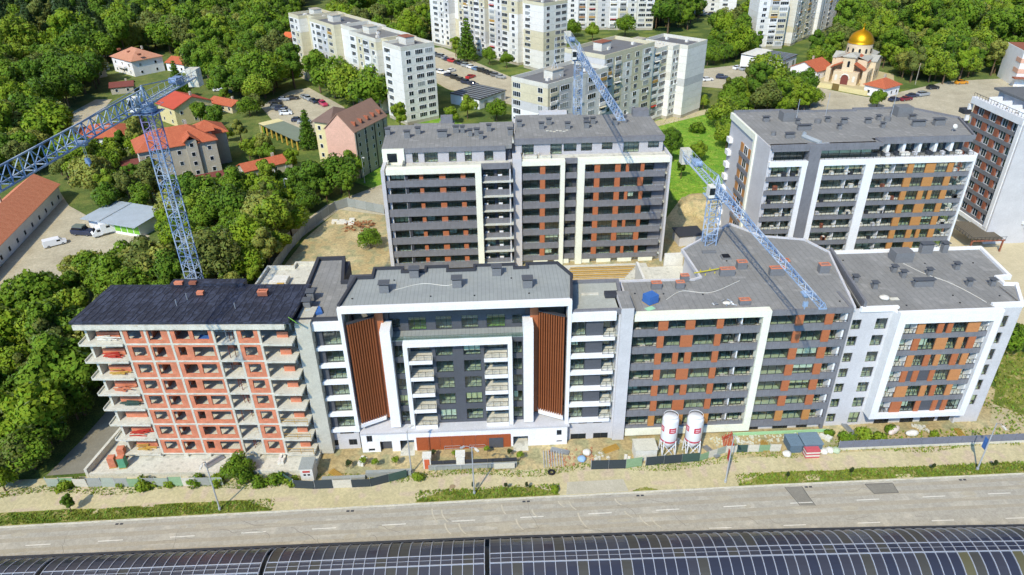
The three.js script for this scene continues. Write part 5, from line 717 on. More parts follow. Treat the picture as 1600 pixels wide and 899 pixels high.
{ // pink gabled house
  const t = thing('house', 'tall pink end-walled house with brown mansard roof and red dormers', 'house', [-40.6, 0, -219], -0.45); const w = 11, d = 18;
  obj('wall', bx(-4, 6.5, 0, 14.6, -d / 2, d / 2), M.pinkish, t); obj('side_wall', bx(6.52, 6.7, 0, 14.5, -d / 2 + 0.1, d / 2 - 0.1), M.greyWall, t); obj('gable', sideProfile([[-4, 0], [6.5, 0], [1.25, 5]], d - 0.04).translate(0, 14.6, 0), M.pinkish, t);
  const rf = obj('roof', gableRoof(d, 10.5, 5, 0.3).map((g) => g.rotateY(Math.PI / 2)), tinted(0x9c7c6a, 0.9), t, [1.25, 14.75, 0]); for (let k = 0; k < 5; k++) obj('dormer', [bx(1.4, 4.6, 1.2, 2.3, -d / 2 + 2 + k * 3.4, -d / 2 + 2.5 + k * 3.4)], tinted(0xb4694c), rf);
  obj('annex', bx(-10, -4.02, 0, 15.4, -d / 2 + 2, d / 2 - 3), M.yellow, t); obj('annex_roof', hipRoof(6.4, 14, 3, 0.3), tinted(0x7d675c, 0.9), t, [-7, 15.55, -0.6]);
  for (let r = 0; r < 5; r++) { for (let k = 0; k < 2; k++) addWin(t, -8.4 + k * 2.8, 1.2 + r * 2.9, d / 2 - 2.97, 1.1, 1.4); for (let k = 0; k < 5; k++) addWin(t, 6.74, 1.2 + r * 2.8, d / 2 - 2 - k * 3.6, 1.2, 1.4, Math.PI / 2); }
  for (let k = 0; k < 4; k++) obj('downpipe', bx(6.72, 6.9, 0, 14.4, d / 2 - 0.6 - k * 5, d / 2 - 0.4 - k * 5), M.black, t);
}
function flatShed(name, label, category, x, z, turn, w, d, h, wall, roof, seams = 8) {
  const t = thing(name, label, category, [x, 0, z], turn); obj('wall', bx(-w / 2, w / 2, 0, h, -d / 2, d / 2), wall, t); const rf = obj('roof', bx(-w / 2 - 0.3, w / 2 + 0.3, h, h + 0.25, -d / 2 - 0.3, d / 2 + 0.3), roof, t); rf.rotation.x = 0.02;
  for (let k = 0; k < seams; k++) obj('roof_seam', bx(-w / 2 - 0.3 + (w + 0.6) * (k + 0.5) / seams - 0.12, -w / 2 - 0.3 + (w + 0.6) * (k + 0.5) / seams + 0.12, h + 0.251, h + 0.36, -d / 2 - 0.28, d / 2 + 0.28), M.steelRoof, rf); return t;
}
{ const t = flatShed('garage_building', 'white garage with dark striped roof between the car park and shaded lawn', 'garage', -1.8, -291, 0.88, 17, 15, 4, M.white, M.charcoal, 8); for (const x of [-5.4, 0.6, 5.6]) obj('door', bx(x, x + 2, 0, 2.8, 7.51, 7.58), M.metal, t); addWin(t, 8.52, 1, 2, 1.6, 1.2, Math.PI / 2); addWin(t, 8.52, 1, -3, 1.6, 1.2, Math.PI / 2); }
{ const t = flatShed('substation', 'white substation with half dark, half white flat roof below the top right block', 'building', 136.5, -341, 0.8, 17, 20, 5, M.white, M.charcoal, 7); obj('white_roof', bx(-8.7, 8.7, 5.4, 5.5, -10.2, -2), M.paint, t); for (const x of [-2.6, 4]) obj('door', bx(x, x + 2.2, 0, 3, 10.01, 10.08), M.metal, t); addWin(t, 8.52, 1.6, -2, 1.4, 1.4, Math.PI / 2); addWin(t, 8.52, 1.6, -6, 1.4, 1.4, Math.PI / 2); }
{ const t = thing('market_shelter', 'yellow shelter with green grey roof beside the left car park', 'shelter', [-70, 0, -248.6], -0.86); obj('roof', bx(-14, 14, 3.3, 3.55, -4.5, 3.4), tinted(0x7e8a78, 0.9), t); obj('yellow_roof', bx(-14.2, -10, 3.56, 3.64, -4.5, 3.4), M.yellow, t); obj('wall', bx(-14, 14, 0, 3.3, -4.4, -4.2), M.yellow, t); obj('wall', bx(-14, -13.8, 0, 3.3, -4.2, 3.2), M.yellow, t); obj('green_panel', bx(-13.79, -12, 0.2, 2.8, 2.6, 2.7), M.lime, t); for (let k = 0; k < 8; k++) obj('post', bx(-13 + k * 3.7, -12.4 + k * 3.7, 0, 3.3, 2.8, 3.1), tinted(0xd9b44a), t); }
{ const t = thing('tool_shed', 'lime green shed with pale metal roof next to the camper truck', 'shed', [-96.4, 0, -177.4], -0.39); obj('wall', bx(-8.6, 8.6, 0, 3.6, -5.4, 3.9), M.white, t); const rf = obj('roof', bx(-9.2, 9.2, 3.7, 3.85, -6.2, 5.4), tinted(0xb0bcc6, 0.55), t); rf.rotation.x = 0.05; obj('roof_seam', bx(-3.2, -2.7, 3.86, 4, -6.1, 5.3), M.steelRoof, rf); for (let k = 0; k < 4; k++) obj('green_door', bx(0.4 + k * 2.1, 2.2 + k * 2.1, 0.8, 3, 3.91, 3.98), M.lime, t); }
{ const t = thing('carport', 'maroon carport roof on posts left of the grey house', 'carport', [-109, 0, -219.5], 0.5); const r = obj('roof', bx(-5.5, 5.5, 2.8, 2.95, -4.5, 4.5), M.maroon, t); r.rotation.x = 0.12; for (const [x, z] of [[-5, -4], [5, -4], [-5, 4], [5, 4]]) obj('post', bx(x - 0.1, x + 0.1, 0, 2.8, z - 0.1, z + 0.1), M.brown, t); }
{ const t = thing('lean_to', 'low maroon lean-to roof in front of the grey house', 'shed', [-82.6, 0, -207.5], 0.5); obj('roof', bx(-6, 6, 2.5, 2.65, -2.5, 2.5), M.maroon, t).rotation.x = 0.18; obj('wall', bx(-5.8, 5.8, 0, 2.2, -2.2, 1.8), M.greyWall, t); }
// ------------------------------------------------------------------ church with the golden dome
{
  const t = thing('church', 'cream stone church with golden dome and red tile roofs', 'church', [164.8, 0, -314], -0.68), st = tinted(0xe2cfae), lead = tinted(0xb9b8ae, 0.7);
  obj('nave', bx(-6.5, 6.5, 0, 9.6, -12, 8), st, t); obj('transept', bx(-9, 9, 0, 8.4, -7.5, 2.5), st, t); obj('porch', bx(-5, 5, 0, 5.2, 8, 14), st, t); obj('bell_bay', bx(-2.4, 2.4, 5.2, 11, 7.6, 12), st, t);
  obj('aisle', bx(6.5, 8.4, 0, 6, 2.6, 13), st, t); obj('aisle', bx(-8.4, -6.5, 0, 6, 2.6, 13), st, t); obj('bell_roof', [bx(-2.9, 2.9, 11, 11.3, 7.2, 12.5), ...hipRoof(5, 4.4, 1.2, 0.3).map((g) => g.translate(0, 11.4, 9.8))], lead, t);
  for (const [x, y, z, rx] of [[4.6, 7.4, 10.6, 0.3], [4.6, 9.9, 5.4, 0.3]]) { const r = obj('tile_roof', bx(-2.6, 2.6, 0, 0.25, -2.2, 2.2), M.clay, t, [x, y, z]); r.rotation.z = -0.5; const q = obj('tile_roof', bx(-2.6, 2.6, 0, 0.25, -2.2, 2.2), M.clay, t, [-x, y, z]); q.rotation.z = 0.5; }
  obj('nave_roof', gableRoof(20, 13, 2, 0.3).map((g) => g.rotateY(Math.PI / 2).translate(0, 9.7, -2)), lead, t); obj('transept_roof', gableRoof(18, 10, 1.8, 0.3).map((g) => g.translate(0, 8.5, -2.5)), lead, t);
  const drum = new THREE.CylinderGeometry(5.2, 5.4, 4.6, 24); drum.translate(0, 12.4, -2.5); obj('drum', drum, st, t);
  for (let k = 0; k < 12; k++) { const a = k * Math.PI / 6 + 0.26, w = new THREE.Shape(); w.moveTo(-0.45, 0); w.lineTo(0.45, 0); w.lineTo(0.45, 1.6); w.absarc(0, 1.6, 0.45, 0, Math.PI); const g = new THREE.ExtrudeGeometry(w, { depth: 0.2, bevelEnabled: false }); const o = obj('drum_window', g, M.pane, t, [Math.sin(a) * 5.15, 11, -2.5 + Math.cos(a) * 5.15]); o.rotation.y = a; }
  const prof = [[6.7, 0], [6.7, 0.3], [6.2, 0.45], [6.25, 1.2], [6, 2.4], [5.3, 3.7], [4.2, 4.9], [2.8, 5.8], [1.3, 6.4], [0.4, 6.8], [0.35, 7.4], [0.02, 7.5]].map(([a, b]) => new THREE.Vector2(a * 0.8, b * 0.84)); const dm = new THREE.LatheGeometry(prof, 40); dm.translate(0, 14.7, -2.5); obj('dome', dm, M.gold, t);
  obj('cross', [bx(-0.1, 0.1, 20.9, 23, -2.6, -2.4), bx(-0.6, 0.6, 22, 22.2, -2.6, -2.4)], M.gold, t);
  const ar = new THREE.Shape(); ar.moveTo(-1.5, 0); ar.lineTo(1.5, 0); ar.lineTo(1.5, 2.6); ar.absarc(0, 2.6, 1.5, 0, Math.PI); obj('door', new THREE.ExtrudeGeometry(ar, { depth: 0.15, bevelEnabled: false }), M.maroon, t, [0, 0, 14]); const ring = new THREE.TorusGeometry(1.75, 0.28, 8, 20, Math.PI); obj('door_arch', ring, M.paint, t, [0, 2.6, 14.1]);
  const niche = new THREE.Shape(); niche.moveTo(-0.5, 0); niche.lineTo(0.5, 0); niche.lineTo(0.5, 2); niche.absarc(0, 2, 0.5, 0, Math.PI); const ng = new THREE.ExtrudeGeometry(niche, { depth: 0.12, bevelEnabled: false }); obj('window', ng, M.pane, t, [0, 7, 12]); for (const x of [-3.6, 3.6]) obj('niche', ng, M.paint, t, [x, 1.4, 14]);
  for (let k = 0; k < 5; k++) { const o = obj('window', ng, M.pane, t, [8.4 + (k > 1 ? -1.9 : 0), 2.2, 11 - k * 4.4]); o.rotation.y = Math.PI / 2; if (k > 1 && k < 4) o.position.x = 9; }
  house('white parish house with red roof left of the church', 149, -321, 0.62, 13, 13, 3.6, { rh: 3.2, wall: M.white, roof: M.clay, rows: 1 });
  house('white gatehouse with red hipped roof right of the church gate', 164, -286.5, 0.55, 11, 8.6, 4, { hip: true, rh: 2.6, wall: M.white, roof: M.clay, rows: 1 });
  const w = thing('garden_wall', 'low cream wall with scalloped top in front of the church', 'wall', [133, 0, -311]); const L = [[0, 0], [14.4, -0 + 15.4], [16.4, 17.8], [24, 26.8]]; for (let i = 0; i < 3; i++) if (i !== 1) { const [a, b] = L[i], [c, d] = L[i + 1]; obj('wall_panel', prism([[a, b], [c, d], [c + 0.35, d - 0.3], [a + 0.35, b - 0.3]], 0, 2), M.yellow, w); } obj('gate', prism([[14.5, 15.5], [16.3, 17.7], [16.5, 17.5], [14.7, 15.3]], 0, 2.6), tinted(0x7d6a38), w);
}
// ------------------------------------------------------------------ tower cranes, jibs swung towards the road
function tower(label, x, z, yBase, yTop, jibFront, jibBack, mw, mat, mat2, o = {}) {
  const t = thing('tower_crane', label, 'crane', [x, 0, z], o.turn ?? 0, 'blue tower cranes'), h = mw / 2, ch = 0.16, br = 0.075, sec = o.sec ?? 2.4;
  const secGeo = (H) => { // one mast section
    const l = []; for (const a of [-h, h]) for (const b of [-h, h]) l.push(bx(a - ch / 2, a + ch / 2, 0, H, b - ch / 2, b + ch / 2));
    for (const s of [-h, h]) { l.push(bar([-h, 0.02, s], [h, 0.02, s], br), bar([s, 0.02, -h], [s, 0.02, h], br)); l.push(bar([-h, 0, s], [h, H / 2, s], br), bar([h, H / 2, s], [-h, H, s], br), bar([s, 0, -h], [s, H / 2, h], br), bar([s, H / 2, h], [s, H, -h], br), bar([-h, H / 2, s], [h, H / 2, s], br)); }
    return merge(l);
  };
  const n = Math.round((yTop - yBase) / sec), H = (yTop - yBase) / n, sg = secGeo(H); for (let k = 0; k < n; k++) obj('mast_section', sg, k > n - 3 && o.pinkTop ? tinted(0x8f86b4, 0.6) : k % 2 ? mat : mat2, t, [0, yBase + k * H, 0]);
  obj('ladder', [bx(-0.25, -0.2, yBase, yTop, -0.1, -0.05), bx(0.2, 0.25, yBase, yTop, -0.1, -0.05), ...[...Array(Math.floor((yTop - yBase) / 0.6)).keys()].map((k) => bx(-0.2, 0.2, yBase + k * 0.6, yBase + k * 0.6 + 0.04, -0.1, -0.05))], M.lamp, t);
  obj('foot', bx(-h - 0.6, h + 0.6, yBase - 0.5, yBase, -h - 0.6, h + 0.6), M.concrete, t);
  const y = yTop; obj('slewing_ring', [cyl(h + 0.25, h + 0.25, 0.5, 0, y, 0, 20), cyl(h, h, 0.6, 0, y + 0.5, 0, 20)], mat2, t); const y1 = y + 1.1;
  // jib: triangular lattice, apex up
  const bay = 2.0, jw = o.jw ?? 0.65, jh = o.jh ?? 1.5, jg = (() => { const l = [bar([-jw, 0, 0], [-jw, 0, bay], 0.17), bar([jw, 0, 0], [jw, 0, bay], 0.17), bar([0, jh, 0], [0, jh, bay], 0.17), bar([-jw, 0, 0], [jw, 0, 0], 0.1), bar([-jw, 0, 0], [jw, 0, bay], 0.09)]; for (const s of [-jw, jw]) l.push(bar([s, 0, 0], [0, jh, bay / 2], 0.09), bar([0, jh, bay / 2], [s, 0, bay], 0.09)); return merge(l); })();
  const nb = Math.floor(jibFront / bay); for (let k = 0; k < nb; k++) { const q = obj('jib_section', jg, k % 4 < 2 ? mat : mat2, t, [0, y1, 0.6 + k * bay]); if (o.taper) { const s = 1 - 0.45 * k / nb; q.scale.set(s, s, 1); } }
  obj('jib_tip', [bar([-0.5, 0, 0], [0.5, 0, 0], 0.14), bar([-0.5, 0, 0], [0, 0.9, 0], 0.1), bar([0.5, 0, 0], [0, 0.9, 0], 0.1)], mat2, t, [0, y1, 0.6 + nb * bay]);
  // counter jib, deck, ballast
  obj('counter_jib', [bar([-0.7, 0, 0], [-0.7, 0, -jibBack], 0.22), bar([0.7, 0, 0], [0.7, 0, -jibBack], 0.22), ...[...Array(Math.floor(jibBack)).keys()].map((k) => bar([-0.7, 0, -k], [0.7, 0, -k - 1], 0.07)), bar([-0.9, 1.1, 0], [-0.9, 1.1, -jibBack], 0.05), bar([0.9, 1.1, 0], [0.9, 1.1, -jibBack], 0.05), ...[...Array(Math.ceil(jibBack / 2)).keys()].flatMap((k) => [bar([-0.9, 0, -k * 2], [-0.9, 1.1, -k * 2], 0.05), bar([0.9, 0, -k * 2], [0.9, 1.1, -k * 2], 0.05)])], mat, t, [0, y1, 0]);
  for (const s of [-0.45, 0.45]) obj('counterweight', bx(s - 0.42, s + 0.42, -1.6, 1.2, -0.9, 0.9), M.concrete, t, [0, y1, -jibBack + 0.4]);
  obj('hoist_winch', [bx(-0.6, 0.6, 0.2, 1.2, -1, 0.6), (() => { const g = new THREE.CylinderGeometry(0.5, 0.5, 1.2, 14); g.rotateZ(Math.PI / 2); g.translate(0, 0.9, 1.1); return g; })()], mat2, t, [0, y1, -jibBack * 0.62]);
  obj('tower_head', [bar([-0.6, 0, -0.6], [0, 2.6, 0.2], 0.14), bar([0.6, 0, -0.6], [0, 2.6, 0.2], 0.14), bar([-0.6, 0, 0.9], [0, 2.6, 0.2], 0.14), bar([0.6, 0, 0.9], [0, 2.6, 0.2], 0.14), bar([-0.4, 1, -0.2], [0.4, 1, -0.2], 0.08)], mat, t, [0, y1, 0]);
  obj('tie_bar', [bar([0, 2.55, 0.2], [0, jh, 0.6 + nb * bay * 0.36], 0.07), bar([-0.1, 2.55, 0.2], [-0.6, 0.2, -jibBack + 0.6], 0.07), bar([0.1, 2.55, 0.2], [0.6, 0.2, -jibBack + 0.6], 0.07)], mat2, t, [0, y1, 0]);
  const cab = obj('operator_cab', bx(-1.75, -0.75, -0.9, 1.1, 0.2, 1.7), M.paint, t, [0, y1, 0]); obj('cab_window', bx(-1.7, -0.8, -0.3, 0.9, 1.705, 1.74), M.pane, cab);
  const tz = 0.6 + bay * Math.floor(nb * (o.trolley ?? 0.7)); obj('trolley', [bx(-0.7, 0.7, -0.3, -0.1, -0.6, 0.6), bx(-0.5, 0.5, -0.6, -0.3, -0.3, 0.3)], mat2, t, [0, y1, tz]); obj('hoist_rope', [bar([-0.12, -0.6, 0], [-0.12, -(o.drop ?? 5), 0], 0.03), bar([0.12, -0.6, 0], [0.12, -(o.drop ?? 5), 0], 0.03)], M.lamp, t, [0, y1, tz]); obj('hook_block', [bx(-0.3, 0.3, -(o.drop ?? 5) - 0.7, -(o.drop ?? 5), -0.14, 0.14), cyl(0.08, 0.12, 0.4, 0, -(o.drop ?? 5) - 1.1, 0, 8)], mat2, t, [0, y1, tz]);
  const pl = obj('walkway', [bx(-h - 0.7, h + 0.7, 0, 0.06, -h - 0.7, h + 0.7), ...[-1, 1].flatMap((s) => [bar([s * (h + 0.7), 1, -h - 0.7], [s * (h + 0.7), 1, h + 0.7], 0.05), bar([-h - 0.7, 1, s * (h + 0.7)], [h + 0.7, 1, s * (h + 0.7)], 0.05)])], mat2, t, [0, y - 0.2, 0]);
  return t;
}
const steel = [std({ color: 0xa6b2c0, roughness: 0.5 }), std({ color: 0x7c92ae, roughness: 0.5 })], faded = [std({ color: 0x9eacbc, roughness: 0.5 }), std({ color: 0x7289a8, roughness: 0.5 })], pale = [std({ color: 0xb2c0d0, roughness: 0.5 }), std({ color: 0x8ea5c0, roughness: 0.5 })];
tower('tall blue tower crane on the left, its jib leaving the frame over the barn', -47.9, -103, 0.2, 51.6, 46, 16.5, 1.9, ...faded, { turn: -0.08, pinkTop: true, sec: 2.7, trolley: 0.36, drop: 2.2, jw: 0.75, jh: 2 });
tower('blue tower crane rising behind the dark banded building in the centre', 23, -171.4, 20, 42.4, 53, 22, 1.8, ...steel, { turn: 0.012, sec: 2.3, trolley: 0.08, drop: 3, jw: 0.6, jh: 1.35 });
tower('pale blue tower crane standing at the rear of the grey and orange building', 38.9, -110.6, 14, 32.6, 39, 17.6, 1.9, ...pale, { turn: 0.045, sec: 2.2, trolley: 0.9, drop: 1.4, jw: 0.6, jh: 1.3, taper: true });

// ------------------------------------------------------------------ trees
function leafCrown(lobes, n, size, stretch = 1) { // many small leaf sprays spread over and through overlapping lobes
  const pos = [], nor = [], col = [], v = new THREE.Vector3(), c = new THREE.Vector3(), q = new THREE.Quaternion(), a = new THREE.Vector3(), nn = new THREE.Vector3(), total = lobes.reduce((s, l) => s + l[3] * l[3], 0);
  for (const [lx, ly, lz, lr] of lobes) {
    const k = Math.round(n * lr * lr / total);
    for (let i = 0; i < k; i++) {
      const u = rr(-0.75, 1), th = rr(0, 6.2832), s = Math.sqrt(Math.max(0, 1 - u * u)); v.set(s * Math.cos(th), u, s * Math.sin(th));
      const rad = lr * (rnd() < 0.8 ? rr(0.84, 1.1) : rr(0.3, 0.85)); c.set(lx + v.x * rad, ly + v.y * rad * stretch, lz + v.z * rad);
      a.set(rr(-1, 1), rr(-1, 1), rr(-1, 1)).multiplyScalar(0.85).add(v).normalize(); q.setFromUnitVectors(new THREE.Vector3(0, 0, 1), a);
      const w = size * rr(0.6, 1.25), h = size * rr(0.5, 1), rot = rr(0, 6.28), P = [[-w, -h * 0.3], [0, -h], [w, h * 0.25], [0.1 * w, h]].map(([x, y]) => new THREE.Vector3(x * Math.cos(rot) - y * Math.sin(rot), x * Math.sin(rot) + y * Math.cos(rot), rr(-0.25, 0.25) * size).applyQuaternion(q).add(c));
      nn.copy(v).multiplyScalar(0.9).addScaledVector(a, 0.45).normalize(); const b = rr(0.82, 1.16), y = rr(0.88, 1.16);
      for (const t of [0, 1, 2, 0, 2, 3]) { pos.push(P[t].x, P[t].y, P[t].z); nor.push(nn.x, nn.y, nn.z); col.push(b * y, b, b * 0.9); }
    }
  }
  const g = new THREE.BufferGeometry(); g.setAttribute('position', new THREE.Float32BufferAttribute(pos, 3)); g.setAttribute('normal', new THREE.Float32BufferAttribute(nor, 3)); g.setAttribute('color', new THREE.Float32BufferAttribute(col, 3)); return g;
}
const leafMat = (r, g, b) => { const m = new THREE.MeshPhysicalMaterial({ roughness: 0.9, transmission: 0.36, thickness: 0, side: THREE.DoubleSide, vertexColors: true, specularIntensity: 0.3 }); m.color.setRGB(r, g, b); return m; };
const G = { mid: leafMat(0.17, 0.285, 0.02), deep: leafMat(0.12, 0.225, 0.018), light: leafMat(0.26, 0.365, 0.03), pine: leafMat(0.06, 0.11, 0.03), yellow: leafMat(0.31, 0.34, 0.07), fresh: leafMat(0.235, 0.35, 0.02), olive: leafMat(0.185, 0.225, 0.05), dark: leafMat(0.05, 0.08, 0.022) };
const bark = tinted(0x6d5a45, 0.95);
function lobesFor(R, H, k) { const l = [[0, H * 0.62, 0, R * 0.62]]; for (let i = 0; i < k; i++) { const a = i * 2.4 + rr(-0.4, 0.4), d = R * rr(0.35, 0.78), y = H * rr(0.42, 0.86); l.push([Math.cos(a) * d, y, Math.sin(a) * d, R * rr(0.26, 0.46) * (1.1 - 0.35 * (y / H - 0.4))]); } l.push([rr(-0.8, 0.8), H * 0.9, rr(-0.8, 0.8), R * 0.34]); return l; }
function trunkGeo(H, lobes) { const l = [cyl(0.26, 0.16, H * 0.55, 0, 0, 0, 7)]; lobes.slice(1, 7).forEach(([x, y, z]) => l.push(bar([0, H * 0.38, 0], [x * 0.8, y * 0.95, z * 0.8], 0.13))); return merge(l.map((g) => { const h = g.index ? g.toNonIndexed() : g; h.deleteAttribute('uv'); return h; })); }
const broad = []; for (let k = 0; k < 9; k++) { const R = [4.4, 3.2, 4.8, 2.7, 4, 5.2, 3.4, 4.2, 2.4][k], H = [9, 10.5, 8, 11.5, 9.6, 8.6, 8, 11, 9.4][k], l = lobesFor(R, H, 8 + (k % 4) * 3); broad.push({ crown: leafCrown(l, 3300, 0.33), trunk: trunkGeo(H, l) }); }
const conifer = []; for (let k = 0; k < 2; k++) { const l = []; for (let i = 0; i < 14; i++) { const t = i / 14, n = 5; for (let j = 0; j < n; j++) { const a = j * 6.28 / n + i * 0.7, r = 2.9 * (1 - t) + 0.25; l.push([Math.cos(a) * r * 0.62, 1.6 + t * 10.5 - r * 0.12, Math.sin(a) * r * 0.62, 0.35 + r * 0.3]); } } conifer.push({ crown: leafCrown(l, 2600, 0.3, 0.55), trunk: merge([cyl(0.25, 0.06, 12, 0, 0, 0, 7)].map((g) => { g.deleteAttribute('uv'); return g; })) }); }
const pine = []; for (let k = 0; k < 2; k++) { const l = [[0, 10.5, 0, 1.6], [0.8, 8.6, 0.5, 1.7], [-0.9, 9.2, -0.4, 1.5], [0.3, 7, -1.2, 1.5], [-0.6, 6, 0.9, 1.5], [1, 5.4, -0.3, 1.2], [0, 12, 0, 1.1]]; pine.push({ crown: leafCrown(l, 1500, 0.33), trunk: merge([cyl(0.22, 0.1, 11, 0, 0, 0, 7)].map((g) => { g.deleteAttribute('uv'); return g; })) }); }
const shrub = []; for (let k = 0; k < 3; k++) { const l = []; for (let i = 0; i < 6; i++) l.push([rr(-0.9, 0.9), rr(0.4, 1.1), rr(-0.9, 0.9), rr(0.5, 0.8)]); shrub.push({ crown: leafCrown(l, 620, 0.2), trunk: null }); }
const protoCache = {}, protoOf = (kind, v, mat) => ({ broad, conifer, pine, shrub })[kind][v % ({ broad, conifer, pine, shrub })[kind].length];
function plant(name, kind, v, mat, x, z, s, label, category, group, y = 0, sy = 1) {
  const P = protoOf(kind, v), t = thing(name, label, category, [x, y, z], rr(0, 6.28), group); t.scale.set(s, s * sy, s); obj('crown', P.crown, mat, t); if (P.trunk) obj('trunk', P.trunk, bark, t); else obj('stems', shrubStem, bark, t); return t;
}
const shrubStem = merge([bar([0, 0, 0], [0.5, 0.9, 0.2], 0.05), bar([0, 0, 0], [-0.4, 0.8, -0.3], 0.05), bar([0, 0, 0], [0.1, 1, -0.4], 0.05)].map((g) => { g.deleteAttribute('uv'); return g; }));
const inside = (x, z, p) => { let r = false; for (let i = 0, j = p.length - 1; i < p.length; j = i++) if ((p[i][1] > z) !== (p[j][1] > z) && x < (p[j][0] - p[i][0]) * (z - p[i][1]) / (p[j][1] - p[i][1]) + p[i][0]) r = !r; return r; };
// places kept clear of trees: buildings, roads, yards [x, z, half width, half depth]
const clear = [[-96, -218, 14, 12], [-88, -229, 10, 9], [-114.5, -277, 9, 10], [-126, -170, 11, 34], [-167, -362, 13, 13], [-146, -362, 8, 7], [-133, -248, 11, 9], [-212, -372, 8, 7], [-196, -402, 8, 7], [-98, -400, 9, 8], [-103, -290, 8, 6], [-69, -216, 9, 7], [-52, -204, 6, 5], [-44, -222, 11, 13], [-96.4, -177.4, 11, 8], [-109, -219.5, 7, 7], [-70, -248.6, 13, 12], [-47.9, -103, 3, 3], [166, -312, 13, 16], [149, -321, 9, 9], [164, -286.5, 7, 6], [136.5, -341, 14, 13], [236, -290, 26, 18], [-113, -317, 8, 6], [-42, -486, 26, 24], [-46, -430, 10, 9], [-133, -236, 12, 7], [-112, -210, 9, 6], [-82, -206, 8, 6], [-112, -262, 10, 8], [-160, -344, 14, 9], [-158, -322, 8, 8], [-184, -352, 7, 6], [-190, -366, 8, 7], [-66, -206, 9, 5], [-44, -203, 4, 6], [-92, -240, 8, 6]];
const noTree = [[[-107, -131], [-120, -155.5], [-130, -212], [-116, -196], [-104, -184], [-86, -173], [-90, -158], [-96, -143]], [[-240, -285], [-188, -290], [-203, -321], [-224, -366], [-248, -440], [-242, -442], [-214, -372], [-194, -320], [-174, -276], [-164, -246], [-180, -236]], [[-164, -258], [-168, -287], [-167, -312], [-156, -312], [-149, -278], [-146, -252]], [[-92, -290], [-86, -318], [-76.9, -323], [-54, -288], [-50, -232], [-68, -256], [-82, -266]], [[-60, -90], [-61, -125], [-66.5, -125], [-68, -92], [-73, -76], [-50, -76]]];
const woods = [
  ['the large wood in the upper left', [[-429, -710], [-150, -690], [-101, -391], [-74.8, -298], [-81.9, -284], [-88.4, -275.7], [-105, -291], [-121, -319], [-131.7, -335], [-155.6, -398], [-180.5, -404], [-187, -373], [-173, -332], [-170.6, -307.6], [-150.5, -261], [-142, -225.5], [-152, -205], [-240, -300]], 5.6, ['mid', 'mid', 'deep', 'light', 'deep']],
  ['the grove between the barn and the carport', [[-142, -244], [-117.4, -241], [-92, -189.7], [-99.7, -181], [-109.5, -184], [-118, -196.5], [-134.7, -219]], 4.6, ['mid', 'deep', 'light']],
  ['the dark wood behind the left crane mast', [[-88, -189], [-80, -203], [-69, -194], [-60, -187], [-50, -168], [-51, -149], [-56, -128], [-62, -122], [-76, -140], [-80, -160]], 4.3, ['deep', 'mid', 'mid', 'light']],
  ['the wood along the lane at the left edge', [[-100, -104], [-101, -131], [-96, -136], [-92, -145], [-78, -147], [-69, -140], [-75, -128], [-76, -118], [-70, -108], [-69.6, -99], [-70.5, -90], [-75, -83], [-92, -79]], 4.4, ['mid', 'deep', 'light', 'mid']],
  ['the trees between the shelter and the pink house', [[-92, -250], [-85, -248], [-62, -216], [-50, -202], [-66.8, -208], [-79, -226]], 3.6, ['mid', 'light']],
  ['the bushy slope above the dug earth', [[-66, -192], [-58, -207], [-42, -208], [-38, -192], [-47.5, -188], [-50.6, -178], [-56, -172], [-60, -180]], 3.8, ['mid', 'light', 'deep']],
  ['the wooded hill behind the church', [[262, -557], [440, -600], [300, -347], [246, -318], [213, -300], [191, -299], [184, -302], [186, -328], [204, -378], [194.9, -381.8], [172, -336], [152, -332], [166, -352], [188, -385], [214, -436]], 5.4, ['mid', 'deep', 'mid', 'light']],
  ['the trees right of the stepped beige block', [[112, -360], [128, -400], [165, -450], [170, -440], [140, -366], [124, -348], [105, -340]], 5.2, ['deep', 'mid']],
  ['the trees below the white substation', [[99, -284], [112, -297], [128, -296], [130, -273], [122, -258], [107, -252], [96, -258], [92, -266]], 4.9, ['mid', 'light', 'deep']],
  ['the trees behind the long white slab', [[-92, -560], [-20, -560], [-8, -470], [-22, -420], [-40, -402], [-60, -410], [-92, -450]], 5.6, ['mid', 'deep', 'light']],
  ['the trees around the block with brown strips', [[104, -420], [124, -430], [140, -470], [128, -484], [104, -470]], 5.4, ['mid', 'deep']],
  ['the shrubs on the bright green field', [[84, -247], [95, -253], [88, -226], [80, -226]], 4, ['light', 'mid']],
];
const spots = [];
seed = 4242;
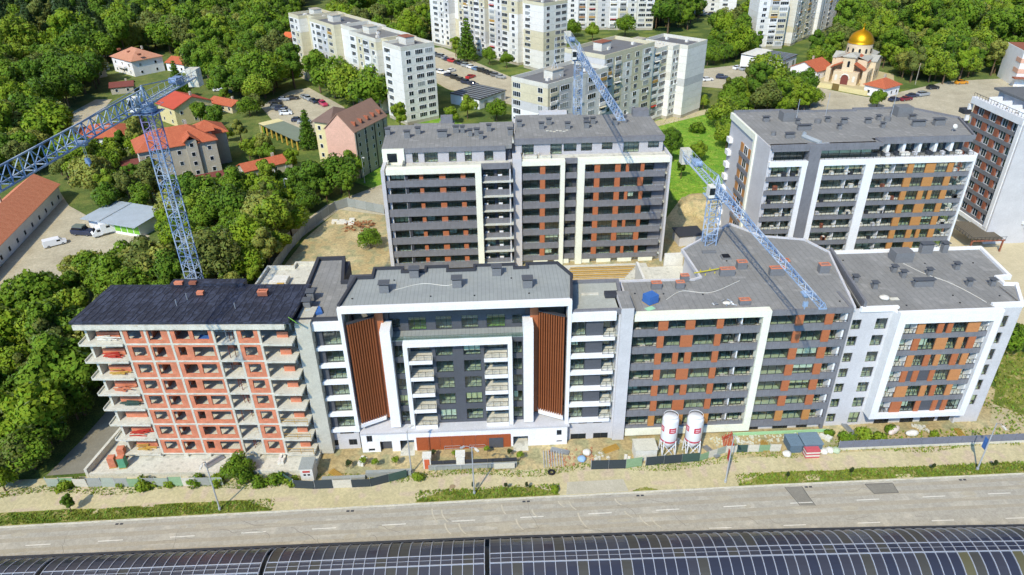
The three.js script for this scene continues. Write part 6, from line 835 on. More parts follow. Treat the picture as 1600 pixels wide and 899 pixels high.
woods.forEach(([where, poly, gap, mats], wi) => {
  const xs = poly.map((p) => p[0]), zs = poly.map((p) => p[1]), x0 = Math.min(...xs), x1 = Math.max(...xs), z0 = Math.min(...zs), z1 = Math.max(...zs), mine = [];
  for (let k = 0; k < (x1 - x0) * (z1 - z0) / gap / gap * 3; k++) {
    const x = rr(x0, x1), z = rr(z0, z1); if (!inside(x, z, poly)) continue;
    const far = Math.hypot(x, z), g = gap * (far > 420 ? 1.35 : 1); if (Math.sin(x * 0.11 + 1.3) * Math.sin(z * 0.09 + x * 0.03) > 0.8) continue;
    if (mine.some((m) => Math.abs(m.x - x) < g && Math.abs(m.z - z) < g && Math.hypot(m.x - x, m.z - z) < g * 0.9)) continue;
    if (clear.some(([cx, cz, a, b]) => Math.abs(x - cx) < a && Math.abs(z - cz) < b) || noTree.some((p) => inside(x, z, p))) continue;
    const dark = wi === 0 && (z < -390 && x < -190 + rr(-20, 20)) && rnd() < 0.6;
    mine.push({ x, z, far, where, kind: dark ? (rnd() < 0.5 ? 'pine' : 'conifer') : 'broad', mat: dark ? 'pine' : rnd() < 0.07 ? 'yellow' : rnd() < 0.14 ? 'olive' : rnd() < 0.2 ? 'fresh' : pick(mats), s: gap / 4.4 * (rnd() < 0.2 ? rr(1.2, 1.5) : rr(0.7, 1.15)) * (far > 420 ? 1.3 : 1), v: Math.floor(rnd() * 9) });
  }
  spots.push(...mine);
});
console.log('tree spots', spots.length);
spots.sort((a, b) => a.far - b.far);
const near = spots.filter((s) => s.kind === 'broad').slice(0, 262), rest = spots.filter((s) => !near.includes(s));
const tint = { yellow: 'yellowish green', olive: 'olive green', fresh: 'fresh green', mid: 'green', deep: 'dark green', light: 'bright green', pine: 'black green' };
near.forEach((s) => plant('broadleaf_tree', 'broad', s.v, G[s.mat], s.x, s.z, s.s, `${tint[s.mat]} leafy tree in ${s.where}`, 'tree', `${tint[s.mat]} trees of ${s.where}`));
{ // the far wood reads as one mass
  const o = new THREE.Group(); o.name = 'distant_woodland'; o.userData = { kind: 'stuff', label: 'dense far woodland covering the hills at the top of the picture', category: 'woodland' }; scene.add(o);
  const sets = {}; rest.forEach((s) => (sets[s.kind + '|' + (s.v % ({ broad, conifer, pine })[s.kind].length) + '|' + s.mat] ??= []).push(s)); const m4 = new THREE.Matrix4(), qq = new THREE.Quaternion(), up = new THREE.Vector3(0, 1, 0);
  for (const [k, l] of Object.entries(sets)) { const [kind, v, mat] = k.split('|'), P = protoOf(kind, +v); for (const [nm, geo, mt] of [['crowns', P.crown, G[mat]], ['trunks', P.trunk, bark]]) { const im = shade(new THREE.InstancedMesh(geo, mt, l.length)); im.name = nm; im.userData.kind = 'stuff'; l.forEach((s, i) => { qq.setFromAxisAngle(up, s.x * 13.7 % 6.28); im.setMatrixAt(i, m4.compose(new THREE.Vector3(s.x, 0, s.z), qq, new THREE.Vector3(s.s, s.s, s.s))); }); o.add(im); } }
}
// trees standing on their own
seed = 99;
for (const [kind, mat, x, z, s, label, name] of [
  ['conifer', 'deep', -7, -366, 1.75, 'tall dark conifer in front of the cream block by the car park'], ['broad', 'light', -13, -376, 0.9, 'round light tree at the left end of the car park hedge'], ['broad', 'mid', 4, -356, 0.9, 'leafy tree right of the tall car park conifer'], ['broad', 'mid', 12, -349, 0.8, 'leafy tree at the right end of the car park hedge'],
  ['broad', 'mid', -62, -302, 1.9, 'dark leafy tree at the upper end of the left car park'], ['broad', 'light', -52, -288, 2, 'large pale birch-like tree before the long white slab'], ['broad', 'mid', -42, -278, 2.1, 'drooping tree before the long slab, next to the pink house'], ['broad', 'mid', -70, -312, 1.7, 'tree at the far end of the left car park'], ['broad', 'light', -30, -252, 1, 'bright tree between the pink house and the slab end'],
  ['conifer', 'deep', -60, -238, 1.15, 'dark fir tree beside the yellow shelter'], ['conifer', 'deep', -134, -322, 1.1, 'pointed conifer in the garden behind the yellow house'], ['broad', 'mid', -128, -306, 1, 'garden tree left of the yellow house'], ['broad', 'deep', -120, -250, 1.1, 'tree between the yellow house and the low red roof'], ['broad', 'mid', -104, -262, 1, 'tree in front of the yellow house porch'], ['broad', 'deep', -96, -256, 1.05, 'dark tree behind the grey house'],
  ['broad', 'mid', -41, -207, 0.95, 'round tree at the foot of the pink end wall'], ['broad', 'mid', -29.2, -160, 0.62, 'lone tree with bare patch on the dug earth'], ['broad', 'light', -6, -268, 0.9, 'bright tree left of the white garage'], ['broad', 'light', -12, -262, 0.8, 'bright shrubby tree in the shade of the long slab'], ['broad', 'mid', 5, -264, 0.9, 'tree at the corner of the white garage'],
  ['broad', 'deep', 57, -214, 0.95, 'dark round tree at the corner of the dark banded building'], ['broad', 'deep', 62, -226, 0.85, 'dark bush above the round corner tree'], ['broad', 'light', 68, -214, 0.7, 'yellow green shrub on the field'], ['broad', 'deep', 59, -200, 0.55, 'small dark bush beside the sand yard'], ['broad', 'light', 86, -272, 0.6, 'bush by the blank end wall'], ['broad', 'mid', 152, -266, 0.9, 'round tree in the plaza behind the white portal building'],
  ['broad', 'mid', 52, -420, 1.1, 'tree before the block with brown strips'], ['broad', 'mid', 82, -418, 1.3, 'leafy tree in the gap above the stepped block'], ['broad', 'light', 62, -408, 1, 'light tree left of the gap tree'], ['broad', 'mid', 128, -470, 1.4, 'big tree below the distant orange balconies'], ['broad', 'deep', 118, -440, 1.2, 'dark tree by the top white corner'], ['broad', 'deep', -22, -430, 1.2, 'dark trees beside the hillside villa'], ['broad', 'mid', -34, -420, 1.3, 'tree below the hillside villa'], ['broad', 'mid', -48, -412, 1.3, 'tree left of the hillside villa'], ['broad', 'deep', -12, -418, 1.2, 'dark tree close to the cream block'],
  ['broad', 'mid', 97, -107, 0.8, 'tree at the right edge beyond the white corner building'], ['broad', 'deep', 101, -103, 0.9, 'dark tree at the right edge above the meadow'],
  ['broad', 'mid', -72.6, -86, 0.8, 'tree at the mouth of the side lane'], ['broad', 'deep', -71.8, -92.4, 0.9, 'dark tree leaning over the side lane'], ['broad', 'mid', -71, -99, 1, 'tall tree halfway along the side lane'], ['broad', 'deep', -70.6, -106.4, 0.95, 'dark tree deep in the side lane'], ['broad', 'fresh', -74.6, -81.4, 0.55, 'small fresh green tree by the lane corner lamp'], ['broad', 'mid', -39.6, -82, 0.5, 'bushy tree growing through the fence before the brick shell'], ['broad', 'deep', -62.4, -76.6, 0.3, 'small young tree on the left verge'],
]) plant(kind === 'conifer' ? 'conifer_tree' : 'broadleaf_tree', kind, Math.floor(rnd() * 7), G[mat], x, z, s, label, 'tree');
for (const [x, z, s, l] of [[-46, -81.2, 0.9, 'vine clump over the right part of the banner fence'], [-53.5, -81.1, 1.05, 'largest vine clump over the faded banner fence'], [-43, -80.9, 0.9, 'vine clump where the banner fence ends'], [-49.6, -81.2, 0.6, 'small vine on the middle of the banner fence'], [-57.4, -81.3, 0.5, 'weed tuft at the banner fence foot'], [-38, -80.8, 1, 'hedge-like bush right of the bushy tree'], [-64.6, -81.9, 0.7, 'weedy bush at the left end of the banner fence'], [-36, -80.6, 0.9, 'low bush in front of the kiosk fence'], [-33.6, -80.4, 1, 'second low bush before the kiosk fence'], [-31.4, -80.2, 0.8, 'bush touching the kiosk fence'], [-66, -81.5, 0.9, 'bush at the corner of the side lane'], [57, -84.2, 1, 'bush on the bank by the white corner building'], [60, -84.6, 1.1, 'large bush left of the rubble on the bank'], [62.6, -84.4, 0.9, 'low bush on the bank'], [65, -85.8, 0.7, 'shrub under the deep white frame'], [71.6, -84.6, 0.5, 'thin shrub near the white van tarp'], [54.6, -86, 0.6, 'shrub at the corner of the grey building'], [9.1, -76.4, 0.55, 'small upright shrub at the end of the middle verge'], [-12, -80, 0.7, 'weedy shrub by the open site gate'], [51.6, -151, 0.9, 'shrub at the foot of the sand heap'], [76, -244, 2, 'tall shrub at the top of the green field'], [80, -212, 2.2, 'broad shrub beside the portal building']]) plant('shrub', 'shrub', Math.floor(rnd() * 3), G[pick(['mid', 'light'])], x, z, s * 1.1, l, 'shrub', null, 0.1);
seed = 31;
[[-22.6, -82.8], [-20.6, -83.4], [-18.6, -82.6], [-9.6, -84.6], [-6.4, -84.2], [-1.2, -84.6], [2.4, -84], [-15.6, -83.2], [4, -82.8]].forEach(([x, z], i) => { const t = thing('sapling', 'newly planted sapling in the earth bed before the white building', 'sapling', [x, 0.15, z], 0, 'saplings before the white building'); obj('stem', cyl(0.03, 0.02, 1.5, 0, 0, 0, 5), bark, t); const c = obj('crown', shrub[i % 3].crown, G[i % 3 ? 'light' : 'dark'], t, [0, 1.1, 0]); c.scale.setScalar(rr(0.32, 0.5)); });
[[-3.4, -77.2], [1.4, -76.8], [4.6, -76.7], [54, -76.8], [66.6, -76.9], [76.4, -77], [44, -76.6]].forEach(([x, z]) => { const t = thing('sapling', 'bare young street tree on the verge', 'sapling', [x, 0.14, z], rr(0, 6), 'bare street saplings on the verge'); obj('stem', cyl(0.04, 0.02, 1.8, 0, 0, 0, 5), bark, t); const c = obj('crown', shrub[1].crown, G.dark, t, [0, 1, 0]); c.scale.set(0.22, 0.5, 0.22); });
{ // grass tufts on the verges and field
  const blade = []; for (let i = 0; i < 7; i++) { const a = rr(0, 6.28), l = rr(0.12, 0.3); blade.push([0.05 * Math.cos(a + 1.5), 0, 0.05 * Math.sin(a + 1.5)], [-0.05 * Math.cos(a + 1.5), 0, -0.05 * Math.sin(a + 1.5)], [l * 0.7 * Math.cos(a), l, l * 0.7 * Math.sin(a)]); }
  const g = new THREE.BufferGeometry(); g.setAttribute('position', new THREE.Float32BufferAttribute(blade.flat(), 3)); g.computeVertexNormals(); const put = []; seed = 555;
  for (let i = 0; i < 15000; i++) { const x = rr(-92, 92); if ((x > -33 && x < -12) || (x > 9.4 && x < 36.5)) continue; const d = rr(0.35, 2.5); if (rnd() < 0.35 + 0.35 * Math.sin(x * 0.8 + d * 2)) continue; put.push([x, 0.13, kerbZ(x) - d, rr(0.6, 1.4)]); }
  for (let i = 0; i < 5000; i++) { const x = rr(-80, 84); put.push([x, 0.13, -80.4 + rr(-1.2, 0.3) + 0.6 * Math.sin(x * 0.3) - (x > 38 ? 1.6 : 0), rr(0.4, 1.1)]); }
  for (let i = 0; i < 7000; i++) { const x = rr(53, 125), z = rr(-108, -84); if (x < 84 && z < -86) continue; put.push([x, 0.15, z, rr(0.8, 2)]); }
  for (let i = 0; i < 3000; i++) { const x = rr(52, 112), z = rr(-290, -184); if (inside(x, z, [[60, -258], [86.5, -268], [112, -289], [74.1, -182], [53, -184]]) && Math.sin(x * 0.35) * Math.sin(z * 0.3) > -0.35) put.push([x, 0.02, z, rr(0.8, 1.6)]); }
  const im = shade(new THREE.InstancedMesh(g, leafMat(0.26, 0.34, 0.05), put.length)); im.material.vertexColors = false; im.name = 'grass_tufts'; im.userData = { kind: 'stuff', label: 'short rough grass along the verges and on the field', category: 'grass' };
  const m4 = new THREE.Matrix4(), qq = new THREE.Quaternion(), up = new THREE.Vector3(0, 1, 0), cc = new THREE.Color(); put.forEach(([x, y, z, s], i) => { im.setMatrixAt(i, m4.compose(new THREE.Vector3(x, y, z), qq.setFromAxisAngle(up, rnd() * 6.28), new THREE.Vector3(s, s, s))); const k = rr(0.6, 1.3); im.setColorAt(i, cc.setRGB(k * rr(0.7, 1.25), k, k * 0.8)); }); scene.add(im);
}
// ------------------------------------------------------------------ vehicles
const tyre = std({ color: 0x17181a, roughness: 0.8 }), carGlass = std({ color: 0x141a20, roughness: 0.08 }), headGlass = std({ color: 0xdfe4e8, roughness: 0.2 });
const wheelGeo = new THREE.CylinderGeometry(0.33, 0.33, 0.24, 14); wheelGeo.rotateX(Math.PI / 2); const rimGeo = new THREE.CylinderGeometry(0.2, 0.2, 0.26, 10); rimGeo.rotateX(Math.PI / 2);
const carShapes = {
  hatch: { body: sideProfile([[-2, 0.28], [2.02, 0.28], [2.1, 0.62], [1.95, 0.84], [1.05, 0.95], [-1.95, 1], [-2.08, 0.7]], 1.72, 0.12), cab: sideProfile([[-1.92, 0.98], [0.98, 0.94], [0.35, 1.42], [-1.35, 1.46]], 1.46, 0.06), roof: sideProfile([[-1.4, 1.42], [0.32, 1.39], [0.24, 1.49], [-1.3, 1.52]], 1.4, 0.05) },
  sedan: { body: sideProfile([[-2.25, 0.28], [2.2, 0.28], [2.28, 0.62], [2.1, 0.82], [1.1, 0.93], [-1.5, 0.97], [-2.2, 0.95], [-2.3, 0.65]], 1.76, 0.12), cab: sideProfile([[-1.7, 0.95], [1.05, 0.92], [0.35, 1.38], [-0.95, 1.41]], 1.46, 0.06), roof: sideProfile([[-1, 1.37], [0.33, 1.35], [0.24, 1.44], [-0.9, 1.47]], 1.4, 0.05) },
  suv: { body: sideProfile([[-2.2, 0.36], [2.2, 0.36], [2.3, 0.8], [2.1, 1.02], [1.1, 1.12], [-2.2, 1.14], [-2.3, 0.8]], 1.86, 0.12), cab: sideProfile([[-2.15, 1.12], [1.05, 1.1], [0.45, 1.64], [-1.8, 1.68]], 1.6, 0.06), roof: sideProfile([[-1.85, 1.64], [0.42, 1.61], [0.34, 1.72], [-1.75, 1.75]], 1.54, 0.05) },
};
for (const s of Object.values(carShapes)) s.lights = merge([bx(2.02, 2.12, 0.6, 0.76, 0.5, 0.78), bx(2.02, 2.12, 0.6, 0.76, -0.78, -0.5)]);
const paints = { white: 0xe6e7e6, silver: 0xaeb4b8, grey: 0x6b7176, black: 0x1d2024, navy: 0x24304a, red: 0xb3202c, crimson: 0x7c1d2c, pink: 0xc23a5e, orange: 0xd68f1e, blue: 0x5f7c9c }, paintMat = {};
for (const [k, c] of Object.entries(paints)) paintMat[k] = new THREE.MeshPhysicalMaterial({ color: c, roughness: 0.4, clearcoat: 0.8, clearcoatRoughness: 0.1, metalness: k === 'silver' || k === 'grey' ? 0.4 : 0 });
function car(kind, colour, x, z, turn, label, group, s = 1) {
  const S = carShapes[kind], t = thing('parked_car', label, 'car', [x, 0.03, z], turn, group); t.scale.setScalar(s); obj('body', S.body, paintMat[colour], t); obj('windows', S.cab, carGlass, t); obj('roof', S.roof, paintMat[colour], t); obj('headlights', S.lights, headGlass, t);
  for (const a of [-1.35, 1.35]) for (const b of [-0.78, 0.78]) { const w = obj('wheel', wheelGeo, tyre, t, [a, 0.33, b]); obj('rim', rimGeo, M.metal, w); } return t;
}
const cs = ['hatch', 'sedan', 'suv'];
{ // long row by the cream block, then the inner row
  const row = [[-23.8, -380.6, 'blue'], [-21.8, -377, 'grey'], [-19.9, -374.2, 'grey'], [-18, -370.1, 'silver'], [-16.5, -367.2, 'navy'], [-14.5, -363.8, 'red'], [-11.6, -360, 'black'], [-9.5, -356.9, 'navy'], [-7.5, -353, 'silver'], [-4.9, -349.6, 'white'], [-2.5, -345.6, 'blue'], [0.2, -341.8, 'black'], [2.4, -338.6, 'black'], [4.4, -335.6, 'black'], [6.4, -332, 'grey'], [8.6, -329, 'silver'], [-21, -343.2, 'black'], [-18.8, -340.2, 'white'], [-14.3, -343.9, 'white'], [-15.2, -335, 'navy'], [-12.2, -330, 'black'], [-9.4, -325.6, 'black'], [-5.2, -331, 'red'], [-7, -320.6, 'navy'], [-4, -317.6, 'navy']];
  const extra = ['long row by the cream block', 'inner row near the white garage'];
  row.forEach(([x, z, c], i) => { const aisle = i === 18 || i === 22; car(cs[i % 3], c, x, z, aisle ? 0.9 : -0.75 + rr(-0.06, 0.06), aisle ? `${c} car standing in the aisle of the car park` : `${c} car in the ${extra[i < 16 ? 0 : 1]}`, 'cars in the car park behind the dark banded building', 1.15); });
  [[-85.8, -296.9, 'black'], [-83.5, -290.5, 'black'], [-83.1, -300.3, 'silver'], [-79.7, -301.9, 'black'], [-80.7, -285.9, 'navy'], [-77.4, -279.7, 'white'], [-75.2, -303.3, 'silver'], [-73, -300.3, 'silver'], [-69.9, -296.3, 'navy'], [-67.5, -294.6, 'black'], [-65.1, -291.4, 'pink'], [-70.9, -270.3, 'navy'], [-67.9, -267.7, 'silver'], [-82.4, -287.6, 'grey'], [-78.6, -282.6, 'silver']].forEach(([x, z, c], i) => car(cs[(i + 1) % 3], c, x, z, i < 6 || i > 10 ? 0.1 : -1.0, `${c} car in the left car park beside the yellow shelter`, 'cars in the left car park', 1.1));
  [['hatch', 'navy', 164.3, -276, 0.3, 'navy car nearest the gatehouse in the plaza row'], ['sedan', 'crimson', 169.2, -276.5, 0.3, 'dark red car in the plaza row'], ['sedan', 'navy', 174.1, -280.8, 0.3, 'navy car behind the dark red one in the plaza row'], ['suv', 'silver', 179.4, -282.2, 0.3, 'silver car at the right end of the plaza row'], ['hatch', 'black', 189.2, -292.3, 0.1, 'black car alone by the hedge of the plaza'], ['sedan', 'orange', 205.7, -299.2, 0.1, 'orange yellow car at the edge of the plaza'], ['suv', 'navy', 107.5, -318.2, -0.4, 'dark blue car on the road by the blank end wall'], ['hatch', 'white', 120, -335.3, 0.6, 'white car beside the substation'], ['hatch', 'silver', 122.5, -333, 0.6, 'silver car next to the white one at the substation'], ['hatch', 'silver', 126.1, -328.3, 0.5, 'silver car in front of the substation doors'], ['hatch', 'white', 100, -315, 0.2, 'white car half hidden behind the blank end wall'], ['hatch', 'white', -115.8, -319.4, 0.3, 'white car behind the orange garage roof'], ['hatch', 'blue', -111.4, -315.7, 0.2, 'blue car behind the orange garage roof']].forEach((a) => car(...a.slice(0, 6), 'scattered parked cars', 1.15));
  [[138, -478], [142, -480], [146, -481.5], [150.5, -482]].forEach(([x, z], i) => car(cs[i % 3], ['black', 'grey', 'silver', 'navy'][i], x, z, 0.6, `${['black', 'grey', 'silver', 'navy'][i]} car in the distant row below the orange balconies`, 'distant parked cars', 1.2));
}
{ // vans and the camper in the yard
  const v = thing('delivery_van', 'white panel van parked alone in the yard', 'van', [-110.3, 0.03, -167.6], 0.62); obj('body', sideProfile([[-2.6, 0.35], [2.4, 0.35], [2.5, 0.9], [1.7, 1.15], [1.1, 1.85], [-2.5, 1.95], [-2.65, 1]], 1.9, 0.1), paintMat.white, v); obj('windscreen', sideProfile([[1.12, 1.8], [1.72, 1.14], [1.78, 1.18], [1.2, 1.84]], 1.6), carGlass, v); for (const s of [-1, 1]) obj('side_window', bx(0.4, 1.25, 1.2, 1.65, s * 0.955 - 0.01, s * 0.955 + 0.01), carGlass, v); for (const a of [-1.6, 1.6]) for (const b of [-0.85, 0.85]) { const w = obj('wheel', wheelGeo, tyre, v, [a, 0.33, b]); obj('rim', rimGeo, M.metal, w); }
  const s = car('suv', 'navy', -106, -173.6, -0.2, 'dark off-roader with a grey roof box in the yard', undefined, 1.25); s.name = numbered('off_roader'); obj('roof_box', bx(-1.7, 0.6, 1.78, 2.1, -0.7, 0.7), tinted(0x6f7a70), s); obj('spare_wheel', wheelGeo.clone().rotateY(Math.PI / 2), tyre, s, [-2.35, 0.95, 0]);
  const c = thing('camper_truck', 'white camper truck with side stripes before the lime shed', 'truck', [-99.6, 0.03, -173.6], -2.5); obj('living_cabin', bx(-4, 1.6, 0.7, 3.3, -1.15, 1.15), paintMat.white, c); obj('cab', sideProfile([[1.6, 0.5], [3.7, 0.5], [3.8, 1.2], [3.3, 1.5], [2.6, 2.4], [1.6, 2.6]], 2.1, 0.1), paintMat.white, c); obj('windscreen', sideProfile([[2.68, 2.34], [3.34, 1.5], [3.42, 1.54], [2.78, 2.38]], 1.8), carGlass, c); for (const q of [-1, 1]) { for (const x of [-3, -0.6]) obj('side_window', bx(x, x + 0.9, 2.1, 2.7, q * 1.16 - 0.01, q * 1.16 + 0.01), carGlass, c); obj('stripe', bx(-3.6, -1.8, 1.1, 1.9, q * 1.165 - 0.005, q * 1.165 + 0.005), M.greenMesh, c); obj('door_window', bx(1.8, 2.6, 1.5, 2.1, q * 1.06 - 0.01, q * 1.06 + 0.01), carGlass, c); } obj('roof_hatch', bx(-1.8, -0.8, 3.3, 3.5, -0.4, 0.4), M.metal, c); for (const a of [-2.6, 2.7]) for (const b of [-0.9, 0.9]) { const w = obj('wheel', wheelGeo, tyre, c, [a, 0.4, b]); w.scale.setScalar(1.2); obj('rim', rimGeo, M.metal, w); }
}
// ------------------------------------------------------------------ street lamps and poles
function lampPost(label, x, z, h, arm, turn, o = {}) { const t = thing('street_lamp', label, 'street lamp', [x, 0.1, z], turn, 'street lamps'); obj('pole', cyl(0.13, 0.07, h, 0, 0, 0, 10), M.lamp, t); obj('arm', tube([[0, h - 0.3, 0], [0, h + 0.3, arm * 0.4], [0, h + 0.4, arm]], 0.05, 10), M.lamp, t); obj('lamp_head', bx(-0.16, 0.16, h + 0.3, h + 0.46, arm - 0.1, arm + 0.7), M.paint, t); obj('base', cyl(0.22, 0.2, 0.5, 0, 0, 0, 10), M.lamp, t); if (o.banner) obj('banner', bx(-0.03, 0.03, 4, 6, -0.05, -0.9), o.banner, t); if (o.twin) obj('arm', [tube([[0, h - 0.3, 0], [-0.5, h + 0.2, -0.3], [-1, h + 0.3, -0.5]], 0.05, 8), bx(-1.6, -0.9, h + 0.2, h + 0.34, -0.65, -0.35)], M.lamp, t); return t; }
lampPost('street lamp on the left verge before the brick shell', -40.6, -75.7, 9.6, 1.2, 0);
lampPost('street lamp on the middle verge before the white cabin', -3.3, -76.6, 9.4, 1, 0.6, { twin: true });
lampPost('street lamp with red and white banner before the grey building', 34.7, -76.8, 9.4, 1.2, 0, { banner: M.red });
lampPost('street lamp with blue and red flag on the right verge', 73.8, -77, 9.4, 1.2, 0, { banner: M.blueBag });
lampPost('lamp post on the slope above the dug earth', -56, -188.4, 8, 1, 0.8); lampPost('lamp post at the foot of the pink house', -36.6, -204, 8, 1, 0.6); lampPost('lamp post at the left lane entrance', -79, -83, 8, 1, 1.4); lampPost('lamp post in the white building forecourt', -13, -81.4, 8.6, 0.6, 2.4); lampPost('lamp post above the crane jib among the trees', -144, -246, 9, 1, 0.4);
for (const [x, z, h, l] of [[-101, -205, 10, 'pale utility pole before the carport'], [-98, -199, 10, 'second pale utility pole before the carport'], [186, -300, 9, 'leaning utility pole by the church hedge'], [63, -182, 7, 'thin pole beside the sand heap']]) { const t = thing('utility_pole', l, 'pole', [x, 0, z]); obj('post', cyl(0.14, 0.1, h, 0, 0, 0, 8), M.greyWall, t); obj('crossarm', bx(-0.8, 0.8, h - 0.5, h - 0.38, -0.06, 0.06), M.brown, t); }
// ------------------------------------------------------------------ fences and site things
function fence(label, pts, h, per, mats, o = {}) { const t = thing('site_fence', label, 'fence', [pts[0][0], o.y ?? 0.12, pts[0][1]], 0, o.group); const [ox, oz] = pts[0]; let n = 0; for (let i = 0; i < pts.length - 1; i++) { const [a, b] = pts[i], [c, d] = pts[i + 1], L = Math.hypot(c - a, d - b), k = Math.max(1, Math.round(L / per)), turn = Math.atan2(-(d - b), c - a); for (let j = 0; j < k; j++) { const u = (j + 0.5) / k, p = obj('panel', bx(-L / k / 2 + 0.02, L / k / 2 - 0.02, 0.05, h, -0.02, 0.02), mats[n++ % mats.length], t, [a + (c - a) * u - ox, 0, b + (d - b) * u - oz]); p.rotation.y = turn; p.rotation.x = o.lean ? rr(-0.08, 0.08) : 0; obj('post', bx(-0.05, 0.05, 0, h + 0.12, -0.05, 0.05), o.post ?? M.lamp, t, [a + (c - a) * j / k - ox, 0, b + (d - b) * j / k - oz - 0.06]); } } return t; }
const bannerA = tinted(0xd9d6c8), bannerB = tinted(0xa9b4a8), bannerG = tinted(0x8fb08a), corr = tinted(0xa3a8a4);
fence('faded banner and sheet metal fence before the brick shell', [[-68.5, -81.9], [-58, -81.2], [-41.5, -80.6]], 1.8, 2.1, [bannerB, bannerG, bannerA, corr, bannerB, corr, bannerG, corr], { lean: true });
fence('dark green mesh fence around the kiosk corner', [[-33.2, -81.4], [-30.6, -79.4], [-27.4, -79], [-19, -79], [-13.6, -80.6]], 1.7, 2.7, [M.greenMesh, M.tarp, M.tarp, bannerA, M.tarp, M.tarp, M.greenMesh], { lean: true });
fence('dark sheet fence left of the cement silos', [[14.8, -80.6], [20.2, -80.5], [22.8, -80.9]], 1.9, 2.7, [M.tarp, M.tarp, bannerG]); fence('dark sheet fence before the cement silos', [[23.4, -80.9], [32, -81.4]], 1.8, 2.9, [M.tarp, M.tarp, M.greenMesh]);
fence('row of sagging green and white banners before the grey building', [[32, -81.4], [36.6, -83], [45.4, -82.8]], 1.5, 1.7, [bannerG, bannerA, bannerB, bannerA, M.greenMesh, bannerA], { lean: true });
{ const t = thing('panel_fence', 'long grey panel fence on a concrete plinth at the right', 'fence', [54.6, 0.12, -82.5]); for (let k = 0; k < 20; k++) { obj('panel', bx(k * 2.2 + 0.03, k * 2.2 + 2.17, 0.5, 1.9, -0.03, 0.03), tinted(0x7c8190, 0.7), t); obj('plinth', bx(k * 2.2, k * 2.2 + 2.19, 0, 0.5, -0.08, 0.08), M.concrete, t); obj('post', bx(k * 2.2 - 0.04, k * 2.2 + 0.04, 0.5, 2, -0.1, -0.04), M.lamp, t); } }
{ const t = thing('site_wall', 'low grey wall with dark top strip before the white building', 'wall', [-10.4, 0.12, -82]); for (let k = 0; k < 6; k++) { obj('wall_panel', bx(k * 2.3, k * 2.3 + 2.27, 0, 0.9, -0.15, 0.15), corr, t); obj('top_panel', bx(k * 2.3, k * 2.3 + 2.27, 0.92, 1.6, -0.3, -0.24), M.charcoal, t); } for (let k = 0; k < 4; k++) obj('rail_post', bx(1 + k * 4, 1.06 + k * 4, 0, 1.4, 0.6, 0.66), M.lamp, t); obj('hand_rail', bx(1, 13.1, 1.36, 1.42, 0.6, 0.66), M.lamp, t); obj('banner', bx(10.2, 13.4, 0.3, 1.4, 0.67, 0.7), bannerA, t); }
{ const t = thing('low_wall', 'pale low retaining wall right of the kiosk', 'wall', [-26, 0.12, -80.6]); obj('wall_panel', bx(-0.6, 6, 0, 0.7, -0.3, 0.3), corr, t); obj('wall_panel', bx(6.02, 13, 0, 1, -0.9, -0.3), corr, t); }
{ // curved hoarding along the lane above the dug earth
  const L = [[-50.4, -142], [-50, -151], [-49, -160.8], [-47, -171.8], [-42, -184], [-39, -186.4], [-28.1, -180.6]]; fence('tall grey hoarding curving around the dug earth', L, 2.6, 3, [corr, tinted(0x9aa09c)], {}); }
{ const t = thing('heap_of_scrap', 'rusty heap of scrap and rubble on the dug earth', 'heap', [-33, 0, -172.5]); const l = []; seed = 66; for (let k = 0; k < 60; k++) { const x = rr(-4.5, 4.5), z = rr(-2.6, 2.6), y = Math.max(0.1, 1.5 - (x * x / 12 + z * z / 4)) * rr(0.3, 1); l.push(bar([x, y, z], [x + rr(-1.4, 1.4), y + rr(-0.2, 0.5), z + rr(-1.2, 1.2)], rr(0.12, 0.4))); } obj('scrap', l, tinted(0x9a6a44, 0.9), t); const b = []; for (let k = 0; k < 12; k++) { const x = rr(-9, -4), z = rr(-5, -2); b.push(bx(x, x + rr(0.6, 1.6), 0, rr(0.3, 0.8), z, z + rr(0.5, 1))); } obj('white_blocks', b, M.paint, t); }
{ const g = new THREE.SphereGeometry(1, 24, 12, 0, Math.PI * 2, 0, Math.PI / 2); const p = g.attributes.position; for (let i = 0; i < p.count; i++) { const x = p.getX(i), z = p.getZ(i), f = 1 + 0.12 * Math.sin(x * 5 + z * 3) + 0.08 * Math.sin(z * 9); p.setXYZ(i, x * 9 * f, p.getY(i) * 4.2 * f, z * 7 * f); } g.computeVertexNormals(); const m = obj('sand_heap', uvm(g), M.earth); m.position.set(62, 0, -176); tag(m, 'large heap of beige sand behind the pale blue crane', 'sand heap'); }
{ const m = thing('site_cabin', 'dark site cabin in the shade of the banded building', 'cabin', [50, 0, -158], 0.1); obj('wall', bx(-3, 3, 0, 2.7, -2.4, 2.4), M.pale, m); obj('roof', bx(-3.3, 3.3, 2.7, 2.9, -2.7, 2.7), M.charcoal, m); }
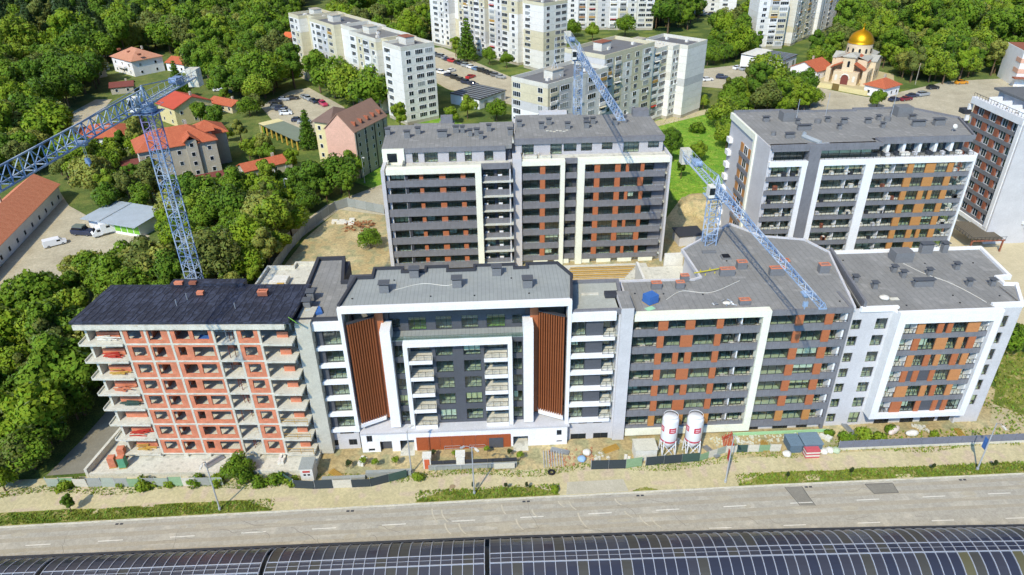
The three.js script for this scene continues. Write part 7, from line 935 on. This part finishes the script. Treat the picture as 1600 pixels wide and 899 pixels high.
// cement silos
function silo(label, x, z) {
  const t = thing('cement_silo', label, 'silo', [x, 0.15, z], 0, 'white cement silos'), R = 1.28; const prof = [[0.25, 1.6], [R, 3.3], [R, 7.4], [R - 0.25, 7.75], [0, 7.95]].map((p) => new THREE.Vector2(...p)); obj('tank', new THREE.LatheGeometry(prof, 28), paintMat.white, t); const b = new THREE.CylinderGeometry(R + 0.02, R + 0.02, 0.32, 28, 1, true); obj('red_band', b, tinted(0xc4485c), t, [0, 3.55, 0]);
  for (const [a, w] of [[0.1, 0.85], [-1.25, 0.6]]) { const g = new THREE.CylinderGeometry(R + 0.03, R + 0.03, 1, 8, 1, true, a - w / 2, w); obj('emblem', g, emblemMat, t, [0, 5.9, 0]); }
  for (const [a, c] of [[-1, -1], [1, -1], [1, 1], [-1, 1]]) obj('leg', bar([a * 1.05, 0, c * 1.05], [a * 0.9, 3.6, c * 0.9], 0.16), paintMat.white, t);
  obj('bracing', [-1, 1].flatMap((s) => [bar([-1.05, 0.2, s * 1.02], [0.95, 3, s * 0.92], 0.09), bar([1.05, 0.2, s * 1.02], [-0.95, 3, s * 0.92], 0.09), bar([s * 1.02, 0.2, -1.05], [s * 0.92, 3, 0.95], 0.09), bar([s * 1.02, 0.2, 1.05], [s * 0.92, 3, -0.95], 0.09)]), paintMat.white, t); obj('roof_rail', new THREE.TorusGeometry(R - 0.2, 0.04, 6, 24).rotateX(Math.PI / 2).translate(0, 8.1, 0), paintMat.white, t);
}
const emblemMat = std({ map: texture(64, 1, [8], (v, i, j) => (Math.abs(j - 0.62) < 0.12 && (i * 6) % 1 > 0.35 && i > 0.15 && i < 0.85) || (Math.abs(j - 0.3) < 0.05 && i > 0.2 && i < 0.8) ? [235, 220, 220] : [190, 44, 62]), roughness: 0.6 });
silo('left one of the two white cement silos', 27.2, -83.2); silo('right one of the two white cement silos', 31, -83);
function cabin(name, label, x, z, w, d, h, wall, o = {}) { const t = thing(name, label, o.cat ?? 'cabin', [x, 0.15, z], o.turn ?? 0); obj('wall', bx(-w / 2, w / 2, 0, h, -d / 2, d / 2), wall, t); obj('roof', bx(-w / 2 - 0.1, w / 2 + 0.1, h, h + 0.12, -d / 2 - 0.1, d / 2 + 0.1), o.roof ?? M.paint, t); if (o.sign) obj('sign', bx(-0.55, 0.55, h - 0.75, h - 0.4, d / 2 + 0.005, d / 2 + 0.03), M.red, t); if (o.win !== false) { obj('window', bx(-0.5, -0.12, h - 1.35, h - 1.05, d / 2 + 0.005, d / 2 + 0.03), M.pane, t); obj('window', bx(0.12, 0.5, h - 1.35, h - 1.05, d / 2 + 0.005, d / 2 + 0.03), M.pane, t); } if (o.door) obj('door', bx(-0.4, 0.4, 0.05, 2, d / 2 + 0.005, d / 2 + 0.04), o.door, t); return t; }
cabin('kiosk', 'pale guard kiosk with a small red sign at the fence corner', -28.6, -81.4, 1.9, 2.4, 3, M.paint, { sign: true, roof: corr }); cabin('site_cabin', 'white upright cabin behind the low site wall', -5.4, -82.6, 1.3, 1.3, 2.5, M.paint, { win: false, door: M.paint }); cabin('portable_toilet', 'white portable toilet left of the low site wall', -10.6, -82.8, 1.2, 1.2, 2.3, M.paint, { win: false, door: tinted(0xd76a42) });
cabin('container', 'pale ribbed container between the dark fence and the silos', 23.6, -83.2, 3.4, 2.5, 2.2, M.paint, { win: false, roof: tinted(0xd8d6c4) }); cabin('container', 'left blue grey container behind the red striped pallets', 47.6, -83.6, 1.9, 2.6, 1.5, tinted(0x62798a), { win: false, roof: tinted(0x6f8798) }); cabin('container', 'right blue grey container behind the red striped pallets', 50.2, -83.4, 2.9, 2.7, 1.8, tinted(0x62798a), { win: false, roof: tinted(0x768d9c) });
{ const t = thing('brick_pallet', 'red and white striped pallet stack on the fence line', 'pallet', [49.8, 0.14, -81.6]); for (let k = 0; k < 5; k++) obj('layer', bx(-1.1, 1.1, k * 0.3, k * 0.3 + 0.29, -0.6, 0.6), k % 2 ? M.paint : tinted(0xcf5f68), t); }
const bag = (() => { const g = new THREE.IcosahedronGeometry(0.6, 2), p = g.attributes.position; for (let i = 0; i < p.count; i++) { const y = p.getY(i); p.setXYZ(i, p.getX(i) * 1.15, y * 0.8 + 0.4, p.getZ(i) * 1.1 * (1 + 0.08 * Math.sin(p.getX(i) * 9))); } g.computeVertexNormals(); return g; })();
for (const [x, z, m, l] of [[46, -81.8, M.paint, 'white bulk bag left of the striped pallets'], [52, -82, M.paint, 'white bulk bag right of the striped pallets'], [53, -82.2, M.paint, 'second white bulk bag right of the striped pallets'], [54, -82.1, tinted(0xbfd0b0), 'greenish bulk bag at the end of the panel fence'], [13.6, -82.6, tinted(0x9cc0e6), 'pale blue bulk bag left of the dark fence'], [14.6, -84, M.paint, 'white bulk bag before the right wing']]) { const b = obj('bulk_bag', bag, m); b.position.set(x, 0.14, z); tag(b, l, 'bag'); }
{ const t = thing('tarp_pile', 'white tarpaulin over a pile before the deep white frame', 'tarpaulin', [68, 0.15, -85.2], 0.1); obj('sheet', bag.clone().scale(1.6, 1.1, 0.9), M.paint, t); const u = thing('tarp_pile', 'pinkish white tarpaulin roll on the rubble bank', 'tarpaulin', [65.4, 0.15, -86], 0.6); obj('sheet', bag.clone().scale(2.2, 1.2, 0.8), tinted(0xe6d6cc), u); }
{ const t = thing('orange_ladder_rack', 'tilted orange red rack of formwork near the banners', 'formwork', [37.4, 0.15, -84.6], 0.5); for (let k = 0; k < 7; k++) obj('rail', bar([-1.4 + k * 0.32, 0.1, 0.9], [-0.6 + k * 0.34, 1.7, -0.8], 0.1), M.red, t); obj('crossbar', [bar([-1.5, 0.4, 0.7], [0.8, 0.4, 0.7], 0.1), bar([-0.8, 1.5, -0.5], [1.5, 1.5, -0.5], 0.1)], M.red, t); }
{ const t = thing('steel_poles', 'bundle of grey scaffold poles standing by the right ramp', 'scaffold poles', [7.6, 0.15, -82.4]); for (let k = 0; k < 8; k++) obj('pole', bar([k * 0.42, 0.05, 1 - (k % 3) * 0.1], [k * 0.42 + 0.1, 0.35, -2.4], 0.1), M.lamp, t); }
{ const m = tag(obj('spare_tyre', new THREE.TorusGeometry(0.42, 0.18, 10, 22)), 'black tyre lying on the trodden earth by the pavement', 'tyre'); m.material = tyre; m.rotation.x = Math.PI / 2; m.position.set(5.6 + 3, 0.34, -80.2); }
{ const t = thing('rubble_heap', 'reddish rubble spread before the right wing of the white building', 'rubble', [12, 0.15, -83.6]); seed = 12; const l = []; for (let k = 0; k < 90; k++) { const x = rr(-3.6, 3.6), z = rr(-2, 2), s = rr(0.1, 0.3); l.push(bx(x, x + s, 0, s * rr(0.5, 1), z, z + s * rr(0.7, 1.6))); } obj('pieces', l, tinted(0xc08a68, 0.95), t).userData.kind = 'stuff'; const u = thing('rubble_heap', 'pale construction rubble along the foot of the grey building', 'rubble', [44, 0.15, -85.8]); const q = []; for (let k = 0; k < 160; k++) { const x = rr(-9, 10), z = rr(-1, 1), s = rr(0.1, 0.34); q.push(bx(x, x + s, 0, s * rr(0.4, 1), z, z + s * rr(0.7, 1.6))); } obj('pieces', q, tinted(0xd6d8c4, 0.95), u).userData.kind = 'stuff'; }
{ const m = thing('green_base_strip', 'pale green insulation strip along the foot of the grey building', 'strip', [46, 0.15, -86.9]); obj('board', bx(-8, 9, 0, 0.5, -0.1, 0.1), tinted(0xa8d8a4), m); }
// roof clutter
{ const t = thing('wrapped_pallet', 'blue wrapped pallet on the grey roof', 'pallet', [24.4, 23.5, -91.4], 0.5); obj('load', bx(-0.9, 0.9, 0.12, 1.5, -0.8, 0.8), M.blueBag, t); obj('pallet_base', bx(-0.9, 0.9, 0, 0.11, -0.8, 0.8), M.timber, t); obj('green_board', bx(-1.9, -0.5, 0.02, 0.08, 0.9, 1.8), tinted(0xa6dcb4), t); }
{ const t = thing('wrapped_pallet', 'clear wrapped blue bundle on the left wing roof', 'pallet', [-25.4, 24.7, -90.2], 0.4); obj('load', bx(-0.5, 0.5, 0, 0.4, -0.9, 0.9), M.blueBag, t); obj('film', bag.clone().scale(1.5, 0.6, 1), tinted(0xc4ccca), t, [-1.4, 0, -0.4]); }
{ const t = thing('roof_materials', 'tangle of membrane scraps and a brick stack on the grey roof', 'materials', [36.6, 23.5, -90.4]); seed = 21; const l = []; for (let k = 0; k < 16; k++) { const x = rr(-3.4, 2.6), z = rr(-1, 1); l.push(bar([x, 0.06, z], [x + rr(-1, 1), rr(0.06, 0.4), z + rr(-0.6, 0.6)], rr(0.05, 0.16))); } obj('scraps', l, M.metal, t); obj('film', bag.clone().scale(0.9, 0.5, 0.7), M.paint, t, [-0.8, 0, 0.2]); }
{ const t = thing('roof_materials', 'white bag with a board on the corner building roof', 'materials', [60.6, 22.9, -91]); obj('bag', bag.clone().scale(1.1, 0.7, 1), M.paint, t); obj('board', bx(0.8, 2.2, 0.02, 0.1, -0.2, 0.5), M.concrete, t); }
{ const t = thing('yellow_frame', 'yellow scaffold tower at the stair opening of the grey building', 'scaffold', [34.6, 14, -99.8], 0.3); obj('frame', [...[-0.9, 0.9].flatMap((a) => [-0.7, 0.7].map((b) => bar([a, 0, b], [a + 1.2, 9.8, b], 0.12))), bar([-0.9, 1, -0.7], [2, 9, 0.7], 0.09), bar([0.9, 1, -0.7], [0.2, 9, 0.7], 0.09), bar([-1.4, 9.9, 0], [3.4, 9.9, 0.2], 0.14)], tinted(0xd9cc3c), t); const b = thing('brick_basket', 'red basket beside the yellow scaffold', 'basket', [31.2, 14.1, -102.4]); obj('basket', new THREE.CylinderGeometry(0.9, 0.8, 1, 14, 1, true).translate(0, 0.5, 0), M.red, b); obj('bottom', new THREE.CylinderGeometry(0.8, 0.8, 0.05, 14), M.red, b); }
{ const t = thing('telecom_mast', 'lattice antenna tripod on the stepped beige block roof', 'antenna', [22.6, 26, -224]); obj('legs', [bar([-1.8, 0, 1.2], [0, 5, 0], 0.14), bar([1.8, 0, 1.2], [0, 5, 0], 0.14), bar([0, 0, -1.8], [0, 5, 0], 0.14), bar([0, 0, 0], [0, 11, 0], 0.22), bar([0.5, 6, 0], [0.5, 11.4, 0], 0.12)], M.lamp, t); for (const x of [-0.7, 0.7]) { const d = new THREE.CylinderGeometry(0.55, 0.55, 0.4, 14).rotateX(Math.PI / 2); obj('dish', d, M.paint, t, [x, 1.4, 0.8]); } }
// loose building material lying about the site
{ seed = 2024; const kinds = [['board_pile', 'low pile of timber boards', 'boards', M.timber], ['block_pile', 'stack of pale blocks', 'blocks', M.paint], ['pipe_pile', 'bundle of grey pipes', 'pipes', M.metal], ['rubble_heap', 'small heap of broken concrete', 'rubble', M.concrete]];
  [[-24.6, -81.8, 'beside the kiosk wall'], [-21.4, -84.4, 'near the left garage door'], [10.4, -84.8, 'right of the scaffold poles'], [16.4, -83.2, 'left of the pale container'], [18.6, -84.8, 'before the stair tower'], [20.2, -82.2, 'behind the dark fence'], [34.4, -83.2, 'right of the silos'], [40.6, -84.2, 'in the middle of the grey building forecourt'], [43.4, -84, 'left of the blue grey containers'], [53.4, -85, 'right of the blue grey containers'], [58.4, -87, 'below the pale windows of the corner building'], [70.4, -86.6, 'under the deep white frame'], [76, -84.8, 'at the right end of the bank'], [-34, -84.6, 'on the podium of the brick shell'], [-44, -84.8, 'on the podium near the brick columns'], [29, -86, 'behind the silos']].forEach(([x, z, where], i) => {
    const [n, l, c, m] = kinds[i % 4], y = x < -31 ? 0.96 : 0.15, t = thing(n, `${l} ${where}`, c, [x, y, z], rr(0, 3)), g = [];
    for (let k = 0; k < 14; k++) { if (i % 4 === 0) g.push(bar([-1.3 + rr(-0.2, 0.2), 0.06 + 0.1 * Math.floor(k / 5), -0.5 + (k % 5) * 0.22], [1.3, 0.06 + 0.1 * Math.floor(k / 5), -0.5 + (k % 5) * 0.24], 0.14, 0.08)); else if (i % 4 === 1) { const a = (k % 4) * 0.46 - 0.9, b = Math.floor(k / 8) * 0.5; g.push(bx(a, a + 0.43, 0.3 * (Math.floor(k / 4) % 2), 0.3 * (Math.floor(k / 4) % 2) + 0.28, b, b + 0.46)); } else if (i % 4 === 2) g.push(bar([-1.5, 0.08 + 0.14 * Math.floor(k / 6), -0.4 + (k % 6) * 0.16], [1.5, 0.08 + 0.14 * Math.floor(k / 6), -0.4 + (k % 6) * 0.16], 0.11)); else { const a = rr(-1.1, 1.1), b = rr(-0.8, 0.8), s = rr(0.2, 0.5); g.push(bx(a, a + s, 0, s * rr(0.4, 0.9), b, b + s)); } }
    const o = obj('pieces', g, m, t); o.userData.kind = 'stuff';
  });
}
{ // cables and hoses on the roofs
  for (const [p, l] of [[[[27, 23.56, -92], [30, 23.56, -94.4], [34, 23.56, -93.6], [40, 23.56, -97]], 'thin cable snaking over the grey roof'], [[[-14, 27.06, -91.8], [-10, 27.06, -93.4], [-6, 27.06, -92.6], [-4.4, 27.06, -94]], 'white cable curling on the white building roof']]) { tag(obj('roof_cable', tube(p, 0.05, 30), M.paint), l, 'cable'); }
}
renderer.render(scene, camera);
